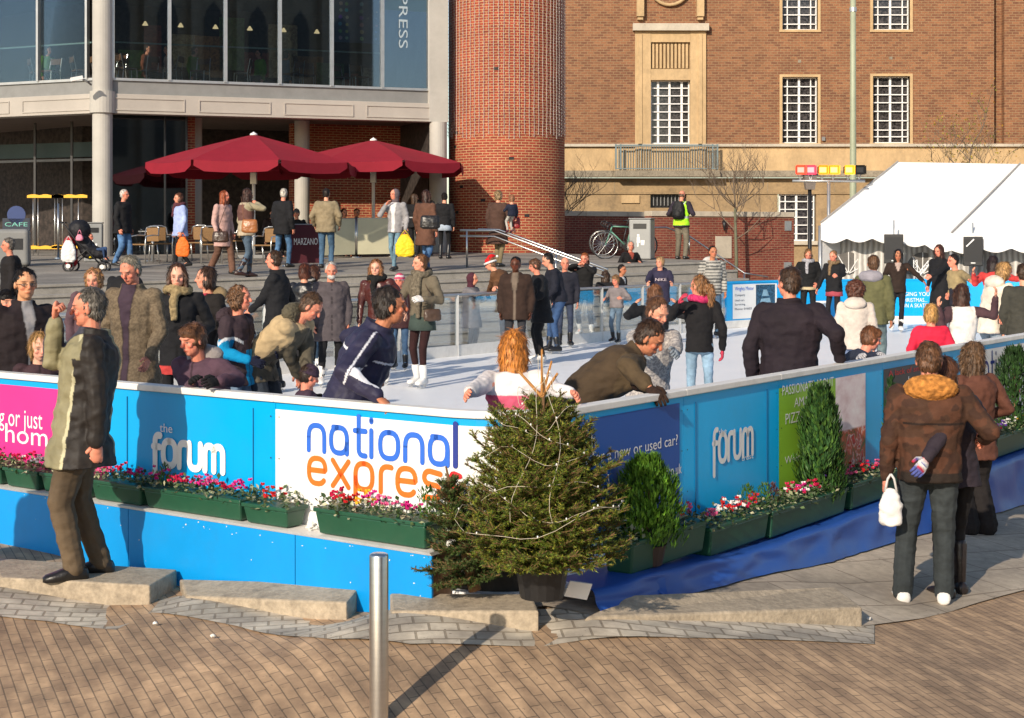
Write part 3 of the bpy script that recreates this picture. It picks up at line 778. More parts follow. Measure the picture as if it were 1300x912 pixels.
def onwall(px, py):
    # intersect the sight line with the wall face
    best = None
    for i in range(400):
        q = wa_+(wb_-wa_)*i/399
        x = HX+q.x/q.y*F
        if best is None or abs(x-px) < best[0]: best = (abs(x-px), q)
    q = best[1]; return Vector((q.x, q.y, CZ-(py-HY)*q.y/F))
def plate(x0, x1, y0, y1, m, name, th=.03):
    q = [onwall(x0,y1), onwall(x1,y1), onwall(x1,y0), onwall(x0,y0)]; nn = Vector((n.x, n.y, 0))
    b = MB(); b.add([p-org-nn*th for p in q]+[p-org-nn*.002 for p in q], [(0,1,2,3),(3,2,6,7),(1,0,4,5),(1,5,6,2),(0,3,7,4)]); return b.build(name, m, o)
plate(908,928,300,328,COPING,'stone_plaque'); plate(995,1004,333,343,ALU,'wall_light'); plate(996,1004,281,293,ALU,'wall_light')
b = MB(); q = onwall(919,288)-org; b.tube([q+Vector((0,-.02,.15)), q+Vector((0,-.1,.1)), q+Vector((0,-.1,-.12))], [.07,.06,.02], 8); b.build('wall_lamp', DARKMET, o, smooth=True)

# ------------------------------------------------------------------ round brick tower
cy = thing('round_brick_tower', 'round red brick tower hung with strings of tiny lights', 'tower', P(643,325,45)-Vector((0,-1.7,.3)))
cyr = 1.70; b = MB(); n = 64; z1 = 8.5
for k in range(n):
    a, c = 2*math.pi*k/n, 2*math.pi*(k+1)/n
    b.add([(cyr*math.cos(a), cyr*math.sin(a), 0), (cyr*math.cos(c), cyr*math.sin(c), 0), (cyr*math.cos(c), cyr*math.sin(c), z1), (cyr*math.cos(a), cyr*math.sin(a), z1)], [(0,1,2,3)], [[(a*cyr,0),(c*cyr,0),(c*cyr,z1),(a*cyr,z1)]])
b.add([(0,0,z1)]+[(cyr*math.cos(2*math.pi*k/n), cyr*math.sin(2*math.pi*k/n), z1) for k in range(n)], [(0, 1+k, 1+(k+1) % n) for k in range(n)])
b.build('brickwork', RED_BRICK, cy, smooth=False)
for i in range(8):     # dark putlog holes
    a = R(random.uniform(205, 335)); z = random.uniform(1.0, 6.5)
    b = MB(); p = Vector((cyr*math.cos(a), cyr*math.sin(a), z)); t = Vector((-math.sin(a), math.cos(a), 0)); nn = Vector((math.cos(a), math.sin(a), 0))
    q = [p+nn*.012-t*.07, p+nn*.012+t*.07, p+nn*.012+t*.07+Vector((0,0,.08)), p+nn*.012-t*.07+Vector((0,0,.08))]; b.add(q, [(0,1,2,3)]); b.build('dark_vent', DEEP, cy)
lc = thing('string_light_curtain', 'curtain of fine white light strings over the upper brick tower', 'string lights', cy.location)
zb_ = CZ+(301-172)/45-cy.location.z; ns = 74; WIRE = mat('pale_wire', (.42,.37,.36), .5, .15, 5)
for k in range(ns):
    a = 2*math.pi*k/ns
    if not (R(185) < a % (2*math.pi) < R(355)): continue
    b = MB(); r = cyr+.03; pts = []; z = z1-.05; zz_end = zb_+random.uniform(-.12,.12)
    m = 18
    for i in range(m+1):
        t = i/m; aa = a+.006*math.sin(i*1.7+k)
        pts.append((r*math.cos(aa), r*math.sin(aa), z+(zz_end-z)*t))
    b.tube(pts, .006, 3, False)
    for i in range(44):
        t = (i+.5)/44; b.box((r*math.cos(a)*1.006, r*math.sin(a)*1.006, z+(zz_end-z)*t), (.016,.016,.022), a)
    b.build('light_string', WIRE, lc)

# ------------------------------------------------------------------ glazed building on the left
GP = [P(-260,325,43), P(130,325,48.0), P(556,325,44.5)]    # plan of the facade: left end, corner column, right column
for p in GP: p.z = plaza_z(p.y)
Zb0, Zb1, Zg = CZ+157/48, CZ+182/48, CZ+201/48      # beam bottom, beam top, sill of the glazing
bld = thing('glass_building', 'grey concrete and glass building with cafe below dark glazing', 'building')
def wall2(a, c, z0, z1, th, m, name, off=0, parent=bld, bevel=0, uv=False):
    a = Vector((a.x, a.y)); c = Vector((c.x, c.y)); d = (c-a).normalized(); nn = Vector((d.y, -d.x))
    q = [a+nn*off, c+nn*off, c+nn*(off-th), a+nn*(off-th)]
    b = MB(); b.hexa([(p.x,p.y,z0) for p in q], [(p.x,p.y,z1) for p in q]); return b.build(name, m, parent, bevel=bevel, uv=uv)
g2 = (GP[2]-GP[1]).xy.normalized(); g1 = (GP[1]-GP[0]).xy.normalized()
for i, (a, c) in enumerate(((GP[0], GP[1]), (GP[1], GP[2]))):
    wall2(a, c, Zb0, Zb1, .45, BEAM, 'fascia_beam', .12, bevel=.01)
    wall2(a, c, Zb1+.002, Zg-.04, .35, GREYMET, 'sill_band', .0)
    wall2(a, c, Zg-.038, Zg+.03, .2, ALU, 'glazing_sill', .06)
    d = (c-a).xy; ln = d.length; d.normalize(); nn = Vector((d.y, -d.x)); npn = max(1, round(ln/2.55)) if i else 4
    for k in range(npn):
        # recessed beam panels are shown by thin raised frames
        s0, s1 = ln*(k+.08)/npn, ln*(k+.92)/npn
        for (u0, u1_, w0, w1) in ((s0, s1, Zb1-.13, Zb1-.1), (s0, s1, Zb0+.08, Zb0+.11), (s0, s0+.03, Zb0+.11, Zb1-.13), (s1-.03, s1, Zb0+.11, Zb1-.13)):
            p0 = a.xy+d*u0; p1 = a.xy+d*u1_; wall2(Vector((*p0,0)), Vector((*p1,0)), w0, w1, .03, BEAM, 'panel_frame', .145)
ZT = CZ+320/45
wg_ = NT('dark_glazing'); t_ = wg_.n('ShaderNodeBsdfTransparent'); t_.inputs[0].default_value = (.72,.76,.76,1); g_ = wg_.n('ShaderNodeBsdfGlossy'); g_.inputs['Roughness'].default_value = .02; g_.inputs[0].default_value = (.75,.85,1,1)
fr = wg_.n('ShaderNodeFresnel'); fr.inputs[0].default_value = 1.5; mx = wg_.n('ShaderNodeMixShader'); fm = wg_.n('ShaderNodeMath', operation='MULTIPLY'); fm.inputs[1].default_value = 4.0; wg_.l(fr.outputs[0], fm.inputs[0]); wg_.l(fm.outputs[0], mx.inputs[0]); wg_.l(t_.outputs[0], mx.inputs[1]); wg_.l(g_.outputs[0], mx.inputs[2]); wg_.l(mx.outputs[0], wg_.out.inputs[0]); WG = wg_.m
def atx(a, c, px):
    for i in range(4001):
        q = a+(c-a)*i/4000
        if HX+q.x/q.y*F >= px: return q
    return c
def mullion(q, d, nn, z0, z1, w=.07):
    b = MB(); b.bar((q.x+nn.x*.04, q.y+nn.y*.04, z0), (q.x+nn.x*.04, q.y+nn.y*.04, z1), w, .12, (nn.x, nn.y, 0)); return b.build('mullion', ALU, bld)
nn1, nn2 = Vector((g1.y,-g1.x)), Vector((g2.y,-g2.x))
for px in (-90,-20,50,112): mullion(atx(GP[0], GP[1], px), g1, nn1, Zg, ZT)
ms = [143,215,286,355,421,485,547]
for px in ms: mullion(atx(GP[1], GP[2], px), g2, nn2, Zg, ZT, .08)
PG = []
WG1 = WG.copy(); WG1.name = 'dim_reflection_glazing'
for nd in WG1.node_tree.nodes:
    if nd.bl_idname == 'ShaderNodeMath': nd.inputs[1].default_value = .35  # same glazing, reflection turned down so this bay looks dark
for (A_, B_, lst, d_) in ((GP[0], GP[1], [-160,-90,-20,50,112], g1), (GP[1], GP[2], ms, g2)):
    for x0, x1 in zip(lst[:-1], lst[1:]): q0, q1 = atx(A_, B_, x0), atx(A_, B_, x1); PG.append(wall2(q0, q1, Zg, ZT, .02, WG1 if A_ is GP[0] else WG, 'window_pane', .0))
# handrail line inside the glass, at y=57 (left) .. 68
for A_, B_, dd in ((GP[0], GP[1], g1), (GP[1], GP[2], g2)): wall2(A_, B_, Zg+.98, Zg+1.02, .03, mat('rail_green', (.25,.36,.33), .4, .1, 4), 'inner_rail', -.15)
# floors, ceiling, back walls
def slab(off0, off1, z0, z1, m, name, k0=-.0, k1=.0):
    q = [GP[0].xy+nn1*off0, GP[1].xy+nn2*off0, GP[2].xy+g2*k1+nn2*off0, GP[2].xy+g2*k1+nn2*off1, GP[1].xy+nn2*off1, GP[0].xy+nn1*off1]
    b = MB(); b.prism([(p.x, p.y) for p in q], z0, z1); return b.build(name, m, bld)
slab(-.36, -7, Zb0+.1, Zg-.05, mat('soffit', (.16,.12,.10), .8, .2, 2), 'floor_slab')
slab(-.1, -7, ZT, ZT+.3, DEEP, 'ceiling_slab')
q0, q1, q2 = (Vector((*(p.xy+nn*-6.5), 0)) for p, nn in ((GP[0], nn1), (GP[1], nn2), (GP[2], nn2)))
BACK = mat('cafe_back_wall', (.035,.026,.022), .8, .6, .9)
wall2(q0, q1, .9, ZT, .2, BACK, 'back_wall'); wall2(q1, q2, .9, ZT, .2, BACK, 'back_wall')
# ground floor: recessed shop front with reflections on the left bay, brick wall towards the tower
def rec(px0, px1, d_off, z0, z1, m, name, uv=False, th=.15):
    a, c = atx(GP[1], GP[2], px0), atx(GP[1], GP[2], px1); a = Vector((a.x+nn2.x*d_off, a.y+nn2.y*d_off, 0)); c = Vector((c.x+nn2.x*d_off, c.y+nn2.y*d_off, 0))
    return wall2(a, c, z0, z1, th, m, name, uv=uv)
rec(400, 570, -3.2, 1.0, Zb0+.1, RED_BRICK, 'brick_wall_back', uv=True, th=.3)
SF = NT('shop_glass'); t_ = SF.n('ShaderNodeBsdfTransparent'); t_.inputs[0].default_value = (.3,.33,.36,1); g_ = SF.n('ShaderNodeBsdfGlossy'); g_.inputs['Roughness'].default_value = .03; g_.inputs[0].default_value = (.55,.6,.68,1)
mx = SF.n('ShaderNodeMixShader'); mx.inputs[0].default_value = .22; SF.l(t_.outputs[0], mx.inputs[1]); SF.l(g_.outputs[0], mx.inputs[2]); SF.l(mx.outputs[0], SF.out.inputs[0])
rec(146, 214, -.9, 1.42, Zb0+.1, SF.m, 'shop_pane', th=.02); rec(216, 242, -.9, 1.42, Zb0+.1, SF.m, 'shop_pane', th=.02)
for px in (145, 215, 243): rec(px-1, px+1, -.84, 1.38, Zb0+.1, DARKMET, 'shop_frame', th=.12)
rec(240, 256, -1.2, 1.3, Zb0+.1, RED_BRICK, 'brick_pier', uv=True, th=.4)
COLM = mat('concrete_column', (.44,.42,.38), .7, .12, .8, .1, 60, dirt=.1)
def column(p, r, z0, z1, name='column', parent=bld, m=COLM):
    b = MB(); b.lathe((p.x, p.y, z0), [(r,0),(r,z1-z0)], 24); return b.build(name, m, parent, smooth=False)
cc1 = GP[1].xy+nn2*.02; column(Vector((cc1.x, cc1.y)), .26, 1.3, Zb0-.002)
b = MB(); b.lathe((cc1.x, cc1.y, Zb0), [(.33,0),(.33,Zb1-Zb0+.05)], 24); b.build('column_head', COLM, bld)
column(Vector((cc1.x, cc1.y)), .26, Zb1+.052, ZT+.3)
cc2 = GP[2].xy+nn2*.02; column(Vector((cc2.x, cc2.y)), .25, 1.3, Zb0-.002); wall2(GP[2]-Vector((*(g2*.3),0)), GP[2]+Vector((*(g2*.26),0)), Zb0+.001, ZT, .5, COLM, 'end_column', .15)
for px in (262, 405): q = atx(GP[1], GP[2], px); column(Vector((q.x+nn2.x*-2.2, q.y+nn2.y*-2.2)), .22, 1.3, Zb0+.1)
# left bay dark shop front
for px in (-20, 28, 70): 
    q = atx(GP[0], GP[1], px); b = MB(); b.bar((q.x-nn1.x*2, q.y-nn1.y*2, 1.3), (q.x-nn1.x*2, q.y-nn1.y*2, Zb0), .06, .08, (0,1,0)); b.build('shop_frame', DARKMET, bld)
a, c = atx(GP[0], GP[1], -120), atx(GP[0], GP[1], 68); vv = Vector((*(nn1*-2.4), 0)); wall2(a+vv, c+vv, CZ+103/45, CZ+122/45, .1, mat('menu_band', (.025,.05,.045), .5, .2, 2), 'wall_band'); wall2(a+vv, c+vv, CZ+98/45, CZ+101/45, .12, GREYMET, 'light_tray')
# poster in one right pane, painted sky reflection in the next
def pane_pic(px0, px1, z0, z1, m, name, off=-.03):
    a, c = atx(GP[1], GP[2], px0), atx(GP[1], GP[2], px1); return wall2(a, c, z0, z1, .01, m, name, off)
k = NT('dotted_poster'); v = k.mapping(k.coord(), (1,1,1)); vo = k.n('ShaderNodeTexVoronoi', feature='F1'); vo.inputs['Scale'].default_value = 5.2; vo.inputs['Randomness'].default_value = .12; k.l(v, vo.inputs['Vector'])
k.l(k.mix(k.ramp(vo.outputs['Distance'], [(.28,(1,1,1)),(.33,(0,0,0))]), (.05,.08,.15), k.mix(.6, (.10,.16,.20), vo.outputs['Color'])), k.b.inputs['Base Color']); k.b.inputs['Roughness'].default_value = .5
pane_pic(424, 484, Zg+1.25, ZT, k.m, 'dotted_poster')
PB = mat('painted_sky_blue', (.22,.32,.42), .5, .25, .7, stretch=(1,1,.3)); pane_pic(488, 545, Zg+.05, ZT, PB, 'pane_tint')  # bluish sheet puts the sky reflection of this pane into colour
pane_pic(489, 545, CZ+288/45, ZT, mat('pale_green_tint', (.32,.46,.42), .5, .1, 1), 'pane_tint', -.015)
a_, c_ = atx(GP[1], GP[2], 490), atx(GP[1], GP[2], 520)
def vsurf(u, v, e=0):    # letters run up the pane
    q = a_.xy+g2*(.15+v)+nn2*(.015); return Vector((q.x, q.y, Zg+1.05+(2.35-u)))
words('EXPRESS', vsurf, 0, 2.25, .22, .48, mat('etched_letter', (.34,.42,.47), .5, .05, 5), bld)
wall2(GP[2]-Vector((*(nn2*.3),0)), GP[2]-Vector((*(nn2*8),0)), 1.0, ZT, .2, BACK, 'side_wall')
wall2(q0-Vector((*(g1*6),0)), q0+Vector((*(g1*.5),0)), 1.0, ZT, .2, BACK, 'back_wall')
WARM = mat('fill_glow_warm', (1,.75,.4), .5, .05, 3, emit=1.2)  # glowing cones added to brighten the interior behind the glazing
for k_ in range(9):
    q = q1+(q2-q1)*(.06+.11*k_); b = MB(); b.lathe((q.x+nn2.x*2.5, q.y+nn2.y*2.5, Zg+2.0), [(.02,.12),(.07,.04),(.09,0)], 10); b.build('fill_glow', WARM, bld)
CO = [mat('wall_art_%s' % n_, c_, .7, .5, 1.5) for n_, c_ in (('ochre',(.30,.16,.06)),('green',(.10,.2,.07)),('red',(.22,.06,.04)),('cream',(.4,.35,.25)))]
for k_ in range(12):
    q = q1+(q2-q1)*(.03+.083*k_)+Vector((*(nn2*.15),0)); w2_ = random.uniform(.5,1.1); p0 = q; p1 = q+Vector((*(g2*w2_),0)); z_ = Zg+random.uniform(.2,1.2); wall2(p0, p1, z_, z_+random.uniform(.7,1.7), .05, CO[k_ % 4], 'wall_panel')
# things seen inside the upper floor
CHR = mat('chair_chrome', (.5,.5,.5), .3, .1, 4, metal=.9)
for i, px in enumerate((10, 30, 62, 84, 152, 168, 196, 226, 262, 318, 382, 402, 452, 470)):
    A_, B_, nn = (GP[0], GP[1], nn1) if px < 130 else (GP[1], GP[2], nn2)
    q = atx(A_, B_, px); off = 1.0+.5*random.random(); x, y = q.x-nn.x*off, q.y-nn.y*off
    o = thing('inside_chair', 'tubular chair standing behind the upper glazing', 'chair', (x, y, Zg-.05), random.uniform(0,6), 'chairs behind the upper glazing')
    for sx in (-1,1): b = MB(); b.tube([(sx*.2,.2,0),(sx*.2,.18,.45),(sx*.2,-.18,.45),(sx*.2,-.22,0)], .014, 6); b.tube([(sx*.2,-.18,.45),(sx*.19,-.26,.85)], .014, 6); b.build('leg', CHR, o)
    b = MB(); b.box((0,0,.46), (.4,.4,.04)); b.build('seat', WOOD, o); b = MB(); b.box((0,-.25,.75), (.38,.03,.16)); b.build('backrest', WOOD, o)
# security camera on the sill
cp = P(100,101,49.2)
o = thing('security_camera', 'white security camera under the left glazing beside the column', 'camera', cp)
b = MB(); b.bar((-.18,-.1,-.02), (.1,.02,.05), .11, .1); b.build('housing', WHITE, o, bevel=.01); b = MB(); b.tube([(.1,.02,.0),(.2,.1,-.05),(.22,.35,-.1)], .03, 8); b.build('bracket', GREYMET, o, smooth=True)

# ------------------------------------------------------------------ brick city hall on the right
SH = 32.0; YH = F/SH
hall = thing('city_hall', 'brown brick civic building with stone portal and white gridded windows', 'building')
def H(px, py, off=0): p = P(px, py, SH); p.y -= off; return p
def hbox(x0, x1, y0, y1, off, th, m, name, uv=False, bevel=0, parent=hall):
    a, c = P(x0, y1, SH), P(x1, y0, SH); b = MB(); b.box(((a.x+c.x)/2, YH-off+th/2, (a.z+c.z)/2), (c.x-a.x, th, c.z-a.z)); return b.build(name, m, parent, uv=uv, bevel=bevel)
def grid_window(x0, x1, y0, y1, xs, ys, frame=True, thick=()):
    """xs, ys: positions of glazing bars"""
    w_ = hbox(x0, x1, y0, y1, -.28, .02, mat('window_dark', (.05,.045,.045), .08, .9, 1.2, spec=.7), 'window')
    if frame:
        for (a, c, d, e) in ((x0-3.5,x1+3.5,y0-3.2,y0),(x0-3.5,x0,y0,y1),(x1,x1+3.5,y0,y1),(x0-4,x1+4,y1,y1+3)): hbox(a,c,d,e,.05,.35,SANDST,'window_surround')
    b = MB()
    def bb(a, c, d, e, o_): p, q = P(a,e,SH), P(c,d,SH); b.box(((p.x+q.x)/2, YH+.28-o_, (p.z+q.z)/2), (q.x-p.x, .05, q.z-p.z))
    bb(x0,x1,y0,y0+1.6,.05); bb(x0,x1,y1-1.6,y1,.05); bb(x0,x0+1.6,y0+1.6,y1-1.6,.05); bb(x1-1.6,x1,y0+1.6,y1-1.6,.05)
    for i, x in enumerate(xs): t = .7 if i not in thick else 1.4; bb(x-t,x+t,y0+1.6,y1-1.6,.06+.004*i)
    for j, y in enumerate(ys): bb(x0+1.6,x1-1.6,y-.65,y+.65,.09)
    b.build('frame', WHITE, w_)
    return w_
# wall pieces round the openings (brick), stone base
def brick(x0,x1,y0,y1,off=0): return hbox(x0,x1,y0,y1,off,.5,HALL_BRICK,'brick_wall',uv=True)
TOP = -140
W1, W2 = (993,1038), (1108,1155)
for a, c in ((640,806),(896,W1[0]),(W1[1],W2[0]),(W2[1],1262)): brick(a,c,TOP,184)
for a, c in (W1, W2): brick(a,c,40,97); brick(a,c,TOP,-60)
brick(1262,1276,TOP,184,-.45)
brick(1276,1500,TOP,184,-.1)
for c in ((993,1038,98,182),(1108,1155,97,182)):
    x0,x1,y0,y1 = c; w_ = x1-x0; xm = (x0+x1)/2
    grid_window(x0,x1,y0,y1,[x0+w_*.17,xm,x1-w_*.17],[y0+(y1-y0)*f for f in (.14,.27,.39,.52,.66,.8,.9)],thick=(1,))
    grid_window(x0,x1,-60,38,[x0+w_*.17,xm,x1-w_*.17],[-60+98*f for f in (.2,.4,.6,.7,.8,.92)],thick=(1,))
# stone band, ledge and ground floor
hbox(640,1500,183,186.5,.14,.6,COPING,'string_course'); hbox(640,1500,186.6,217,.0,.5,SANDST,'stone_band')
hbox(640,780,217.1,225,.25,.7,LEDGE,'ledge'); hbox(780.1,912,217,225,.5,1.0,LEDGE,'balcony_slab'); hbox(912.1,1500,217.1,225,.25,.7,LEDGE,'ledge')
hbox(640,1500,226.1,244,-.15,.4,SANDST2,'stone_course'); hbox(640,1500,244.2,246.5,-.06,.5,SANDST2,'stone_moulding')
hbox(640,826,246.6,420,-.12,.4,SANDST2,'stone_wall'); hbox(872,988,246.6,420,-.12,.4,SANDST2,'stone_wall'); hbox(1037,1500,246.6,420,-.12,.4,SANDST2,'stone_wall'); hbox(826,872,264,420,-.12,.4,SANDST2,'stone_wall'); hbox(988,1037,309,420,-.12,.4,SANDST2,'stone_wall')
hbox(826,872,246.6,264,-.4,.1,mat('window_dark2',(.015,.014,.014),.3,.3,2),'basement_opening')
for i in range(9): hbox(830+i*4.6,831.2+i*4.6,248,261,-.3,.04,GREYMET,'vent_bar')
hbox(789,812,248,258,-.05,.1,SANDST,'stone_panel')
grid_window(990,1035,246.8,306,[998,1012,1027],[256,266,276,286,297],frame=False,thick=(1,)); hbox(987,1038,306.2,311,.02,.4,COPING,'window_sill')
for x in (700,740,780,900,940,975,1060,1110,1160,1220,1280): hbox(x,x+.5,226.5,243.8,-.14,.02,LEDGE,'stone_joint')
# portal
hbox(806,826,40.2,216,.10,.55,SANDST,'portal_pier'); hbox(876,896,40.2,216,.10,.55,SANDST,'portal_pier')
hbox(810,815,44,216,.14,.05,SANDST,'portal_moulding'); hbox(886,891,44,216,.14,.05,SANDST,'portal_moulding')
hbox(803,899,31,40,.3,.8,COPING,'portal_cornice'); hbox(826.1,875.9,40.2,54,.08,.5,SANDST,'portal_lintel'); hbox(826.1,875.9,88,102,.08,.5,SANDST,'portal_lintel')
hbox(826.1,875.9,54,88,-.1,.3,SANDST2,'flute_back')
for i in range(10): hbox(828+i*4.75,830.6+i*4.75,56,87,.02,.14,SANDST,'flute')
grid_window(826.1,875.9,102,216,[836,850.5,866],[102+114*f for f in (.085,.17,.26,.35,.44,.52,.61,.7,.79,.87,.94)],frame=False,thick=(0,1,2))
brick(806,896,TOP,31)
for a in (808,884): hbox(a,a+9,TOP,22,.28,.5,SANDST,'bracket'); hbox(a+1,a+8,22.1,26,.2,.4,SANDST,'bracket_foot')
b = MB(); pc = P(850,-18,SH); b.tube([(pc.x+.78*math.cos(R(t)), YH-.12, pc.z+.78*math.sin(R(t))) for t in range(180, 375, 15)], .07, 8); b.build('carved_roundel', SANDST, hall, smooth=True)
for x, y in ((1015,78),(1131,74)): hbox(x-2,x+2,y-1.8,y+1.8,.01,.03,LEDGE,'air_vent')
hbox(1043,1047,174,179,.1,.1,GREYMET,'wall_lamp')
# balcony railing: teal grey bars
TEAL = mat('teal_rail', (.16,.21,.22), .5, .15, 4); b = MB()
def rb(x0,y0,x1,y1,w,yy): p, q = P(x0,y0,SH), P(x1,y1,SH); p.y = q.y = YH-yy; b.bar(p, q, w, w, (0,1,0))
rb(780,185.5,910,185.5,.05,.43); rb(780,215,910,215,.04,.43)
for i in range(41): x = 781+i*3.2; rb(x,186,x,215,.024,.43)
for x in (781,787,903,909): rb(x,184,x,216,.07,.41)
b.build('balcony_railing', TEAL, hall)

# the church across the street, behind the photographer, mirrored in the cafe glazing
ch = thing('church', 'grey flint and stone church standing across the street behind the camera', 'church', (0,0,0))
CHS = mat('church_stone', (.38,.33,.25), .85, .3, .5, dirt=.3); DW = mat('church_window', (.02,.02,.025), .3, .3, 1)
b = MB(); b.box((38,-50,12), (40,10,28)); b.build('nave_wall', CHS, ch); b = MB(); b.box((24,-46,16), (8,8,38)); b.build('tower_shaft', CHS, ch)
for k_ in range(8):
    x = 22+k_*4.6
    for z_ in (9, 17):
        b = MB(); b.add([(x+dx,-44.93 if x > 28.5 else -41.93,z_+z) for dx, z in ((-1,0),(1,0),(1,4.5),(.7,5.5),(0,6.3),(-.7,5.5),(-1,4.5))], [tuple(range(7))]); b.build('window', DW, ch)
    if x > 28.5: b = MB(); b.box((x+2.3,-44.6,12), (.7,.8,26)); b.build('buttress', CHS, ch)

DINERS = []
for i_, (px, c_, hr_, lb) in enumerate(((60,(.15,.35,.02),(.02,.015,.01),'diner in lime top behind the left upper glazing'),(214,(.5,.35,.3),(.3,.15,.06),'diner in pale pink top behind the upper glazing'),(246,(.12,.3,.03),(.05,.03,.02),'diner in green top beside the pink one upstairs'),(330,(.18,.35,.03),(.05,.03,.02),'diner in lime top behind the fourth upper pane'),(362,(.16,.24,.36),(.04,.03,.02),'diner in pale blue shirt behind the fifth upper pane'),(186,(.2,.07,.04),(.05,.03,.02),'diner in rust jumper behind the second upper pane'))):
    DINERS.append((px, c_, hr_, lb))
# ------------------------------------------------------------------ people
DEFER = []      # (object, paint function, voxel, extra MB, extra colour, wrinkle)
def v3(*a): return Vector(a)
class Blend(MB):
    """closed shapes grown together into one continuous surface"""
    def make(s, name, m, parent, voxel, paint, wrinkle=0, wscale=7, smooth=4, extra=None, tags=None, seed=0):
        o = MB.build(s, name, m, parent)
        r = o.modifiers.new('Remesh', 'REMESH'); r.mode = 'VOXEL'; r.voxel_size = voxel; r.use_smooth_shade = True
        sm = o.modifiers.new('Smooth', 'SMOOTH'); sm.factor = .5; sm.iterations = smooth
        DEFER.append((o, paint, wrinkle, wscale, extra, seed)); return o

HCARD = {}
def finish_people():
    bpy.context.view_layer.update()
    dg = bpy.context.evaluated_depsgraph_get()
    for o, paint, wr, ws, extra, seed in DEFER:
        me = bpy.data.meshes.new_from_object(o.evaluated_get(dg)); old = o.data
        n = len(me.vertices); co = np.empty(n*3, np.float32); me.vertices.foreach_get('co', co); co = co.reshape(-1, 3)
        if wr and n:
            no = np.empty(n*3, np.float32); me.vertices.foreach_get('normal', no); no = no.reshape(-1, 3)
            d = np.array([noise.noise(Vector((x*ws+seed, y*ws, z*ws*1.7))) + .5*noise.noise(Vector((x*ws*2.3, y*ws*2.3+seed, z*ws*3.1)))-1.1*abs(noise.noise(Vector((x*ws*.8+5, y*ws*.8+seed, z*ws*1.1))))+.2 for x, y, z in co], np.float32)
            me.vertices.foreach_set('co', (co+no*(d*wr)[:,None]).ravel())
        cols = np.ones((n, 4), np.float32)
        cols[:, :3] = paint(co)
        if extra and extra[0].v:
            mb, col = extra
            vs = [tuple(v.co) for v in me.vertices]; fs = [tuple(p.vertices) for p in me.polygons]
            nm = bpy.data.meshes.new(o.name); k = len(vs)
            nm.from_pydata(vs+mb.v, [], fs+[tuple(k+i for i in f) for f in mb.f])
            bpy.data.meshes.remove(me); me = nm
            cols = np.vstack([cols, np.tile(np.array([[*col, 1]], np.float32), (len(mb.v), 1))])
        if o.name.startswith('hair') and HCARD.get(o.name):
            hc_, hu_, hf_, hh_, long_, nearf = HCARD[o.name]; rr_ = random.Random(int(seed*10)); nv = len(me.vertices)
            vs = [v.co.copy() for v in me.vertices]; ns = [v.normal.copy() for v in me.vertices]; add_v = []; add_f = []; add_c = []; base = nv
            crown = hc_-hf_*.15*hh_+hu_*.5*hh_
            for q in range(2600 if nearf == 2 else (1300 if nearf else 500)):
                i = rr_.randrange(nv); p = vs[i]; nrm = ns[i]; q_ = p-hc_
                if q_.dot(hf_) > .06*hh_ and q_.dot(hu_) < .34*hh_ and (not long_ or abs(q_.dot(hu_.cross(hf_))) < .30*hh_): continue
                d = (p-crown); d = d-nrm*d.dot(nrm); d = (d.normalized() if d.length > 1e-4 else Vector((0,0,-1)))*.7+Vector((0,0,-1))*(.75 if long_ else .25)+Vector((rr_.gauss(0,.3),rr_.gauss(0,.3),rr_.gauss(0,.2)))
                d = (d-nrm*d.dot(nrm)+nrm*rr_.uniform(.04,.22)).normalized(); L_ = rr_.uniform(.08,.19)*hh_*(1.8 if long_ else 1); w_ = (.009,.014,.024)[2-nearf]*hh_*(1.2+rr_.random()); sx = d.cross(nrm); sx = sx.normalized()*w_ if sx.length > 1e-4 else Vector((w_,0,0))
                add_v += [tuple(p-sx), tuple(p+sx), tuple(p+d*L_)]; add_f.append((base, base+1, base+2)); base += 3; k_ = rr_.choice((.55,.75,1.0,1.2,1.55)); c_ = [float(x)*k_ for x in cols[i][:3]]; add_c += [[*c_,1]]*3
            nm = bpy.data.meshes.new('hair'); nm.from_pydata([tuple(v) for v in vs]+add_v, [], [tuple(p_.vertices) for p_ in me.polygons]+add_f); bpy.data.meshes.remove(me); me = nm; cols = np.vstack([cols, np.array(add_c, np.float32)])
        me.materials.clear()
        for m in old.materials: me.materials.append(m)
        me.polygons.foreach_set('use_smooth', [True]*len(me.polygons))
        ca = me.color_attributes.new('Col', 'FLOAT_COLOR', 'POINT'); ca.data.foreach_set('color', cols.ravel())
        o.modifiers.clear(); nm_ = o.name; o.data = me; me.name = nm_; bpy.data.meshes.remove(old)

def ik(a, t, l1, l2, pole):
    d = t-a; L = d.length
    if L > (l1+l2)*.995: t = a+d*((l1+l2)*.995/L); d = t-a; L = d.length
    L = max(L, abs(l1-l2)+.01); dn = d.normalized()
    x = (L*L+l1*l1-l2*l2)/(2*L); h = math.sqrt(max(0, l1*l1-x*x))
    p = pole-dn*pole.dot(dn); p = p.normalized() if p.length > 1e-4 else Vector((0,0,1))
    return a+dn*x+p*h, t

def const(col): return lambda co: np.tile(np.array([col], np.float32), (len(co), 1))
SK = dict(fair=g((.86,.60,.49)), pink=g((.88,.56,.46)), tan=g((.72,.47,.35)), brown=g((.36,.21,.15)), pale=g((.88,.66,.56)), red=g((.84,.54,.44)), east=g((.80,.58,.44)))

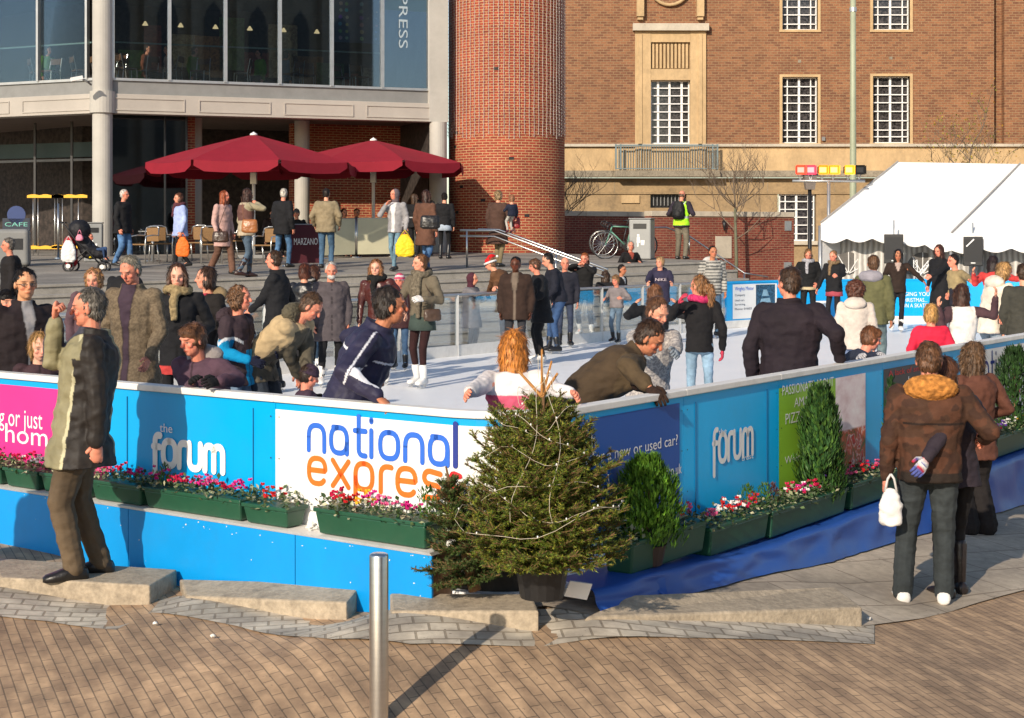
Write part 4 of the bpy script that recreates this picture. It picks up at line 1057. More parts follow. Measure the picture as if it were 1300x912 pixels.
def hand(mb, w, d, up, H, side, curl=.5, spread=.25, detail=True, fist=False):
    """palm, four bent fingers of different length and a thumb leaving its side. d: along the fingers, up: back of the hand"""
    d = d.normalized(); up = (up-d*up.dot(d)).normalized(); x = d.cross(up)*side      # x points to the thumb side
    k = H/1.75; pl = .085*k; r = .0105*k
    mb.capsule(w, w+d*pl*.5, .026*k, .034*k, 8, .55, x); mb.capsule(w+d*pl*.4, w+d*pl*.86, .036*k, .037*k, 8, .42, x)
    ns = 6 if detail else 4
    for i, (off, ln) in enumerate(((.030,.066),(.0105,.075),(-.009,.069),(-.027,.055))):
        b0 = w+d*(pl*.86)+x*off*k; dd = (d+x*spread*off*12*.3).normalized(); L = ln*k
        c = curl*(1.0+.08*i) if not fist else 1.75
        p = b0; ang = c*.35 if not fist else 1.2
        pts = [p]
        for seg in (.45,.32,.23):
            dirv = dd*math.cos(ang)-up*math.sin(ang); p = p+dirv*L*seg; pts.append(p); ang += c*.75
        mb.tube(pts, [r, r*.95, r*.88, r*.72], ns)
    t0 = w+d*pl*.28+x*.026*k; t1 = t0+(d*.7+x*.75-up*.25).normalized()*.034*k; t2 = t1+(d*.9+x*(.1 if not fist else -.6)-up*.45).normalized()*.032*k
    mb.tube([t0, t1, t2], [r*1.35, r*1.15, r*.85], ns)

def pjeans(col, seed=0):
    def f(co):
        out = np.tile(np.array([col], np.float32), (len(co), 1))
        n = np.array([noise.noise(Vector((x*5+seed, y*5, z*2.2))) for x, y, z in co], np.float32)
        return out*(1+.55*n)[:,None]
    return f

def person(label, px, s, H, z0=None, head=0, facez=None, skin='fair', lean=0, side=0, twist=0, hy=0, hp=0, ht=0,
           L=(.035,.03,-.31), Rt=(.035,.03,-.31), feet=((-.06,0,0),(.06,0,0)), top=(.1,.1,.1), bulk=1.0, hem=.05, topmat=None, pat=None,
           hood=None, collar=None, inner=None, bottom=(.03,.04,.07), bmat=None, legw=1.0, flare=1.0, skirt=None, tights=None, shoes=(.02,.02,.02), skate=False, boots=False,
           hair=(.05,.03,.02), style='short', hat=None, scarf=None, gloves=None, group='skaters and onlookers', cat=None, legs=True, curl=.55, hip=0, LH=None, RH=None, fistL=False, fistR=False, nowr=False, child=False, zadj=0, sleeve=None, poleL=None, poleR=None, open_=0, armw=1.0, extras=None, upL=None, upR=None, width=1.0):
    X, Y = (px-HX)/s, F/s
    if z0 == 'plaza': z0 = plaza_z(Y)
    elif z0 == 'street': z0 = G(X, Y)
    elif z0 is None: z0 = 0.0
    z0 += zadj
    th = R(head+180); seed = len(DEFER)*1.7
    near = s > 140; mid = s > 88
    vox = .0075 if near else (.012 if mid else .019); vh = .006 if near else (.010 if mid else .015)
    if s > 190: vh = .0045
    root_inv = Matrix.Translation((X, Y, z0)) @ Matrix.Rotation(th, 4, 'Z'); root_inv = root_inv.inverted()
    if skate: H -= .045
    hh = .155+.043*H if not child else .152+.038*H
    k = H/1.75; Z = Vector((0,0,1))
    soleh = .045 if skate else .0
    # trunk frame
    hz = (.515*H)*(1-.0)+soleh; P0 = v3(0, -math.sin(R(lean))*.14*H+hip, hz-abs(math.sin(R(lean)))*.02*H)
    u = v3(math.sin(R(side)), math.sin(R(lean))*math.cos(R(side)), math.cos(R(lean))*math.cos(R(side))).normalized()
    r0 = v3(math.cos(R(twist)), math.sin(R(twist)), 0); r = (r0-u*r0.dot(u)).normalized(); f = u.cross(r).normalized()
    T = (H+soleh-hh-.035*H)-hz       # hip joint to base of the neck
    rh = v3(1,0,0); fh = v3(0,1,0)
    def sp(t): return P0+(Z*(1-min(1,max(0,t*2)))+u*min(1,max(0,t*2))).normalized()*0+ (u*T*t if t > 0 else Z*T*t)
    NB = sp(1.0)
    hd = (u*.55+Z*.75+f*.12).normalized(); 
    HC = NB+hd*(.035*H+hh*.46)+f*.02*k
    # head frame
    a = R(hy); hf0 = (f*1 + fh*.6).normalized() if lean > 20 else f
    hfw = (Matrix.Rotation(a, 3, 'Z') @ hf0); hfw = v3(hfw.x, hfw.y, 0).normalized() if True else hfw
    pt = R(hp); hf = (hfw*math.cos(pt)-Z*math.sin(pt)).normalized(); hr = v3(hfw.y, -hfw.x, 0); hu = hr.cross(hf).normalized()
    if ht: M = Matrix.Rotation(R(ht), 3, hf); hr = M @ hr; hu = M @ hu
    HC = HC + hf*.01
    def hpt(x, y, z): return HC+hr*(x*hh)+hf*(y*hh)+hu*(z*hh)
    # joints
    sw = .107*H*width*(1 if not child else .96); SHc = sp(.90)
    SL, SR = SHc-r*sw, SHc+r*sw
    l1, l2 = .172*H, .150*H
    def arm(S, sd, spec, world, pole):
        if world is not None: t = root_inv @ P(*world)
        else: t = S+r*(spec[0]*H*sd)+f*(spec[1]*H)+Z*(spec[2]*H)
        pl = Vector(pole) if pole else (r*sd*.55-f*.7-Z*.45)
        return ik(S, t, l1, l2, pl)
    EL_, WL = arm(SL, -1, L, LH, poleL); ER, WR = arm(SR, 1, Rt, RH, poleR)
    HL, HRr = P0-rh*.052*H, P0+rh*.052*H
    ft = [v3(feet[0][0]*H, feet[0][1]*H, feet[0][2]*H+.045*H+soleh), v3(feet[1][0]*H, feet[1][1]*H, feet[1][2]*H+.045*H+soleh)]
    KL, AL = ik(HL, ft[0], .245*H, .235*H, v3(-.1,1,.1)); KR, AR = ik(HR_:=HRr, ft[1], .245*H, .235*H, v3(.1,1,.1))
    skc = SK[skin] if isinstance(skin, str) else skin
    # ---- body: one continuous surface
    b = Blend()
    b.ell(hpt(0,-.015,.10), (.325*hh,.395*hh,.40*hh), hr, hf, hu); b.ell(hpt(0,.10,-.19), (.25*hh,.255*hh,.285*hh), hr, hf, hu)
    b.ell(hpt(0,.20,-.36), (.12*hh,.13*hh,.10*hh), hr, hf, hu, 10, 7)
    b.capsule(hpt(0,.36,.06), hpt(0,.43,-.09), .038*hh, .062*hh, 8); b.ell(hpt(0,.325,.12), (.23*hh,.07*hh,.05*hh), hr, hf, hu, 10, 6)
    b.ell(hpt(0,.315,-.245), (.10*hh,.07*hh,.055*hh), hr, hf, hu, 10, 6)
    for sd in (-1,1):
        b.ell(hpt(.33*sd,-.02,-.03), (.045*hh,.075*hh,.125*hh), (hr*.9-hf*.35*sd).normalized(), (hf*.9+hr*.35*sd).normalized(), hu, 8, 6); b.ell(hpt(.15*sd,.25,-.10), (.11*hh,.09*hh,.09*hh), hr, hf, hu, 8, 6)
    b.capsule(NB-u*.03*H, HC-hu*.25*hh-hf*.06*hh, .235*hh, .22*hh, 12)
    b.loft([(sp(t), r, f, a_*H*.93, b_*H*.9) for t, a_, b_ in ((-.14,.06,.05),(-.05,.085,.065),(.1,.088,.065),(.35,.076,.058),(.65,.09,.066),(.88,.085,.055),(1.0,.04,.04))], 14)
    for S, E, W_, sd in ((SL, EL_, WL, -1), (SR, ER, WR, 1)):
        b.capsule(S-r*sd*.03*H-u*.01*H, E, .022*H, .017*H); b.capsule(E, W_, .017*H, .0145*H)
    for Hp, K, A_ in ((HL, KL, AL), (HRr, KR, AR)):
        b.capsule(Hp, K, .038*H, .025*H); b.capsule(K, A_, .024*H, .016*H); b.capsule(A_, A_+v3(0,.06*H,-.025*H), .02*H, .018*H)
    hands = MB()
    ex = []
    for (E, W_, sd, fist, up_) in ((EL_, WL, -1, fistL, upL), (WR and ER, WR, 1, fistR, upR)):
        d = (W_-E).normalized(); up = Vector(up_) if up_ else (r*sd*.8+Z*.5-f*.2)
        if abs(up.normalized().dot(d)) > .9: up = Z+f*.3
        if gloves: ex.append(MB())
        hand(hands if not gloves else ex[-1], W_, d, up, H*1.04 if not gloves else H*1.18, -sd if up.z >= 0 else sd, curl, detail=near, fist=fist)
    sk = np.array(skc, np.float32); hcn, hrn, hfn, hun = (np.array(v, np.float32) for v in (HC, hr, hf, hu))
    brow = np.array(hair, np.float32)*.7
    def pskin(co):
        d = co-hcn; x = d@hrn/hh; y = d@hfn/hh; z = d@hun/hh; n = len(co)
        out = np.tile(sk, (n, 1)); fr = y > .12
        ch = np.exp(-(((np.abs(x)-.17)/.09)**2+((z+.12)/.09)**2))*fr+np.exp(-((x/.06)**2+((z+.09)/.07)**2))*fr*(y > .38)
        out = out*(1+np.outer(ch*.8, np.array([.12,-.28,-.25])))
        def sp_(cx, cz, rx, rz, col, w):
            m = np.clip(1.6-np.sqrt(((np.abs(x)-cx)/rx)**2+((z-cz)/rz)**2)*1.0, 0, 1)*fr*w
            nonlocal out; out = out*(1-m[:,None])+np.array(col, np.float32)*m[:,None]
        blur = 1.0 if near else (1.25 if mid else 1.5)
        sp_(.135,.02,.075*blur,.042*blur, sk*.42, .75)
        if near: sp_(.135,.0,.042,.017,(.55,.5,.46),.85)
        sp_(.135,.0,.022*blur,.022*blur,(.02,.014,.01),1)
        sp_(.145,.105,.075,.018*blur,brow,.75)
        sp_(0,-.255,.085,.026*blur,(skc[0]*.75,skc[1]*.38,skc[2]*.36),.85)
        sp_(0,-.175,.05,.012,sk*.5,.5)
        return out
    body = b.make('person', SKIN, None, vh, pskin, smooth=2 if near else 1, extra=(hands, skc))
    body.location = (X, Y, z0); body.rotation_euler.z = th
    tag(body, label, cat or ('child' if child else 'person'), group)
    for gm in ex:
        gm.c = [(*gloves, 1)]*len(gm.v); gm.build('glove', WOOL, body, smooth=True)
    # ---- top garment
    j = Blend(); B = bulk
    prof = [(-.06,.098,.074),(.06,.098,.075),(.3,.094,.070),(.55,.102,.075),(.78,.112,.077),(.90,.104,.066),(.97,.068,.054),(1.02,.047,.047)]
    fl_ = 1.0+.0*B
    secs = []
    hl = hem*H
    if hl > .03*H:
        for q in (1.0,.66,.33): secs.append((P0-Z*(hl*q)+fh*.0, rh, fh, (.098+.03*q*min(1,hem*4))*H*B, (.077+.035*q*min(1,hem*4))*H*B))
    for t, a_, b_ in prof: secs.append((sp(t), (rh*(1-min(1,max(0,t*2.5)))+r*min(1,max(0,t*2.5))).normalized(), (fh*(1-min(1,max(0,t*2.5)))+f*min(1,max(0,t*2.5))).normalized(), a_*H*B*(width if t > .5 else 1), b_*H*B))
    j.loft(secs, 18, 2.2)
    for S, E, W_, sd in ((SL, EL_, WL, -1), (SR, ER, WR, 1)):
        aw = armw*(.6+.4*B)
        j.capsule(S-r*sd*.035*H-u*.012*H, S, .040*H*B, .041*H*aw); j.capsule(S, E, .041*H*aw, .034*H*aw); d = (W_-E); j.capsule(E, E+d*.93, .034*H*aw, .0255*H*aw)
    if collar is not None: 
        j.loft([(NB-u*.02*H, r, f, .058*H, .056*H), (NB+hd*.03*H, r, f, .048*H*1.1, .050*H*1.1)], 14)
    sleeves = sleeve
    tp = np.array(top, np.float32)
    NBn, un, rn, fn = (np.array(v, np.float32) for v in (NB, u, r, f)); P0n = np.array(P0, np.float32)
    SLn, SRn, ELn, ERn, WLn, WRn = (np.array(v, np.float32) for v in (SL, SR, EL_, ER, WL, WR))
    def segd(co, A, B_):
        ab = B_-A; t = np.clip(((co-A)@ab)/(ab@ab+1e-9), 0, 1); return np.linalg.norm(co-(A+t[:,None]*ab), axis=1), t
    def ptop(co):
        n = len(co); out = np.tile(tp, (n, 1)); d = co-P0n; x = d@rn; y = d@fn; z = d@un
        dl, tl = segd(co, SLn, ELn); dr, tr_ = segd(co, SRn, ERn); dl2, _ = segd(co, ELn, WLn); dr2, _ = segd(co, ERn, WRn)
        arm_ = (np.minimum(np.minimum(dl, dr), np.minimum(dl2, dr2)) < .05*H*B) & (np.abs(x) > .085*H)
        if pat: pat(co, x/H, y/H, z/H, arm_, out)
        if inner is not None:
            w = np.clip((z-(T*(.45 if open_ else .62)))/(T*.4), 0, 1)*(.02 if open_ else .045)*H+ (open_*H)
            m = (np.abs(x) < w) & (y > .01) & ~arm_ & ((z > T*.62) | (open_ > 0)); out[m] = inner
            zi = (np.abs(np.abs(x)-w) < .006) & (y > .01) & ~arm_ & (z > -hl); out[zi] *= .6
        elif not nowr and y is not None:
            m = (np.abs(x) < .006) & (y > .01); out[m] *= .45
        if sleeves is not None: out[arm_] = sleeves
        e = np.array([noise.noise(Vector((p[0]*3+seed, p[1]*3, p[2]*3))) for p in co], np.float32); out *= (1+.16*e)[:,None]
        return out
    jo = j.make('jacket', topmat or CLOTH, body, vox, ptop, wrinkle=.011*k, wscale=8.5/k, extra=None, seed=seed)
    if hood is not None:
        h = Blend(); c = NB-f*.055*H+u*.0*H
        h.ell(c, (.085*H*B,.045*H*B,.052*H), r, (f*.8-u*.5).normalized(), (u*.8+f*.5).normalized()); h.capsule(NB+r*.055*H-u*.01*H-f*.02*H, NB+r*.03*H+f*.04*H-u*.03*H, .022*H, .014*H); h.capsule(NB-r*.055*H-u*.01*H-f*.02*H, NB-r*.03*H+f*.04*H-u*.03*H, .022*H, .014*H)
        h.make('hood', WOOL if hood[0] > .4 and hood[2] < .1 else CLOTH, body, vox, const(hood) if not (hood[0] > .4 and hood[2] < .1) else pspeck(hood), wrinkle=.006, wscale=14 if hood[2] > .1 else 45, seed=seed)
    # ---- trousers / skirt / legs
    if legs:
        lw = legw; bt = Blend(); lc_ = bottom
        if tights: bb_ = tights; rr = (.048,.0325,.0325,.0215)
        else: bb_ = bottom; rr = (.052*lw,.036*lw,.036*lw,.0285*lw*flare)
        bt.ell(P0+Z*.0, (.088*H,.072*H,.06*H))
        for Hp, K, A_ in ((HL, KL, AL), (HRr, KR, AR)): bt.capsule(Hp, K, rr[0]*H, rr[1]*H); bt.capsule(K, A_+Z*.012*H-(v3(0,0,0) if tights else Z*.012*H), rr[2]*H, rr[3]*H)
        bt.make('trousers' if not tights else 'tights', bmat or (DENIM if (bottom[2] > bottom[0]*1.25 and bottom[2] > .05) else CLOTH), body, vox, pjeans(bb_, seed) if not tights else const(bb_), wrinkle=.006*k if not tights else .001, wscale=11/k, seed=seed)
        if skirt:
            sc_, sl = skirt; sk_ = MB(); q = Z
            sk_.loft([(P0-Z*sl*H, rh, fh, (.115+.02*sl)*H, .095*H), (P0-Z*sl*.5*H, rh, fh, .112*H, .09*H), (P0+Z*.03*H, rh, fh, .092*H, .078*H)], 18)
            sk_.c = [(*sc_, 1)]*len(sk_.v); sk_.build('skirt', CLOTH, body, smooth=True)
        for A_, K, fx in ((AL, KL, -.12), (AR, KR, .12)):
            sh = MB(); fd = v3(fx, 1, 0).normalized(); rr_ = v3(fd.y, -fd.x, 0); tz = (A_.z-soleh-.045*H)
            pitch = min(.6, tz/H*4); fd = (fd*math.cos(pitch)-Z*math.sin(pitch)).normalized(); up = rr_.cross(fd)
            base = A_-up*.043*H
            fl = .145*H
            sh.loft([(base-fd*.045*H+up*.020*H, rr_, up, .014*H, .014*H), (base-fd*.038*H+up*.024*H, rr_, up, .024*H, .024*H), (base+up*.030*H, rr_, up, .028*H, .031*H), (base+fd*.035*H+up*.024*H, rr_, up, .029*H, .025*H), (base+fd*.07*H+up*.018*H, rr_, up, .031*H, .018*H), (base+fd*.095*H+up*.015*H, rr_, up, .024*H, .014*H), (base+fd*.105*H+up*.013*H, rr_, up, .010*H, .009*H)], 12, 2.4)
            if skate or boots:
                ax = (K-A_).normalized(); ln = .09*H if skate else .16*H
                sh.capsule(A_, A_+ax*ln, .027*H, .033*H)
            sh.c = [(*shoes, 1)]*len(sh.v); so = sh.build('ice_skate' if skate else ('boot' if boots else 'shoe'), LEATHER, body, smooth=True)
            if skate:
                bl = MB(); bl.bar(base-fd*.045*H-Z*.028, base+fd*.10*H-Z*.028, .006, .012); bl.bar(base-fd*.02*H-Z*.004, base-fd*.02*H-Z*.03, .03, .01, fd); bl.bar(base+fd*.06*H-Z*.004, base+fd*.06*H-Z*.03, .03, .01, fd)
                bl.box(tuple(base+fd*.03*H-Z*.002), (.05*k,.2*k,.008), math.atan2(-fd.x, fd.y)); bl.build('blade', STEEL, so)
    # ---- hair, hats
    hb = Blend(); hc = np.array(hair, np.float32)
    def he(x, y, z, a_, b_, c_): hb.ell(hpt(x,y,z), (a_*hh,b_*hh,c_*hh), hr, hf, hu)
    def phair(co):
        e = np.array([noise.noise(Vector((p[0]*24, p[1]*24, p[2]*7))) for p in co], np.float32); return hc*(1+.45*e)[:,None]
    wr = .012
    if style == 'bald': he(0,-.09,-.02,.345,.37,.22); wr = .004
    elif style == 'hoodup': pass
    elif not (hat and hat[0] == 'hood'):
        he(0,-.09,.145,.352,.405,.42); he(0,-.17,-.05,.325,.27,.30)
        if style == 'fringe' or style == 'bowl': he(0,.08,.24,.33,.33,.28)
        if style == 'bowl': he(0,-.04,.02,.37,.36,.33)
        if style in ('long','longw'):
            ww = 1.12 if style == 'longw' else 1; D = (Z*.75+hu*.25).normalized()
            q = [hpt(0,-.08,.12)]; secs = [(hpt(0,-.1,.1), hr, hf, .37*hh*ww, .34*hh)]
            for t, a_, b_ in ((.35,.39,.30),(.7,.39,.24),(1.05,.35,.17),(1.35,.25,.11)): secs.append((hpt(0,-.12,.1)-D*t*hh-hf*.08*t*hh, hr, hf, a_*hh*ww, b_*hh))
            hb.loft(secs, 14)
            for sd in (-1,1): hb.tube([hpt(.27*sd,.12,.3), hpt(.34*sd,.14,.0), hpt(.33*sd,.14,-.35), hpt(.31*sd,.10,-.35)-D*.5*hh], [.08*hh,.10*hh,.10*hh,.05*hh], 8)
            wr = .014 if style == 'long' else .024
        if style == 'curly': he(0,-.1,.06,.46,.44,.46); he(-.2,-.1,-.2,.24,.26,.25); he(.2,-.1,-.2,.24,.26,.25); wr = .035
        if style == 'afro': he(0,-.12,.08,.54,.5,.5); he(0,-.2,-.25,.45,.36,.32); wr = .04
        if style in ('pony','ponycurly'):
            hb.tube([hpt(0,-.42,.12), hpt(0,-.62,.05), hpt(0,-.68,-.4), hpt(0,-.6,-.95), hpt(0,-.5,-1.2)], [.09*hh,.15*hh,.2*hh,.16*hh,.05*hh], 8); wr = .02 if style == 'pony' else .035
        if style == 'bob': he(0,-.1,-.1,.39,.36,.40); 
        if style == 'bun': he(0,-.42,.2,.16,.16,.16)
    if hb.v: ho = hb.make('hair', HAIR, body, max(vh*1.1,.006), phair, wrinkle=wr*hh*2.2, wscale=30 if style in ('curly','afro','ponycurly','longw') else 20, smooth=1, seed=seed); HCARD[ho.name] = (HC, hu, hf, hh, style in ('long','longw','pony','ponycurly','bob'), 2 if near else (1 if mid else 0))
    if hat:
        kind, hcol = hat[0], hat[1]; hm = Blend()
        if kind == 'hood':
            hm.ell(hpt(0,-.13,.06), (.43*hh,.46*hh,.52*hh), hr, hf, hu); hm.capsule(hpt(0,-.15,-.1), NB, .36*hh, .33*hh)
            hm.make('hood', CLOTH, body, vox, const(hcol), wrinkle=.006, wscale=14, seed=seed)
        elif kind == 'beanie':
            hm.ell(hpt(0,-.04,.22), (.375*hh,.43*hh,.37*hh), hr, hf, hu); hm.tube([hpt(.38*math.cos(t), -.04+.43*math.sin(t), .14) for t in [i*math.pi/6 for i in range(13)]], .055*hh, 6)
            stripes = hat[2] if len(hat) > 2 else None
            def ph(co):
                out = np.tile(np.array(hcol, np.float32), (len(co), 1))
                if stripes is not None: zz = ((co-hcn)@hun)/hh; out[(np.sin(zz*22) > .35)] = stripes
                return out
            hm.make('woolly_hat', WOOL, body, vox, ph, seed=seed)
        elif kind == 'santa':
            hm.ell(hpt(0,-.03,.22), (.37*hh,.42*hh,.34*hh), hr, hf, hu); hm.tube([hpt(0,-.1,.45), hpt(.12,-.3,.6), hpt(.3,-.55,.45)], [.25*hh,.15*hh,.07*hh], 8)
            hm.make('santa_hat', WOOL, body, vox, const((.62,.01,.015)), seed=seed)
            w_ = MB(); w_.tube([hpt(.40*math.cos(t), -.03+.45*math.sin(t), .12) for t in [i*math.pi/8 for i in range(17)]], .08*hh, 8); w_.ell(hpt(.34,-.6,.4), (.1*hh,)*3); w_.c = [(.8,.79,.77,1)]*len(w_.v); w_.build('hat_trim', WOOL, body, smooth=True)
    if scarf is not None:
        sc = Blend(); cen = NB+hd*.02*H
        sc.tube([cen+r*.062*H*math.cos(t)+f*(.062*H*math.sin(t)+.004)+Z*.008*H*math.sin(t*2) for t in [i*math.pi/8 for i in range(17)]], .026*H, 8, flat=1)
        sc.tube([cen+f*.065*H, cen+f*.078*H-u*.06*H+r*.02*H, cen+f*.088*H*max(1,B*.95)-u*.17*H+r*.015*H], [.026*H,.026*H,.02*H], 8)
        if len(scarf) > 3: sc.tube([cen+f*.062*H-r*.02*H, cen+f*.085*H-u*.1*H-r*.025*H, cen+f*.095*H-u*.34*H-r*.03*H], [.024*H,.024*H,.02*H], 8)
        sc.make('scarf', WOOL, body, vox, pspeck(scarf[:3]), wrinkle=.006, wscale=16, seed=seed)
    info = dict(root=body, WL=WL, WR=WR, EL=EL_, ER=ER, NB=NB, P0=P0, HC=HC, r=r, f=f, u=u, hh=hh, H=H, M=Matrix.Translation((X,Y,z0)) @ Matrix.Rotation(th, 4, 'Z'), hpt=hpt)
    if extras: extras(info)
    return info
def pspeck(col):
    def f(co):
        e = np.array([noise.noise(Vector((p[0]*40, p[1]*40, p[2]*40))) for p in co], np.float32)
        return np.array(col, np.float32)*(1+.7*e)[:,None]
    return f
# garment patterns
def p_stripes(c2, per=.03, th=0.):
    def f(co, x, y, z, arm, out):
        m = np.sin(z*2*math.pi/per) > th; out[m & ~arm] = c2; m2 = np.sin(co[:,2]*2*math.pi/(per*1.7)) > th; out[m2 & arm] = c2
    return f
def p_camo(cols):
    def f(co, x, y, z, arm, out):
        n = np.array([noise.noise(Vector((p[0]*11, p[1]*11, p[2]*15))) for p in co]); n2 = np.array([noise.noise(Vector((p[0]*14+9, p[1]*14, p[2]*18))) for p in co])
        out[n > .08] = cols[0]; out[n2 > .16] = cols[1]
    return f
def p_tweed(c2):
    def f(co, x, y, z, arm, out):
        n = np.array([noise.noise(Vector((p[0]*70, p[1]*70, p[2]*70))) for p in co]); out[n > 0] = c2
    return f
def p_yoke(c2, zc=.22, armtoo=False):
    def f(co, x, y, z, arm, out):
        out[(z > zc) & (~arm | armtoo)] = c2
    return f
def p_band(c2, z0, z1, arm_=None):
    def f(co, x, y, z, arm, out):
        out[(z > z0) & (z < z1) & ~arm] = c2
        if arm_ is not None: out[arm] = arm_
    return f
def p_back(c2):
    def f(co, x, y, z, arm, out): out[(y < .0) & ~arm] = c2
    return f

# things carried
def bag(label, cat, pos, size, col, name='shoulder_bag', m=None, strap=None, rz=0, rough=None, plastic=False, group=None, parts=None):
    o = thing(name, label, cat, pos, rz, group); w_, d_, h_ = size
    b = Blend()
    b.loft([(v3(0,0,0), v3(1,0,0), v3(0,1,0), w_*.36, d_*.36), (v3(0,0,h_*.12), v3(1,0,0), v3(0,1,0), w_*.5, d_*.5), (v3(0,0,h_*.55), v3(1,0,0), v3(0,1,0), w_*.49, d_*.46), (v3(0,0,h_*.85), v3(1,0,0), v3(0,1,0), w_*(.32 if plastic else .46), d_*.3), (v3(0,0,h_), v3(1,0,0), v3(0,1,0), w_*(.14 if plastic else .42), d_*.14)], 14, 2.6)
    b.make('bag_body', m or (SHELL if plastic else LEATHER), o, .012, const(col), wrinkle=.009 if plastic else .004, wscale=16, seed=len(DEFER))
    s_ = MB()
    if strap:
        inv = (Matrix.Translation(Vector(pos)) @ Matrix.Rotation(rz, 4, 'Z')).inverted()
        s_.tube([inv @ Vector(p) for p in strap], .011, 6, flat=.4)
    else:
        for sd in (-1,1): s_.tube([(sd*.05*w_/.2,0,h_*.92),(sd*.02,0,h_+.06),(0,0,h_+.09)], .008, 6)
    s_.c = [(*[c*.8 for c in col],1)]*len(s_.v); s_.build('strap', LEATHER, o, smooth=True); return o
BLK = (.010,.010,.012); NAV = (.014,.017,.04); BRN = (.05,.027,.017); JEAN = (.055,.10,.19); JEANL = (.16,.26,.38); JEAND = (.025,.04,.075); KHA = (.27,.2,.11)
HB = (.055,.028,.014); HD = (.014,.009,.007); HBL = (.42,.24,.09); HG = (.28,.26,.24); HR = (.22,.065,.02); HW = (.55,.52,.48); HM = (.11,.055,.025)
WSK = (.78,.76,.73)

def railpt(px, dz=.03, off=-.03):
    t = tpx(px, off); p = bar(t, RZ+dz, off); s_ = F/p.y; return (px, HY+(CZ-p.z)*s_, s_)
def W2(info, v): return info['M'] @ v

def stripe_gloves(i):
    for ch in i['root'].children:
        if ch.name.startswith('glove'):
            me = ch.data; ca = me.color_attributes['Col']; w_ = min((i['WL'], i['WR']), key=lambda q: (me.vertices[0].co-q).length)
            for v in me.vertices:
                d = (v.co-w_).length; c = (.50,.02,.03) if d < .035 else ((.7,.68,.66) if d < .055 else ((.06,.08,.28) if d < .078 else ((.7,.68,.66) if d < .09 else ((.5,.02,.03) if d < .11 else (.08,.10,.32)))))
                ca.data[v.index].color = (*c, 1)
def spectacles(i):
    b = MB(); h = i['hpt']
    for sd in (-1,1): b.tube([h(sd*.14+.085*math.cos(t), .375, .0+.05*math.sin(t)) for t in [k*math.pi/6 for k in range(13)]], .0018, 5); b.tube([h(sd*.225,.36,.01), h(sd*.335,.0,.03)], .002, 4)
    b.tube([h(-.055,.41,.01), h(.055,.41,.01)], .002, 4); b.build('spectacles', DARKMET, i['root'])
def beard(i, col):
    b = MB(); h = i['hpt']; b.ell(h(0,.20,-.33), (.24*i['hh'], .20*i['hh'], .17*i['hh']), n=12); b.c = [(*col,1)]*len(b.v); b.build('beard', HAIR, i['root'], smooth=True)
# ===== street side
def olive(co, x, y, z, arm, out):
    dark = (.022,.018,.016)
    out[(x < -.02) & (y < .035)] = dark; out[(x < -.0) & arm] = dark
    out[arm & (z > .245) & (y > .03)] = (.25,.225,.13); s_ = (np.abs(y-.040) < .005) & (x < -.02) & ~arm; out[s_] = (.5,.47,.3)
i1 = person('grey haired man in olive and black jacket shielding his eyes on the stone block', 110, 211, 1.76, z0=1.95-434/211, head=-78, skin='red', hy=-2, hp=3, lean=-8, top=(.25,.225,.13), bulk=1.3, hem=.12, pat=olive, topmat=SHELL, collar=1, inner=(.05,.05,.07),
   L=(.02,-.02,-.325), RH=(70,405,213.5), fistR=True, upR=(.1,.9,.5), poleR=(.1,.35,-1), bottom=(.12,.085,.052), bmat=CLOTH, legw=1.22, flare=1.05, shoes=(.012,.01,.009), hair=(.13,.115,.095), style='short', feet=((-.045,.035,0),(.05,-.045,0)), group='people on the street side', curl=.7)
_cm = p_camo([(.085,.034,.018),(.045,.02,.012)])
def camo(co, x, y, z, arm, out):
    _cm(co, x, y, z, arm, out); out[(z < -.005) & ~arm] = (.022,.014,.010); out[(np.abs(z-.18) < .0035) & ~arm & (y < 0)] = (.02,.011,.008)
i2 = person('young man in brown mottled jacket with orange fleece hood seen from behind', 1180, 201, 1.66, z0='street', head=170, skin='pink', top=(.06,.028,.016), bulk=1.22, hem=.04, pat=camo, nowr=True, hood=(.44,.18,.04),
   L=(.05,.0,-.33), Rt=(.10,.12,-.18), bottom=(.035,.042,.045), bmat=DENIM, legw=1.2, flare=1.12, shoes=(.75,.72,.68), hair=(.13,.06,.028), style='short', feet=((-.10,0,0),(.055,.02,0)), group='people on the street side', hp=4, width=1.06)
uj = None
i3 = person('brown haired girl hugging the young man in the fleece hooded jacket', 1214, 197, 1.56, z0='street', head=195, skin='fair', hy=35, hp=8, ht=14, side=-8, top=(.03,.022,.03), sleeve=(.03,.022,.03), bulk=1.0, hem=.05, nowr=True,
   LH=(1176,583,206), upL=(0,-1,.2), poleL=(-.3,-1,-.6), Rt=(.05,.2,-.1), bottom=(.012,.011,.012), legw=.8, shoes=(.02,.015,.015), boots=True, hair=(.10,.04,.02), style='long', feet=((-.05,0,0),(.05,.06,0)), group='people on the street side', gloves=(.50,.03,.04), extras=lambda i: stripe_gloves(i))
i4 = person('woman with long wavy hair and brown jacket standing beyond the hugging couple', 1238, 161, 1.52, z0='street', head=205, skin='fair', hy=10, top=(.12,.045,.028), bulk=1.1, hem=.12, nowr=True, hair=(.12,.065,.032), style='longw',
   bottom=(.014,.011,.011), legw=1.5, flare=1.7, L=(.06,.14,-.16), Rt=(.04,.1,-.2), group='people on the street side')
# people waiting beside the photographer, outside the picture; their shadows fall on the boards
person('onlooker in long coat standing left of the photographer', 650-(4.15/8.3)*1950, 1950/8.3, 1.72, z0='street', head=180, top=(.03,.03,.035), bulk=1.3, hem=.26, skin='fair', group='people on the street side')


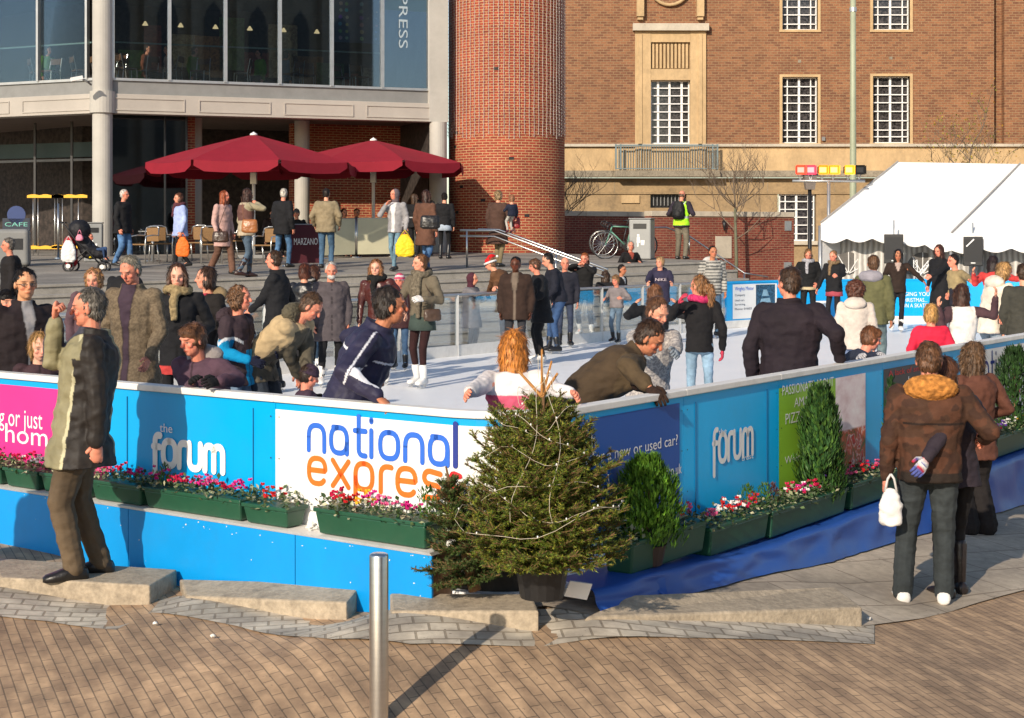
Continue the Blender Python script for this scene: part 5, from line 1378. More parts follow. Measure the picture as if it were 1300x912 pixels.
# ===== behind the left boards, left to right
def sb(px, back=.36):
    """scale at which someone seen at this bearing stands `back` metres behind the boards"""
    t = tpx(px); p = bar(t, 0, 0); rx = (px-HX)/F; nn = N1 if t < 0 else N2
    return F/(p.y+back/abs(nn.x*rx+nn.y))
def ob(label, px, H, s=None, back=.36, **k): return person(label, px, s or sb(px, back), H, **k)
ob('man with black hair and glasses in black zip jacket at the pink board', 30, 1.72, back=.5, head=35, skin='east', hy=-2, top=(.016,.010,.012), inner=(.28,.27,.28), open_=.006, bulk=1.15, hem=.08, collar=1, hair=HD, L=(.02,.0,-.3), Rt=(.03,.03,-.3), bottom=JEAND, extras=lambda i: spectacles(i))
ob('small blond child peeping over the pink board', 50, 1.27, back=.36, head=20, skin='pale', hy=10, hp=15, top=(.05,.025,.03), hair=HBL, style='bob', child=True, bottom=JEAND, L=(.0,-.03,-.24), Rt=(.0,-.03,-.24))
ob('dark haired boy behind the man with glasses at the left edge', 6, 1.50, s=148, head=40, top=BLK, hair=HD, style='bowl', child=True)
person('grey haired man in dark coat on the steps at the left edge', 14, 82, 1.72, z0=.22, head=-70, top=(.012,.010,.011), bulk=1.25, hem=.2, hair=(.16,.14,.12), bottom=BLK, skin='red', group='people on the steps and plaza')
person('woman with curly ginger hair in mauve jumper reaching down behind the shielding man', 112, 118, 1.62, head=10, side=-6, hy=-10, hp=12, top=(.09,.05,.06), bulk=.95, hair=(.30,.15,.06), style='curly', L=(.12,.1,-.24), Rt=(.03,.05,-.3), bottom=JEAND)
person('dark haired person in black jacket turned away behind the tweed coat', 155, 98, 1.73, head=160, lean=14, top=BLK, bulk=1.2, hair=BRN, bottom=BLK)
person('tall man with short grey hair in open brown tweed coat over jeans', 170, 150, 1.80, head=-14, hy=-8, hp=24, lean=3, skin='red', top=(.18,.135,.085), pat=p_tweed((.13,.095,.06)), inner=(.05,.03,.045), open_=.018, bulk=1.18, hem=.18, hair=(.33,.29,.22), L=(.03,.1,-.28), Rt=(.05,-.02,-.31), bottom=(.045,.08,.15), shoes=(.05,.03,.02), skate=True,
   scarf=None, collar=1)
person('young woman with long brown hair and leopard scarf in black coat with red hem', 226, 136, 1.71, head=8, skin='pale', hp=8, top=BLK, bulk=.98, hem=.14, pat=p_band((.50,.05,.045), -.14, -.085), scarf=(.30,.22,.11), hair=(.075,.034,.02), style='long', bottom=BLK, shoes=WSK, skate=True, L=(.01,.1,-.2), Rt=(.04,.02,-.31))
person('woman with brown bobbed hair facing left in black jacket with fur hood', 266, 128, 1.66, head=-50, skin='fair', hy=-25, top=(.014,.011,.010), bulk=1.15, hem=.1, hood=(.24,.17,.09), inner=(.4,.03,.06), hair=(.06,.03,.018), style='bob', bottom=BLK, skate=True, shoes=WSK)
turq = (.0,.25,.50)
def p_turq(co, x, y, z, arm, out):
    out[(z > .13)] = (.045,.028,.034); m = arm & (z < .19) & (z > .03); out[m] = turq; out[(z < .13) & ~arm & (x < .03)] = turq; w_ = (np.abs(z-.165-.03*np.abs(np.sin(y*40))) < .009); out[w_ & (np.abs(x) > .05)] = (.7,.7,.7)
person('boy with curly brown hair in turquoise and brown ski jacket facing right', 300, 152, 1.55, head=70, skin='pink', hy=10, top=(.045,.028,.034), bulk=1.12, hem=.07, pat=p_turq, hood=(.045,.028,.034), hair=(.17,.085,.04), style='curly', child=True, bottom=(.14,.20,.28), L=(.02,.14,-.17), Rt=(.02,.15,-.2), shoes=(.03,.03,.04), skate=True, gloves=(.01,.012,.03))
ob('boy in mauve hooded sweatshirt leaning his forearms on the forum board', 262, 1.45, back=.34, head=-22, lean=22, hy=-20, hp=12, skin='pink', top=(.085,.045,.065), bulk=1.15, hem=.05, hood=(.30,.27,.26), hair=(.13,.06,.03), style='bowl', child=True, RH=railpt(244), LH=railpt(277, .05), gloves=BLK, bottom=JEAND)
person('man in black coat seen in profile stretching an arm to the left', 352, 101, 1.78, head=-95, skin='pink', hy=-5, top=BLK, bulk=1.15, hem=.12, collar=1, hair=HB, LH=(318,394,101), Rt=(.03,-.05,-.3), bottom=BLK, skate=True, shoes=BLK)
person('woman with dark red hair in black leather jacket seen from behind', 386, 94, 1.60, head=165, top=BLK, topmat=LEATHER, hair=(.10,.03,.015), style='bob', bottom=BLK, skate=True, shoes=WSK)
person('girl with brown bobbed hair half hidden beside the leather jacket woman', 398, 90, 1.56, head=150, top=(.06,.03,.02), hair=(.09,.035,.02), style='bob', bottom=JEAND, skate=True, shoes=WSK)
person('boy in black patterned woolly hat and navy coat', 396, 90, 1.40, head=-20, hp=12, skin='tan', top=(.012,.015,.035), bulk=1.2, hem=.09, hat=('beanie', BLK, (.35,.33,.3)), hair=HD, child=True, bottom=(.035,.07,.12), skate=True, shoes=WSK, feet=((-.06,-.02,0),(.06,.12,0)), Rt=(.05,.15,-.2))
person('white haired bearded man in long grey coat on skates', 420, 97, 1.63, head=12, skin='red', hp=5, top=(.085,.07,.075), bulk=1.25, hem=.17, hair=HW, style='short', bottom=BLK, skate=True, shoes=WSK, feet=((-.06,0,0),(.09,.10,0)), extras=lambda i: beard(i, (.55,.52,.48)))
def pbeige(co, x, y, z, arm, out): out[(y > .045) & ~arm] = (.10,.085,.06)
person('man in beige coat bending right over to help a small child', 352, 150, 1.76, head=72, lean=52, hy=8, hp=38, skin='red', top=(.46,.34,.19), pat=pbeige, bulk=1.2, hem=.10, hood=(.10,.085,.055), hair=(.10,.055,.03), LH=(392,492,152), RH=(380,488,148), bottom=(.035,.045,.06), legw=1.1, feet=((-.08,-.10,0),(.09,.02,0)), hip=-.02, skate=True, shoes=BLK)
ob('toddler in dark purple snowsuit held by the bending man', 388, .90, s=154, head=110, skin='pink', hp=20, top=(.055,.03,.05), bulk=1.35, hat=('beanie', (.05,.03,.05)), child=True, bottom=(.03,.03,.035), legw=1.3, L=(.08,.12,-.06), gloves=BLK)
piping = lambda co, x, y, z, arm, out: (out.__setitem__((np.abs(y-.012) < .0035) & arm, (.75,.75,.8)), out.__setitem__(((np.abs(z-.235) < .004)) & ~arm, (.75,.75,.8)), out.__setitem__((y < .0) & (z < .04) & ~arm, (.10,.10,.20)), out.__setitem__((arm & (np.abs(z-.20) < .012) & (y > .02)), (.75,.75,.8)))
iN = ob('balding man in navy tracksuit jacket with white piping gripping the express board', 455, 1.73, back=.34, head=82, lean=24, hy=20, hp=0, skin='tan', top=(.026,.024,.055), pat=piping, topmat=SHELL, bulk=1.22, hem=.1, collar=1, hair=(.03,.022,.018), style='short', RH=railpt(480,.03,-.02), LH=(470,470,200), upR=(0,0,1), curl=.9, bottom=(.03,.03,.06))
person('woman with long ginger hair and black scarf in maroon leather jacket', 482, 96, 1.66, head=-8, side=4, skin='pale', hp=3, top=(.075,.018,.015), topmat=LEATHER, bulk=.98, scarf=(.012,.012,.012), hair=(.24,.10,.035), style='longw', L=(.14,.05,-.25), LH=None, bottom=JEAND, skate=True, shoes=WSK)
person('small girl in pink striped hat and dark coat on black skates', 508, 87, 1.42, head=-10, skin='pink', top=(.05,.018,.02), bulk=1.15, hem=.1, hat=('beanie', (.55,.06,.13), (.7,.6,.6)), child=True, bottom=(.06,.12,.22), skate=True, shoes=BLK)
i5 = person('young woman in greenish brown coat and short skirt skating with white gloves', 536, 98, 1.73, head=-32, skin='fair', hy=-30, hp=3, top=(.135,.11,.075), bulk=1.05, hem=.035, collar=1, scarf=(.14,.115,.08,1), hair=(.17,.075,.03), style='bun', L=(.02,.16,-.14), Rt=(.0,.18,-.14), gloves=(.72,.69,.66), tights=(.028,.009,.009), skirt=((.045,.065,.055),.10), skate=True, shoes=WSK, feet=((-.04,.04,0),(.06,-.02,0)))
wp = i5['M'] @ i5['WR']; nb_ = i5['M'] @ i5['NB']; hp_ = P(549,402,98.5)
bag('small brown patterned handbag hanging at the hip of the skating woman', 'handbag', tuple(P(549,408,99.2)), (.24,.10,.16), (.07,.04,.025), strap=[P(549,395,99.2), P(545,372,99), P(534,350,98.4)], rz=.3, group=None)
# behind the glass, on the steps
person('woman in maroon hood and grey coat sitting behind the glass barrier', 598, 72, 1.42, z0=-.1, head=60, skin='fair', hy=5, top=(.16,.15,.16), bulk=1.3, hem=.2, hat=('hood', (.07,.018,.03)), RH=(618,372,73), L=(.03,.15,-.1), bottom=BLK, gloves=BLK, group='people on the steps and plaza')
person('person in santa hat and brown coat bending over from the steps', 642, 74, 1.72, z0=.05, head=-105, lean=38, hp=20, top=(.12,.055,.025), bulk=1.2, hem=.15, hat=('santa',0), hair=(.2,.1,.05), LH=(620,372,73), RH=(628,366,75), bottom=BLK, group='people on the steps and plaza')
person('young man with short black hair in open brown jacket on the ice', 655, 85, 1.66, head=-8, skin='brown', top=(.035,.018,.012), inner=(.16,.12,.09), open_=.012, bulk=1.3, hem=.1, collar=1, hair=(.008,.007,.007), bottom=(.03,.03,.035), skate=True, shoes=(.25,.24,.23))
person('boy in black coat with brown fringe looking left on white skates', 686, 82, 1.63, head=-78, skin='pink', lean=8, hp=10, top=BLK, bulk=1.15, hem=.15, hair=(.11,.05,.025), style='bowl', child=True, bottom=BLK, legw=1.2, skate=True, shoes=WSK, L=(.0,.14,-.2))
person('young man in navy jacket and blue jeans leaning towards the group', 706, 76, 1.72, head=-80, lean=16, hp=18, top=(.012,.013,.022), bulk=1.15, hem=.02, hair=HD, bottom=(.035,.075,.17), skate=True, shoes=BLK, feet=((-.07,.0,0),(.05,.06,0)), L=(.0,.12,-.22))
person('man with cropped hair peering out behind the leaning young man', 717, 72, 1.60, head=5, skin='red', top=(.02,.02,.03), bulk=1.1, hair=(.20,.11,.07), style='bald', bottom=(.03,.04,.07), skate=True, shoes=BLK)
person('woman in black coat with ponytail holding her hands to her face', 743, 66, 1.65, head=-20, skin='pink', hp=8, top=(.008,.008,.009), bulk=.98, hem=.08, hair=HR, style='pony', L=(-.07,.13,.06), Rt=(-.05,.11,.06), bottom=(.01,.01,.012), skate=True, shoes=WSK, feet=((-.09,.02,0),(.08,-.04,.02)))
person('woman with brown hair sitting low behind the glass barrier', 768, 58, 1.42, z0=-.2, head=160, top=BLK, hair=BRN, style='longw', group='people on the steps and plaza')
person('young man with dark hair sitting sideways behind the glass barrier', 788, 58, 1.55, z0=-.2, head=55, skin='tan', top=BLK, inner=(.6,.6,.6), hair=HD, bottom=BLK, group='people on the steps and plaza')
person('grey blond woman in black velvet jacket on the upper steps', 800, 53, 1.55, z0=.3, head=20, skin='red', hy=-12, hp=-5, top=(.008,.007,.008), inner=(.3,.06,.04), bulk=1.1, hair=(.50,.45,.40), style='bob', bottom=BLK, L=(.0,.15,-.12), Rt=(.02,.14,-.14), group='people on the steps and plaza')
person('small blond boy in grey sweatshirt standing on black skates', 783, 70, 1.27, head=-35, skin='pink', hp=5, top=(.22,.19,.19), pat=p_band((.02,.25,.07), -.1,-.012), bulk=1.15, hem=.02, hair=(.26,.14,.06), style='bowl', child=True, bottom=(.12,.18,.25), skate=True, shoes=BLK, L=(.06,.12,-.12), Rt=(.05,.10,-.14), feet=((-.07,.06,0),(.09,-.05,.01)))
i6 = person('blond boy in navy sweatshirt with chest lettering spreading his arms', 838, 70, 1.60, head=0, skin='fair', hy=-35, hp=-8, top=(.030,.026,.055), bulk=1.18, hood=(.03,.026,.055), hair=(.38,.22,.10), style='bowl', child=True, LH=(862,386,74), RH=(812,386,74), bottom=(.04,.06,.10), skate=True, shoes=BLK)
def chest(i):
    h = i; f_, r_, u_ = h['f'], h['r'], h['u']; c = h['P0']+u_*.205*h['H']+f_*.094*h['H']
    words('NIKE', lambda a, v: c+r_*a+u_*v+f_*(.012-.9*a*a*3), .11, -.11, 0, .055, TXTR, i['root'])
def chest2(i):
    f_, r_, u_ = i['f'], i['r'], i['u']; c = i['P0']+u_*.2*i['H']+f_*.108*i['H']
    words('NIKE', lambda a, v: c-r_*a+u_*v-f_*(2.2*a*a), -.10, .10, 0, .05, mat('pale_letter', (.55,.45,.47), .6, .05, 5), i['root'])
chest2(i6)
person('girl with long auburn hair seen from behind beside the patterned coat woman', 832, 112, 1.42, head=178, top=BLK, bulk=1.05, hair=(.17,.07,.03), style='long', child=True, LH=(806,387,112), RH=(860,387,112), bottom=BLK)
person('woman with tied brown hair in white patterned coat and grey gloves at the navy board', 826, 165, 1.52, head=20, lean=14, skin='fair', hy=18, hp=22, top=(.52,.47,.42), pat=p_tweed((.30,.27,.26)), nowr=True, bulk=1.15, hem=.1, hair=(.13,.06,.03), style='bun', LH=(868,484,186), RH=(852,488,190), gloves=(.22,.25,.28), bottom=JEAND)
person('man in brown jacket leaning far over the navy board with face turned away', 768, 195, 1.72, head=100, lean=56, hy=-30, hp=32, skin='tan', top=(.095,.063,.032), pat=p_yoke((.07,.045,.024),.0), bulk=1.2, hem=.08, collar=1, nowr=True, hair=(.05,.025,.013), RH=(824,492,208), LH=(800,490,198), gloves=(.035,.018,.012), bottom=BRN, hip=-.05)
i7 = person('girl in short black jacket and pale blue jeans seen from behind', 888, 122, 1.55, head=170, skin='pink', hy=60, top=(.009,.008,.009), bulk=.98, hem=.045, nowr=True, scarf=(.55,.03,.12), hair=(.26,.12,.045), style='ponycurly', LH=(862,384,124), Rt=(.05,.02,-.3), bottom=(.24,.36,.47), bmat=DENIM, legw=.92, gloves=(.55,.05,.09), skate=True, shoes=WSK)
person('tall boy in grey and white striped hooded top on the ice', 904, 66, 1.78, head=15, skin='tan', top=(.40,.38,.34), pat=p_stripes((.09,.09,.085), .036, .1), nowr=True, bulk=1.1, hem=.05, hood=(.55,.53,.5), hair=(.03,.018,.012), bottom=(.05,.10,.17), skate=True, shoes=BLK)
ob('man in dark navy coat with his back turned resting a hand on the rail', 1002, 1.72, back=.40, head=165, skin='red', hy=48, top=(.020,.013,.018), bulk=1.32, hem=.14, nowr=True, collar=1, hair=(.055,.028,.015), RH=railpt(1066,.03,-.04), L=(.05,.0,-.3), bottom=BLK, width=1.05)
i8 = person('red haired girl in white jacket with pink scarf spreading her arms behind the tree', 652, 212, 1.40, head=180, lean=-6, skin='pink', top=(.74,.69,.67), bulk=1.12, hem=.04, nowr=True, pat=p_band((.62,.10,.17), .13, .22), hair=(.50,.18,.03), style='long', child=True, LH=(574,512,232), RH=(742,506,226), bottom=(.5,.1,.2))
# far half of the rink
person('girl in black coat and grey scarf looking down at the far boards', 1026, 60, 1.70, head=-10, skin='pink', hp=22, top=(.008,.008,.009), bulk=1.15, hem=.04, scarf=(.35,.34,.36), hair=(.20,.10,.04), style='bob', bottom=BLK, pat=p_band((.45,.36,.22), -.1, -.0), skate=True, shoes=WSK, L=(.0,.12,-.24), Rt=(.02,.1,-.25))
person('girl in black jacket with fur collar and red striped skirt', 1059, 61, 1.67, head=-40, skin='pink', hp=8, top=BLK, bulk=1.12, scarf=(.20,.13,.07), hair=(.24,.13,.06), style='bun', bottom=BLK, legw=.9, skirt=((.35,.06,.08),.10), tights=(.012,.01,.012), skate=True, shoes=WSK, LH=(1063,350,62), RH=(1036,372,61))
person('tall woman in open black coat with long cream scarf beyond the far boards', 1084, 49, 1.80, z0=.1, head=-25, skin='pink', hy=-12, hp=5, top=BLK, inner=(.62,.56,.42), open_=.03, bulk=1.1, hem=.2, scarf=(.62,.56,.42,1), hair=(.26,.12,.05), style='bun', group='people beyond the far boards')
person('girl with a cloud of curly brown hair in cream hooded top', 1086, 112, 1.46, head=165, top=(.60,.52,.45), hood=(.60,.52,.45), nowr=True, bulk=1.05, hair=(.10,.035,.02), style='afro', child=True, bottom=(.12,.16,.26))
person('young man in olive jacket with grey hood seen from behind', 1108, 95, 1.71, head=150, skin='tan', hy=20, top=(.12,.115,.05), bulk=1.2, hem=.07, nowr=True, hood=(.27,.25,.28), hair=(.12,.06,.03), bottom=(.14,.19,.20), legw=1.15, skate=True, shoes=BLK)
ob('boy in navy coat resting his head over folded arms on the boards', 1085, 1.27, s=150, head=110, lean=30, hp=15, hy=-10, skin='pink', top=(.028,.033,.055), bulk=1.25, nowr=True, hair=(.17,.065,.025), style='bowl', child=True, RH=railpt(1122,.03,-.03), LH=railpt(1105,.03,-.03), gloves=(.45,.43,.44), bottom=JEAND)
person('woman in brown jacket gliding with one arm held out to the right', 1140, 62, 1.70, head=-12, skin='tan', hp=14, top=(.025,.014,.010), bulk=1.0, hem=.05, inner=(.4,.3,.26), hair=HD, style='long', RH=(1127,365,62), LH=(1178,363,63), bottom=(.012,.011,.014), legw=.95, flare=1.2, skate=True, shoes=WSK, feet=((-.03,.03,0),(.07,-.07,.02)))
person('woman in long black coat with dark red hair holding a hand out', 1194, 64, 1.80, head=-55, skin='pink', hp=12, top=BLK, bulk=1.1, hem=.23, collar=1, hair=(.06,.022,.015), style='longw', LH=(1180,352,65), RH=(1178,366,63), bottom=BLK, legw=1.1, skate=True, shoes=BLK)
person('boy in khaki fleece stretching an arm out to the right', 1216, 76, 1.68, head=-75, skin='pink', hy=0, lean=8, top=(.32,.24,.12), pat=p_band((.02,.02,.03), -.08, .14), bulk=1.12, hair=HD, LH=(1246,366,80), RH=(1205,372,75), bottom=(.10,.09,.07), skate=True, shoes=BLK)
person('dark haired girl in red jacket reaching to the left', 1262, 78, 1.66, head=175, lean=6, top=(.62,.055,.05), bulk=1.0, nowr=True, hair=(.02,.010,.010), style='long', RH=(1300,356,80), LH=(1236,347,79), bottom=JEAND, child=False)
person('blond youth in white hooded top and faded jeans bending to the right', 1262, 106, 1.70, head=110, lean=18, hp=20, skin='pink', top=(.72,.63,.52), hood=(.70,.62,.52), nowr=True, bulk=1.15, hair=(.40,.23,.09), style='bob', bottom=(.28,.34,.40), bmat=DENIM, LH=(1272,410,108), Rt=(.02,.14,-.2), skate=True, shoes=WSK)
person('small blond child in bright pinkish red coat seen from behind', 1182, 122, 1.26, head=172, skin='pink', top=(.72,.02,.055), bulk=1.3, hem=.06, nowr=True, hair=(.48,.26,.08), style='bob', child=True, bottom=(.5,.03,.12), L=(.06,.0,-.29), Rt=(.06,.0,-.29))
person('girl in white top with dark sleeves holding both arms out', 1222, 116, 1.44, head=176, top=(.78,.72,.65), sleeve=(.07,.035,.04), nowr=True, bulk=1.05, hem=.03, hair=(.06,.025,.015), style='long', child=True, LH=(1192,390,117), RH=(1264,377,118), bottom=(.03,.032,.04))
person('person in dark olive jacket and pale jeans cut by the right edge', 1300, 108, 1.64, head=170, top=(.05,.047,.036), bulk=1.25, nowr=True, hair=HB, bottom=(.25,.30,.27), hem=.05, skate=True, shoes=BLK)
# ===== upper plaza
PL = 'people on the steps and plaza'
def pp(label, px, s, H, **k): k.setdefault('z0', 'plaza'); return person(label, px, s, H, group=PL, **k)
pp('white haired man in black jacket and jeans walking right past the litter bin', 156, 57, 1.74, head=75, skin='red', top=BLK, bulk=1.3, hem=.08, hair=(.55,.5,.45), bottom=(.08,.17,.33), legw=1.15, feet=((-.03,.09,0),(.03,-.10,.02)))
iw = pp('woman in pale blue jacket with orange carrier bag', 229, 58, 1.66, head=-62, skin='fair', top=(.36,.44,.72), bulk=1.2, hem=.09, hair=(.14,.055,.03), style='bob', bottom=BLK, scarf=(.10,.03,.04), feet=((-.03,.08,0),(.03,-.12,.03)))
bag('orange carrier bag held by the woman in pale blue', 'bag', tuple(P(232,326,59.5)), (.30,.12,.42), (.85,.16,.02), name='carrier_bag', plastic=True)
pp('red haired woman in pale pink coat walking away to the right', 283, 63, 1.70, head=60, skin='pink', hy=10, top=(.48,.30,.27), bulk=1.0, hem=.18, hair=(.28,.065,.02), style='long', bottom=(.12,.06,.04), legw=1.25, flare=1.2, feet=((-.03,.12,0),(.04,-.16,.03)))
bag('brown shoulder bag of the red haired woman', 'bag', tuple(P(280,308,64.5)), (.34,.14,.22), (.045,.022,.015), strap=[P(276,292,64.5), P(284,270,64.5), P(290,256,63)])
pp('woman in striped shawl and jeans with her hand at her ear', 312, 65, 1.74, head=120, skin='pink', hy=10, top=(.42,.34,.24), pat=p_band((.13,.06,.05), .12,.3,(.30,.26,.17)), nowr=True, bulk=1.15, hem=.05, hair=(.05,.022,.015), style='longw', Rt=(-.02,.09,.03), bottom=(.08,.12,.17), boots=True, shoes=(.035,.015,.012), feet=((-.03,.05,0),(.04,-.10,.02)))
bag('tan satchel on the back of the shawl woman', 'bag', tuple(P(317,296,67)), (.32,.12,.26), (.33,.12,.035), strap=[P(310,290,67), P(308,262,67), P(306,250,66)])
pp('grey haired man in black coat standing behind the dark red banner', 359, 57, 1.76, head=150, hy=30, skin='red', top=BLK, bulk=1.2, hem=.1, nowr=True, hair=(.5,.46,.4), bottom=(.07,.15,.27), feet=((-.1,-.05,.0),(.05,.05,0)))
pp('man in khaki jacket and jeans seen from behind beside the cream screen', 414, 57.5, 1.76, head=175, top=(.26,.205,.125), bulk=1.28, hem=.07, nowr=True, hair=HD, L=(.05,.07,-.27), Rt=(.05,.06,-.27), bottom=(.06,.12,.20), legw=1.1)
pp('teenager in grey hood and white shirt raising a hand to the mouth', 502, 60, 1.74, head=-20, hy=-25, skin='pink', top=(.30,.29,.30), inner=(.68,.66,.66), open_=.02, bulk=1.0, hem=.05, hat=('hood', (.14,.11,.12)), hair=HR, Rt=(-.04,.12,.0), bottom=(.14,.24,.31), legw=.85, feet=((-.02,.10,0),(.03,-.06,.01)))
bag('yellow carrier bag in the hand of the hooded teenager', 'bag', tuple(P(514,326,61.5)), (.40,.14,.46), (.85,.58,.02), name='carrier_bag', plastic=True)
pp('woman with long dark hair in brown coat and black handbag', 540, 60, 1.72, head=150, skin='pink', hy=-30, top=(.12,.055,.035), bulk=1.1, hem=.2, nowr=True, hair=(.045,.018,.012), style='long', bottom=(.08,.17,.34), legw=1.15, flare=1.2, feet=((-.04,.10,0),(.05,-.12,.03)), boots=True)
bag('black handbag over the shoulder of the brown coat woman', 'bag', tuple(P(546,291,62)), (.42,.16,.28), (.012,.011,.012), strap=[P(540,283,62), P(546,268,62), P(552,280,62)])
pp('woman in black jacket, pale denim skirt and black leggings by the tower', 564, 50, 1.68, head=170, top=BLK, bulk=1.1, hem=-.02, nowr=True, hair=HD, style='bun', skirt=((.36,.42,.50),.09), tights=(.01,.01,.011), boots=True, shoes=BLK)
pp('dark haired man standing in the cafe doorway behind the brown coat woman', 540, 47.5, 1.76, head=20, skin='tan', top=BLK, hair=HD, bottom=BLK)
pp('woman in black with white striped strap by the cafe screen', 525, 49, 1.66, head=150, hy=-40, skin='fair', top=BLK, pat=p_band((.6,.6,.6), .1,.115), nowr=True, hair=HB, style='long', bottom=BLK)
ic = pp('blond woman in long brown coat carrying a toddler beside the tower', 632, 56.5, 1.72, head=150, skin='fair', hy=-20, top=(.07,.036,.026), bulk=1.15, hem=.22, nowr=True, hair=(.27,.18,.09), style='bob', RH=(652,290,57), Rt=(.0,.15,-.1), bottom=(.23,.18,.10), feet=((-.04,.06,0),(.05,-.04,0)))
tz = P(649,0,57.5)
person('toddler in navy coat held on the arm of the long brown coat', 650, 57.5, .90, z0=CZ+(HY-299)/57.5, head=-150, skin='fair', top=(.012,.016,.035), bulk=1.2, nowr=True, hair=(.26,.12,.06), style='bowl', child=True, bottom=(.38,.36,.33), shoes=(.1,.02,.03), group=PL, feet=((-.06,.1,.08),(.06,.12,.08)), L=(.05,.15,-.12))
bag('dark red bag below the toddler by the tower', 'bag', tuple(P(656,290,57)), (.16,.1,.24), (.25,.012,.015), name='bag')
hv = (.45,.95,.03)
def p_hv(co, x, y, z, arm, out):
    out[~arm & (z > -.02)] = hv; out[~arm & (np.abs(z-.09) < .014)] = (.5,.52,.5); out[~arm & (np.abs(np.abs(x)-.062) < .01) & (z > .1)] = (.5,.52,.5)
ih = pp('balding man in high visibility waistcoat with black rucksack', 865, 50.5, 1.74, head=150, skin='red', hy=-10, hp=10, top=(.03,.022,.035), pat=p_hv, bulk=1.22, hem=.05, nowr=True, hair=(.16,.10,.07), style='bald', Rt=(.02,.12,-.14), L=(.03,.12,-.16), bottom=(.15,.13,.095), bmat=CLOTH, legw=1.2, flare=1.05)
bk = thing('rucksack', 'black rucksack on the back of the man in the high visibility waistcoat', 'rucksack', ih['M'] @ (ih['P0']+ih['u']*.06*1.74-ih['f']*.17), R(150+180))
b = Blend(); b.loft([(v3(0,0,0),v3(1,0,0),v3(0,1,0),.13,.08),(v3(0,-.02,.1),v3(1,0,0),v3(0,1,0),.17,.12),(v3(0,-.01,.32),v3(1,0,0),v3(0,1,0),.16,.11),(v3(0,0,.46),v3(1,0,0),v3(0,1,0),.10,.07)], 14, 2.6)
b.ell((0,-.12,.13),(.11,.05,.11)); b.make('pack_body', SHELL, bk, .014, const((.012,.012,.013)), wrinkle=.008, wscale=14)
b = MB()
for sd in (-1,1): b.tube([(sd*.1,.06,.42),(sd*.11,.16,.47),(sd*.12,.26,.36),(sd*.12,.22,.15),(sd*.12,.08,.06)], .018, 6, flat=.5)
b.c = [(.012,.012,.013,1)]*len(b.v); b.build('strap', SHELL, bk, smooth=True)
# seated at the cafe, half hidden by the screens
def seated(label, px, s, top, hair, **k): return person(label, px, s, 1.68, z0='plaza', zadj=-.42, group='people seated at the cafe', top=top, hair=hair, bottom=BLK, feet=((-.06,.2,.22),(.06,.2,.22)), **k)
seated('seated person in grey woolly hat behind the dark red banner', 377, 49, BLK, HD, head=-10, hat=('beanie', (.10,.10,.11)))
seated('seated person with dark hair in the shadow beside the banner', 345, 48, (.03,.02,.02), HD, head=40)
seated('seated dark haired customer behind the cream screens', 453, 48, (.02,.015,.015), HD, head=0, skin='tan')
seated('seated customer in grey top nearest the cream screen gap', 436, 47.5, (.05,.05,.06), HB, head=30, style='bob')
# carried in the street
bag('white carrier bag held by the young man in the fleece hood', 'bag', tuple(P(1131,668,203)), (.15,.10,.235), (.80,.77,.74), name='carrier_bag', plastic=True)

for k_, (px, c_, hr_, lb) in enumerate(DINERS):
    s_ = (48-(px-130)/426*3.5 if px > 130 else 48-(130-px)/390*5)-1.9
    person(lb, px, s_, 1.68, z0=Zg-.52, head=[60,-60,70,-50,120,80][k_], top=c_, hair=hr_, bottom=BLK, feet=((-.06,.2,.22),(.06,.2,.22)), group='diners behind the upper glazing', style='short' if k_ % 2 else 'bob')
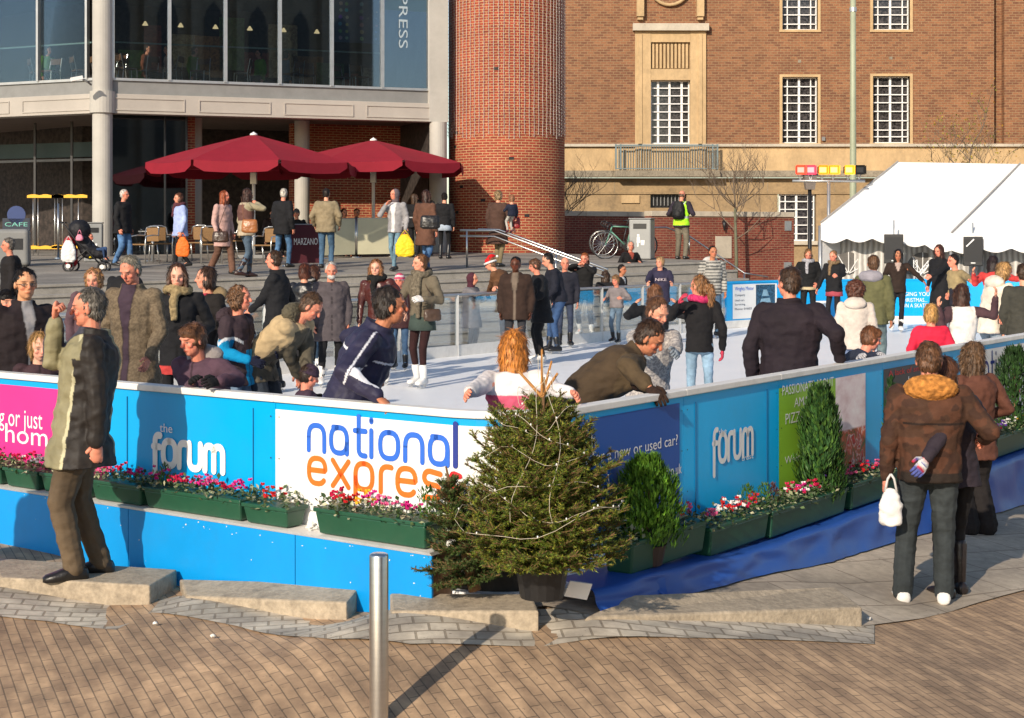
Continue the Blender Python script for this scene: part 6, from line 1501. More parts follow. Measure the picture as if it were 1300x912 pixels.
# ------------------------------------------------------------------ parasols
CANV = attr_mat('red_canvas', rough=.8, nscale=3, var=.1, bump=.1, fold=3)
CREAM = mat('cream_canvas', (.55,.52,.36), .8, .08, 2, .1, 30)
def parasol(label, px, s, zb, zt, half, label2=None):
    X, Y = (px-HX)/s, F/s; z0 = plaza_z(Y); o = thing('parasol', label, 'parasol', (X, Y, z0), 0, 'dark red cafe parasols')
    zt -= z0; zb -= z0; n = 8
    b = MB(); rot = R(22.5); seg = 6; cols = []
    # canopy: eight sagging gores
    for k in range(n):
        a0, a1_ = rot+2*math.pi*k/n, rot+2*math.pi*(k+1)/n
        base = len(b.v); m = 8
        for i in range(m+1):
            r_ = half*i/m; z = zt-(zt-zb)*(i/m)**1.06
            for j in range(seg+1):
                t = j/seg; p = Vector((math.cos(a0), math.sin(a0), 0))*(1-t)+Vector((math.cos(a1_), math.sin(a1_), 0))*t
                b.v.append((p.x*r_, p.y*r_, z-.05*math.sin(math.pi*t)*(i/m)+.03*(i/m)*math.sin(math.pi*i/m)))
        for i in range(m):
            for j in range(seg): q = base+i*(seg+1)+j; b.f.append((q, q+seg+1, q+seg+2, q+1))
    b.c = [(.27,.010,.024,1)]*len(b.v); b.build('canopy', CANV, o, smooth=True)
    for k in range(n):
        a0, a1_ = rot+2*math.pi*k/n, rot+2*math.pi*(k+1)/n; b = MB()
        pts = []
        for j in range(9):
            t = .02+.96*j/8; p = Vector((math.cos(a0), math.sin(a0), 0))*(1-t)+Vector((math.cos(a1_), math.sin(a1_), 0))*t
            zt_ = zb-.05*math.sin(math.pi*t); dz = .26 if 0 < j < 8 else .14
            pts.append((p.x*half*1.002, p.y*half*1.002, zt_, dz))
        for x, y, z, dz in pts: b.v += [(x, y, z), (x*1.004, y*1.004, z-dz)]
        for j in range(8): b.f.append((2*j, 2*j+1, 2*j+3, 2*j+2))
        b.c = [(.24,.009,.022,1)]*len(b.v); b.build('valance', CANV, o, smooth=True)
    b = MB(); b.tube([(0,0,0),(0,0,zt)], .045, 10); b.build('pole', WHITE, o, smooth=True)
    b = MB(); b.box((0,0,.05),(.7,.7,.1)); b.build('base', GREYMET, o, bevel=.02)
    b = MB(); b.lathe((0,0,zt-.02), [(.10,0),(.09,.04),(.03,.07),(.01,.09)], 10); b.build('finial', WHITE, o, smooth=True)
    b = MB(); b.box((0,0,zb-.35),(.16,.14,.3)); b.build('crank_box', ALU, o, bevel=.01)
    for k in range(n):
        a = rot+2*math.pi*k/n; b = MB(); b.bar((0,0,zb-.15),(math.cos(a)*half*.55, math.sin(a)*half*.55, zt-(zt-zb)*.55-.03), .025, .03); b.build('rib', ALU, o)
parasol('larger dark red parasol on the left of the pair', 322, 50, CZ+92/50, CZ+130/50, 2.72)
parasol('right hand dark red parasol reaching the brick tower', 474, 46.5, CZ+92/46.5, CZ+123/46.5, 2.62)

# ------------------------------------------------------------------ cafe furniture
RAT = mat('rattan', (.22,.12,.045), .7, .4, 30, .6, 120); CH = mat('bright_tube', (.66,.66,.64), .28, .06, 4, metal=.9)
def cafe_chair(px, s, rz, label):
    X, Y = (px-HX)/s, F/s; o = thing('cafe_chair', label, 'chair', (X, Y, plaza_z(Y)), rz, 'cafe chairs of tube and rattan')
    for sx in (-1,1):
        b = MB(); b.tube([(sx*.24,.22,0),(sx*.23,.2,.44),(sx*.25,.2,.64),(sx*.25,-.05,.67),(sx*.22,-.24,.66),(sx*.2,-.28,.84)], .016, 6); b.build('leg', CH, o, smooth=True)
        b = MB(); b.tube([(sx*.22,-.28,0),(sx*.21,-.2,.45)], .016, 6); b.build('leg', CH, o, smooth=True)
    b = MB(); b.tube([(-.2,-.28,.84),(-.1,-.31,.88),(.1,-.31,.88),(.2,-.28,.84)], .016, 6); b.build('top_rail', CH, o, smooth=True)
    b = MB(); b.box((0,0,.45),(.44,.42,.035)); b.build('seat', RAT, o, bevel=.012); b = MB(); b.box((0,-.285,.68),(.38,.02,.32)); b.build('backrest', RAT, o, bevel=.01); return o
for px, s, rz, lb in ((183,54,2.6,'rattan chair right behind the man at the litter bin'),(204,53,3.6,'rattan chair left of the woman in pale blue'),(248,52,2.9,'rattan chair between the pale blue and pink women'),(268,54,3.4,'rattan chair showing behind the pink coat'),(338,55,2.8,'rattan chair between shawl woman and dark red banner'),(296,50,1.2,'rattan chair in the shade behind the shawl woman'),(425,47,.4,'rattan chair behind the left cream screen')):
    cafe_chair(px, s, rz, lb)
def cafe_table(px, s, label):
    X, Y = (px-HX)/s, F/s; o = thing('cafe_table', label, 'table', (X, Y, plaza_z(Y)), 0, 'round cafe tables')
    b = MB(); b.lathe((0,0,.71), [(.34,0),(.35,.01),(.35,.025),(.34,.03)], 20); b.build('table_top', ALU, o); b = MB(); b.lathe((0,0,.02), [(.035,0),(.035,.69)], 10); b.build('stem', CH, o, smooth=True); b = MB(); b.lathe((0,0,0), [(.22,0),(.2,.02),(.05,.03)], 14); b.build('foot', CH, o)
cafe_table(194,52,'round cafe table between the two rattan chairs near the column'); cafe_table(352,53,'round cafe table partly behind the grey haired man'); cafe_table(446,47,'round cafe table behind the cream screens')
# wind screens with posts
MAR = mat('maroon_canvas', (.075,.008,.016), .75, .1, 3)
def screen(label, x0, x1, s0, s1, m, text=None, grp='wind screens in front of the cafe', h=1.0, slope=0):
    a, c = Vector(((x0-HX)/s0, F/s0, 0)), Vector(((x1-HX)/s1, F/s1, 0)); a.z, c.z = plaza_z(a.y), plaza_z(c.y); o = thing('wind_screen', label, 'screen', a, 0, grp); d = c-a
    b = MB()
    if slope: q = [Vector((0,0,.06)), d+Vector((0,0,.06)), d*.97+Vector((0,0,h-.25)), d*.90+Vector((0,0,h)), Vector((0,0,h))]
    else: q = [Vector((0,0,.08)), d+Vector((0,0,.08)), d+Vector((0,0,h)), Vector((0,0,h))]
    nn = Vector((d.y,-d.x,0)).normalized()*.01; n = len(q)
    b.add([p+nn for p in q]+[p-nn for p in q], [tuple(range(n)), tuple(reversed(range(n,2*n)))]+[(i, n+i, n+(i+1)%n, (i+1)%n) for i in range(n)]); b.build('canvas', m, o)
    for p in (Vector((0,0,0)), d):
        b = MB(); b.tube([p, p+Vector((0,0,h+.05))], .022, 8); b.build('post', STEEL, o, smooth=True); b = MB(); b.lathe(p, [(.15,0),(.14,.02)], 12); b.build('post_base', STEEL, o)
    b = MB(); b.tube([Vector((0,0,h+.012)), d+Vector((0,0,h+.012))] if not slope else [Vector((0,0,h+.012)), d*.9+Vector((0,0,h+.012))], .012, 6); b.build('cross_bar', STEEL, o)
    if text: u = d.normalized(); words(text, lambda a_, v: u*a_+Vector((0,0,v))+nn*1.5, d.length*.16, d.length*.86, .48, .63, TXTW, o)
    return o
screen('dark red screen with white lettering beside the grey haired man', 366, 409, 56, 55.5, MAR, 'MARZANO', h=.93, slope=1)
screen('left cream screen behind the man in the khaki jacket', 410, 451, 50, 49, CREAM, h=1.0)
screen('right cream screen in front of the seated customers', 453, 498, 49, 48.5, CREAM, h=1.0)
screen('cream screen end beside the hooded teenager', 508, 527, 48, 47, CREAM, h=.9)
# litter bins
def bin_(label, px, s, w_, d_, h_, rz=.2):
    X, Y = (px-HX)/s, F/s; o = thing('litter_bin', label, 'litter bin', (X, Y, plaza_z(Y)), rz, 'steel litter bins on the plaza')
    b = MB(); b.box((0,0,h_/2),(w_,d_,h_)); b.build('bin_body', mat('bin_steel', (.27,.275,.27), .5, .1, 3, metal=.2), o, bevel=.03)
    b = MB(); b.box((0,-d_/2-.004,h_*.83),(w_*.6,.01,h_*.13)); b.build('slot', BLACK, o)
    b = MB(); b.box((0,0,h_+.02),(w_*1.04,d_*1.04,.035)); b.build('lid', GREYMET, o, bevel=.012)
    b = MB()    # pictogram of a person dropping litter
    y = -d_/2-.006; f = lambda x, z: (x*w_, y, z*h_)
    b.lathe(f(-.03,.56), [(.03,-.01)], 8) if 0 else None
    b.add([f(-.12,.58),f(-.02,.58),f(-.02,.63),f(-.12,.63)],[(0,1,2,3)]).add([f(-.14,.42),f(.02,.42),f(.0,.57),f(-.13,.57)],[(0,1,2,3)]).add([f(.06,.36),f(.2,.36),f(.22,.48),f(.04,.48)],[(0,1,2,3)]).add([f(-.12,.32),f(-.06,.32),f(-.06,.415),f(-.12,.415)],[(0,1,2,3)])
    b.build('pictogram', TXTW, o)
bin_('narrow steel litter bin beside the left column', 119, 52.5, .43, .4, .92); bin_('wide grey litter bin in front of the bicycles', 815, 50.5, .56, .5, 1.0, -.3)
# menu board and yellow barred stand
X = P(21,335,52); o = thing('menu_board', 'dark cafe menu board with round blue top at the left edge', 'menu board', (X.x, X.y, plaza_z(X.y)), .1)
b = MB(); b.box((0,0,.55),(.66,.06,1.0)); b.build('panel', mat('board_navy', (.012,.02,.04), .5, .2, 3), o, bevel=.01); b = MB(); b.tube([(0,.02,1.13),(0,-.03,1.13)], .22, 20, ref=(1,0,0)); b.build('round_top', mat('round_blue', (.02,.045,.16), .5, .1, 3), o)
for z, t_, m_ in ((.9,'CAFE',mat('mint_letter',(.15,.45,.38),.5,.05,4)),(.73,'MARZANO',TXTR),(.5,'SOUP',TXTR),(.3,'PIZZAS',TXTR)): words(t_, lambda a_, v: (a_, -.034, v), -.27, .27, z-.05, z+.05, m_, o)
YEL = mat('yellow_paint', (.80,.42,.01), .45, .08, 4)
for k_, (x0, lb) in enumerate(((35,'left yellow topped rack on thin steel poles by the cafe door'),(66,'right yellow topped rack on thin steel poles by the cafe door'))):
    p = P(x0, 330, 47.5); z0 = plaza_z(p.y); o = thing('steel_rack', lb, 'rack', (p.x, p.y, z0), 0, 'yellow topped racks by the cafe door'); w_ = 36/47.5*.8+.35 if k_ else .98
    for z in ((CZ+51/47.5-z0, CZ-13/47.5-z0) if k_ else (CZ+51/47.5-z0, CZ-14/47.5-z0)):
        b = MB(); n = 22; pts = []
        for i in range(n+1): x = w_*i/n; pts.append((x, .035+.03*abs(math.sin(i*math.pi/n*3))))
        b.add([(x,-.05,z-.03) for x,_ in pts]+[(x,-.05,z+h) for x,h in pts]+[(x,.05,z-.03) for x,_ in pts]+[(x,.05,z+h) for x,h in pts], [(i,i+1,n+2+i,n+1+i) for i in range(n)]+[(n+1+i,n+2+i,3*(n+1)+i+1,3*(n+1)+i) for i in range(n)]+[(2*(n+1)+i+1,2*(n+1)+i,i,i+1)[::-1] for i in range(n)]); b.build('yellow_rail', YEL, o)
    for x in (.15, .28, w_-.25): b = MB(); b.tube([(x,0,0),(x,0,CZ+49/47.5-z0)], .014, 6); b.build('pole', CH, o, smooth=True)
p = P(74,330,50); o = thing('steel_post', 'slender steel post in front of the yellow racks', 'post', (p.x,p.y,plaza_z(p.y))); b = MB(); b.tube([(0,0,.03),(0,0,1.4)], .03, 10); b.build('shaft', STEEL, o, smooth=True); b = MB(); b.lathe((0,0,0), [(.09,0),(.085,.03)], 12); b.build('foot_plate', STEEL, o)
p = P(12,335,56); o = thing('grey_box', 'plain rounded grey box standing in for an unclear grey vehicle at the left edge of the plaza', 'service box', (p.x,p.y,plaza_z(p.y)), .2); b = MB(); b.box((0,0,.42),(.9,.5,.84)); b.build('cabinet', GREYMET, o, bevel=.09, seg=4); b = MB(); b.box((.12,-.254,.5),(.4,.01,.25)); b.build('door', DARKMET, o)  # simple box added in place of a grey vehicle
# pushchair
p = P(107,346,60); o = thing('pushchair', 'black and red pushchair hung with shopping bags and a child inside', 'pushchair', (p.x,p.y,plaza_z(p.y)), R(0))
RUB = mat('rubber', (.02,.02,.022), .7, .2, 5)
for x, y, r_ in ((-.28,-.2,.11),(-.28,.2,.11),(.42,-.16,.09),(.42,.16,.09)):
    b = MB(); b.tube([(x+r_*math.cos(t), y, r_+r_*math.sin(t)) for t in [i*math.pi/8 for i in range(17)]], .022, 6); w_ = b.build('wheel', RUB, o, smooth=True); b = MB(); b.tube([(x,y-.02,r_),(x,y+.02,r_)], .05, 10); b.build('hub', ALU, w_)
b = MB()
for y in (-.2,.2): b.tube([(-.28,y,.11),(.1,y,.45),(.42,y*.8,.09)], .014, 6).tube([(.42,y*.8,.12),(-.1,y,.62),(-.38,y,1.0),(-.46,y,1.03)], .014, 6)
b.tube([(-.46,-.2,1.03),(-.46,.2,1.03)], .018, 6); b.build('frame', DARKMET, o, smooth=True)
b = Blend(); b.capsule((-.14,0,.85),(.1,0,.42),.17,.18).capsule((.1,0,.42),(.36,0,.36),.17,.12); b.make('seat', SHELL, o, .02, const((.012,.012,.016)), wrinkle=.015, wscale=9)
b = Blend(); b.ell((-.1,0,.86),(.24,.23,.24)); b.make('hood', SHELL, o, .02, const((.011,.011,.015)), wrinkle=.012, wscale=9)
b = Blend(); b.capsule((-.30,-.02,.62),(-.28,0,.22),.13,.15); b.make('red_bag', SHELL, o, .02, const((.35,.01,.02)), wrinkle=.02, wscale=9)
bag('white printed carrier bag hanging from the pushchair handle', 'bag', tuple(P(87,333,60.5)), (.32,.16,.46), (.72,.71,.70), name='carrier_bag', plastic=True)
bag('small pink bag on top of the pushchair', 'bag', tuple(P(101,306,60.5)), (.16,.1,.14), (.75,.25,.35), name='bag', plastic=True)
person('small child in blue trousers and yellow mittens lying in the pushchair', 117, 60, .85, z0='plaza', zadj=.02, head=80, lean=-40, skin='pink', top=(.02,.03,.06), child=True, bottom=(.03,.06,.14), feet=((-.06,.35,.28),(.06,.35,.25)), gloves=(.8,.6,.02), hair=HB, group=PL)

# ------------------------------------------------------------------ bicycles
def bicycle(label, px, s, rz, col):
    X, Y = (px-HX)/s, F/s; o = thing('bicycle', label, 'bicycle', (X, Y, plaza_z(Y)), rz, 'bicycles leaning by the low brick wall'); r_ = .34
    FM = mat('bike_'+('green' if col[1] > col[0] else 'dark'), col, .4, .1, 5)
    for x in (-.5,.5):
        b = MB(); b.tube([(x+r_*math.cos(t),0,r_+r_*math.sin(t)) for t in [i*math.pi/14 for i in range(29)]], .016, 6); w_ = b.build('wheel', RUB, o, smooth=True)
        b = MB(); b.tube([(x+(r_-.02)*math.cos(t),0,r_+(r_-.02)*math.sin(t)) for t in [i*math.pi/14 for i in range(29)]], .008, 5); b.build('rim', CH, w_, smooth=True)
        b = MB()
        for k in range(18): t = 2*math.pi*k/18; b.tube([(x,0.01*(-1)**k,r_),(x+(r_-.02)*math.cos(t+.2),0,r_+(r_-.02)*math.sin(t+.2))], .0022, 3)
        b.build('spoke_set', CH, w_)
    b = MB(); BB = (.06,0,.3); ST = (.16,0,.80); HT = (-.33,0,.82); HB_ = (-.36,0,.70)
    for a, c, w_ in ((HT,ST,.016),(HB_,BB,.018),(BB,ST,.016),(BB,(.5,0,.34),.010),(ST,(.5,0,.34),.009),(HT,HB_,.02),(HB_,(-.5,0,.34),.013)): b.tube([a,c], w_, 7)
    b.build('frame', FM, o, smooth=True)
    b = MB(); b.tube([HT,(-.35,0,.9),(-.42,0,.92)], .014, 6)
    for sy in (-1,1): b.tube([(-.42,0,.92),(-.42,sy*.18,.92),(-.5,sy*.2,.91),(-.54,sy*.2,.85),(-.49,sy*.2,.80),(-.42,sy*.2,.79)], .013, 6)
    b.build('handlebar', DARKMET, o, smooth=True)
    b = MB(); b.tube([ST,(.19,0,.92)], .012, 6).loft([(v3(.06,0,.935),v3(0,1,0),v3(0,0,1),.02,.015),(v3(.18,0,.94),v3(0,1,0),v3(0,0,1),.035,.02),(v3(.30,0,.945),v3(0,1,0),v3(0,0,1),.07,.025),(v3(.33,0,.945),v3(0,1,0),v3(0,0,1),.05,.02)], 10); b.build('saddle', BLACK, o, smooth=True)
    b = MB(); b.tube([(.06,-.05,.3),(.06,.05,.3)], .09, 14); b.tube([(.06,-.06,.3),(-.02,-.06,.16)], .01, 5).tube([(.06,.06,.3),(.14,.06,.44)], .01, 5).box((-.02,-.1,.16),(.08,.09,.02)).box((.14,.1,.44),(.08,.09,.02)); b.build('crank', DARKMET, o)
bicycle('pale green racing bicycle nearer the grey bin', 793, 50, .12, (.12,.30,.22)); bicycle('dark bicycle half hidden behind the pale green one', 788, 47.5, -.05, (.03,.03,.035))

# ------------------------------------------------------------------ masts, lamp and floodlights
def up_(px, s, z0): return Vector(((px-HX)/s, F/s, z0))
o = thing('flagpole', 'tall pale green pole rising past the top of the picture', 'pole', up_(1083,45,-.6)); b = MB(); b.lathe((0,0,0), [(.12,0),(.10,3),(.085,6),(.075,10.5)], 14); b.build('shaft', mat('pale_green_paint', (.33,.36,.25), .5, .12, 2), o, smooth=True); b = MB(); b.lathe((0,0,8.9), [(.10,0),(.10,.12)], 12); b.build('collar', ALU, o)
o = thing('street_lamp', 'black street lamp with square grey lantern beside the floodlights', 'street lamp', up_(1028,49,-.3))
zt = CZ+60/49+.3; b = MB(); b.lathe((0,0,0), [(.09,0),(.085,.9),(.055,1.0),(.05,zt)], 12); b.build('post', BLACK, o, smooth=True)
b = MB(); b.hexa([(-.11,-.11,zt),(.11,-.11,zt),(.11,.11,zt),(-.11,.11,zt)], [(-.16,-.16,zt+.36),(.16,-.16,zt+.36),(.16,.16,zt+.36),(-.16,.16,zt+.36)]); b.build('lantern', mat('lantern_glass', (.20,.17,.15), .3, .2, 5), o)
b = MB(); b.lathe((0,0,zt+.36), [(.23,0),(.2,.05),(.08,.12),(.02,.16)], 4); b.build('lantern_roof', BLACK, o)
o = thing('floodlight_stand', 'silver T shaped stand carrying the row of coloured floodlights', 'light stand', up_(1052,52,-.05)); zc = CZ+71/52+.05
b = MB(); b.tube([(0,0,0),(0,0,zc)], .04, 10); b.build('upright', ALU, o, smooth=True); b = MB(); b.tube([(-46/52,0,zc),(46/52,0,zc)], .035, 10); b.build('cross_bar', ALU, o, smooth=True)
b = MB(); b.tube([(.02,-.05,1.9),(.08,-.1,1.5),(.22,-.1,1.3),(.45,-.1,1.4),(.5,-.1,1.6)], .014, 6); b.build('cable', BLACK, o, smooth=True)
for sx in (-1,1): b = MB(); b.bar((0,0,.5),(sx*.5,-.1,.02),.03,.03); b.build('stay', ALU, o)
for px, col, lit, nm in ((1016,(1,.10,.04),1,'red'),(1029,(1,.06,.12),1,'pinkish red'),(1044,(1,.35,.02),1,'left orange'),(1058,(1,.42,.03),1,'right orange'),(1077,(1,.5,.03),1,'yellow'),(1091,(.03,.03,.03),0,'unlit black')):
    p = up_(px,52,CZ+85/52); l = thing('floodlight', '%s floodlight on the silver stand' % nm, 'floodlight', p, random.uniform(-.15,.15), 'floodlights on the silver stand'); l.scale = (1.05,1.05,1.1)
    b = MB(); b.hexa([(-.09,.10,-.06),(.09,.10,-.06),(.11,-.04,-.085),(-.11,-.04,-.085)], [(-.09,.10,.06),(.09,.10,.06),(.11,-.04,.085),(-.11,-.04,.085)]); b.build('housing', BLACK, l)
    k = NT('lit_'+nm.replace(' ','_')); k.b.inputs['Base Color'].default_value = (*col,1)
    gl_ = (1, .62 if col[1] > .2 else .38, .28 if col[1] > .2 else .33)
    if lit: k.b.inputs['Emission Color'].default_value = (*gl_, 1); k.b.inputs['Emission Strength'].default_value = 1.6
    b = MB(); b.box((0,-.045,0),(.15,.008,.11)); b.build('lens', k.m, l)
    k2 = NT('gel_'+nm.replace(' ','_')); k2.b.inputs['Base Color'].default_value = (*col,1)
    if lit: k2.b.inputs['Emission Color'].default_value = (col[0], col[1], col[2], 1); k2.b.inputs['Emission Strength'].default_value = .9  # barn doors and gel frame glow to imitate coloured spill from the lens
    for q in ([(-.11,-.04,-.08),(-.135,-.10,-.1),(-.135,-.10,.1),(-.11,-.04,.08)],[(.11,-.04,-.08),(.135,-.10,-.1),(.135,-.10,.1),(.11,-.04,.08)],[(-.11,-.04,.082),(-.11,-.10,.105),(.11,-.10,.105),(.11,-.04,.082)],[(-.11,-.04,-.082),(-.11,-.10,-.105),(.11,-.10,-.105),(.11,-.04,-.082)]):
        b = MB(); b.add(q, [(0,1,2,3)]); b.build('barn_door', k2.m if lit else BLACK, l)
    b = MB(); b.add([(-.095,-.044,-.075),(.095,-.044,-.075),(.095,-.044,.075),(-.095,-.044,.075)], [(0,1,2,3)]); b.build('gel_frame', k2.m if lit else BLACK, l)
    b = MB(); b.tube([(-.06,.03,-.06),(0,.03,-.24)], .012, 5).tube([(.06,.03,-.06),(0,.03,-.24)], .012, 5); b.build('bracket', ALU, l)

# ------------------------------------------------------------------ marquee
k = NT('tent_fabric'); v = k.coord(); n = k.noise(k.mapping(v, (.5,1,1.6)), 1.3, 5, .55)
k.l(k.ramp(n, [(.3,(.74,.73,.72)),(.7,(.84,.83,.81))]), k.b.inputs['Base Color']); k.b.inputs['Roughness'].default_value = .6; k.bump(n, .35, .08); k.b.inputs['Subsurface Weight'].default_value = 0; TENT = k.m
k = NT('tent_lining'); v = k.coord(); wv = k.n('ShaderNodeTexWave', wave_type='BANDS', bands_direction='X'); wv.inputs['Scale'].default_value = 2.6; wv.inputs['Distortion'].default_value = 2.5; k.l(v, wv.inputs['Vector'])
k.l(k.ramp(wv.outputs['Fac'], [(0,(.30,.28,.26)),(.5,(.5,.48,.45)),(1,(.62,.60,.57))]), k.b.inputs['Base Color']); k.bump(wv.outputs['Fac'], .5, .05); LIN = k.m
tn = thing('marquee', 'white marquee with scalloped valance beyond the far boards', 'marquee')
RG = [P(1140,206,50.5), P(1295,208.5,50.8), P(1480,211,51)]; EV = [P(1042,284,53), P(1208,297,54.5), P(1400,308,56)]
def roofp(i, u, v):   # bay i, u along, v down the slope with a little sag
    p = (RG[i]*(1-u)+RG[i+1]*u)*(1-v)+(EV[i]*(1-u)+EV[i+1]*u)*v
    return p-Vector((0,0,.09*math.sin(math.pi*v)*(.4+.6*math.sin(math.pi*u))))
for i in range(2):
    b = MB(); n = 10
    for a in range(n+1):
        for c in range(n+1): b.v.append(tuple(roofp(i, a/n, c/n)))
    for a in range(n):
        for c in range(n): q = a*(n+1)+c; b.f.append((q, q+1, q+n+2, q+n+1))
    b.build('roof_bay', TENT, tn, smooth=True)
    # scalloped valance
    b = MB(); m = 64
    for a in range(m+1):
        u = a/m; p = EV[i]*(1-u)+EV[i+1]*u; sag = .10*math.sin(math.pi*u)
        d = .34+.10*abs(math.sin(u*math.pi*5))-.14*math.sin(math.pi*u)
        b.v += [(p.x,p.y,p.z+.0), (p.x+.01*math.sin(a),p.y-.03-.04*math.sin(a*.9),p.z-d*.5), (p.x,p.y-.02,p.z-d-.05)]
    for a in range(m):
        for c in range(2): q = a*3+c; b.f.append((q, q+1, q+4, q+3))
    b.build('valance', TENT, tn, smooth=True)
BK = [p+(p-e)*Vector((1,1,0)) for p, e in zip(RG, EV)]
BK = [Vector((2*r_.x-e.x, 2*r_.y-e.y, e.z)) for r_, e in zip(RG, EV)]
b = MB(); b.add(RG+BK, [(0,3,4,1),(1,4,5,2)]); b.build('rear_roof', TENT, tn)
b = MB(); b.add([RG[0], EV[0], BK[0]], [(0,1,2)]); b.build('gable', TENT, tn)
b = MB(); b.quad(EV[0], BK[0], BK[0]-Vector((0,0,3.2)), EV[0]-Vector((0,0,3.2))); b.build('side_curtain', TENT, tn)
b = MB(); d_ = Vector((.25,.55,0)); b.add([EV[0]+d_, EV[1]+d_, EV[2]+d_]+[p+d_-Vector((0,0,3.2)) for p in EV], [(0,1,4,3),(1,2,5,4)]); b.build('front_curtain', LIN, tn)
for e, r_ in zip(EV, RG):
    b = MB(); b.tube([r_+Vector((0,0,.02)), e+Vector((0,0,.03))], .022, 6); b.build('roof_rope', mat('grey_rope', (.33,.31,.29), .7, .1, 5), tn)
for e in EV: b = MB(); b.tube([e-Vector((0,-.05,.05)), e-Vector((0,-.05,3.2))], .05, 8); b.build('upright', ALU, tn, smooth=True)
DKW = mat('grey_tent_window', (.13,.12,.11), .5, .3, 6)
def onEV(px): 
    for i in range(2):
        for q in range(201):
            p = (EV[i]*(1-q/200)+EV[i+1]*q/200)
            if HX+(p.x+.25)/(p.y+.55)*F >= px: return p
    return EV[2]
for px in (1076,1170):
    p = onEV(px); b = MB(); zc = CZ-46/52; b.add([(p.x+.25+.42*math.cos(t), p.y+.5, zc+.52*math.sin(t)) for t in [i*math.pi/16 for i in range(17)]], [tuple(range(17))]); w_ = b.build('arched_window', DKW, tn)
    b = MB()
    for t in (.4,.9,1.57,2.2,2.7): b.bar((p.x+.25, p.y+.48, zc), (p.x+.25+.42*math.cos(t), p.y+.48, zc+.52*math.sin(t)), .02, .02)
    b.build('window_bar', WHITE, w_)
for px, lb in ((1133,'left black loudspeaker hanging under the marquee edge'),(1233,'right black loudspeaker with a white stripe under the marquee edge')):
    o = thing('loudspeaker', lb, 'loudspeaker', P(px,333 if px < 1200 else 336,54.5)+Vector((0,-.12,-.03)), -.25, 'loudspeakers under the marquee')
    b = MB(); b.hexa([(-.22,-.18,0),(.22,-.18,0),(.16,.18,0),(-.16,.18,0)], [(-.22,-.18,.68),(.22,-.18,.68),(.16,.18,.68),(-.16,.18,.68)]); b.build('cabinet', BLACK, o, bevel=.015)
    b = MB(); b.box((0,-.185,.36),(.38,.01,.5)); b.build('grille', mat('grille', (.02,.02,.021), .7, .4, 60), o); b = MB(); b.box((0,-.19,.07),(.1,.006,.03)); b.build('badge', ALU, o)
    if px > 1200: b = MB(); b.bar((-.15,-.195,.45),(.02,-.195,.62),.03,.004,(0,1,0)); b.build('white_stripe', WHITE, o)
    b = MB(); b.tube([(0,.05,.66),(0,.1,1.0)], .02, 6); b.build('bracket', ALU, o)
for (x0,y0,x1,y1,lb) in ((1162,330,1163,362,'thin white truss mast beside the arched window'),(1164,352,1181,331,'slanting white truss arm beside the arched window')):
    pa, pb = P(x0,y0,56), P(x1,y1,56); o = thing('truss', lb, 'truss', pa, 0, 'white truss pieces under the marquee')
    b = MB(); a, c = Vector((0,0,0)), pb-pa
    for off in (-.04,.04): b.tube([a+Vector((off,0,0)), c+Vector((off,0,0))], .01, 5)
    b.build('rail', WHITE, o); b = MB()
    for i in range(8): t0, t1 = i/8, (i+1)/8; b.tube([a+(c-a)*t0+Vector((-.04 if i%2 else .04,0,0)), a+(c-a)*t1+Vector((.04 if i%2 else -.04,0,0))], .006, 4)
    b.build('lacing', WHITE, o)

# ------------------------------------------------------------------ bollard and litter on the street
p = groundpx(481,930); X = P(481,697,282); gz = G(X.x, X.y); o = thing('bollard', 'brushed stainless steel bollard in front of the stone blocks', 'bollard', (X.x,X.y,gz-.02)); zt = CZ-(697-HY)/282-gz
b = MB(); b.lathe((0,0,0), [(.043,0),(.043,zt-.012),(.040,zt-.004),(.034,zt)], 28); me_ = b.build('shaft', STEEL, o, smooth=True); md = me_.modifiers.new('e','EDGE_SPLIT'); md.split_angle = R(50)
b = MB(); b.lathe((0,0,.018), [(.085,0),(.083,.008),(.05,.01)], 24); b.build('base_ring', STEEL, o)
def crumple(label, p, r, col=(.74,.72,.68)):
    b = Blend(); b.ell(p, (r*1.2,r*.8,r*.8)); b.ell(Vector(p)+Vector((r*.6,0,-r*.2)), (r*.7,r*.5,r*.5)); o = b.make('crumpled_paper', SHELL, None, max(.004,r*.12), const(col), wrinkle=r*.45, wscale=1.4/r); tag(o, label, 'litter', 'crumpled scraps of paper')
q = groundpx(356,776,.03); crumple('crumpled white cup lying on the setts in front of the second stone block', q, .035)
t = tpx(399,.1); crumple('white paper scrap on the plinth shelf left of the long trough', bar(t,.275,.12), .028)
for px, py, lb in ((197,796,'tiny paper scrap on the brick paving by the shoe block'),(270,812,'flat pale scrap on the brick paving left of the bollard'),(1103,790,'pale stone chip at the end of the longest block')): q = groundpx(px,py,.02); crumple(lb, q, .012)

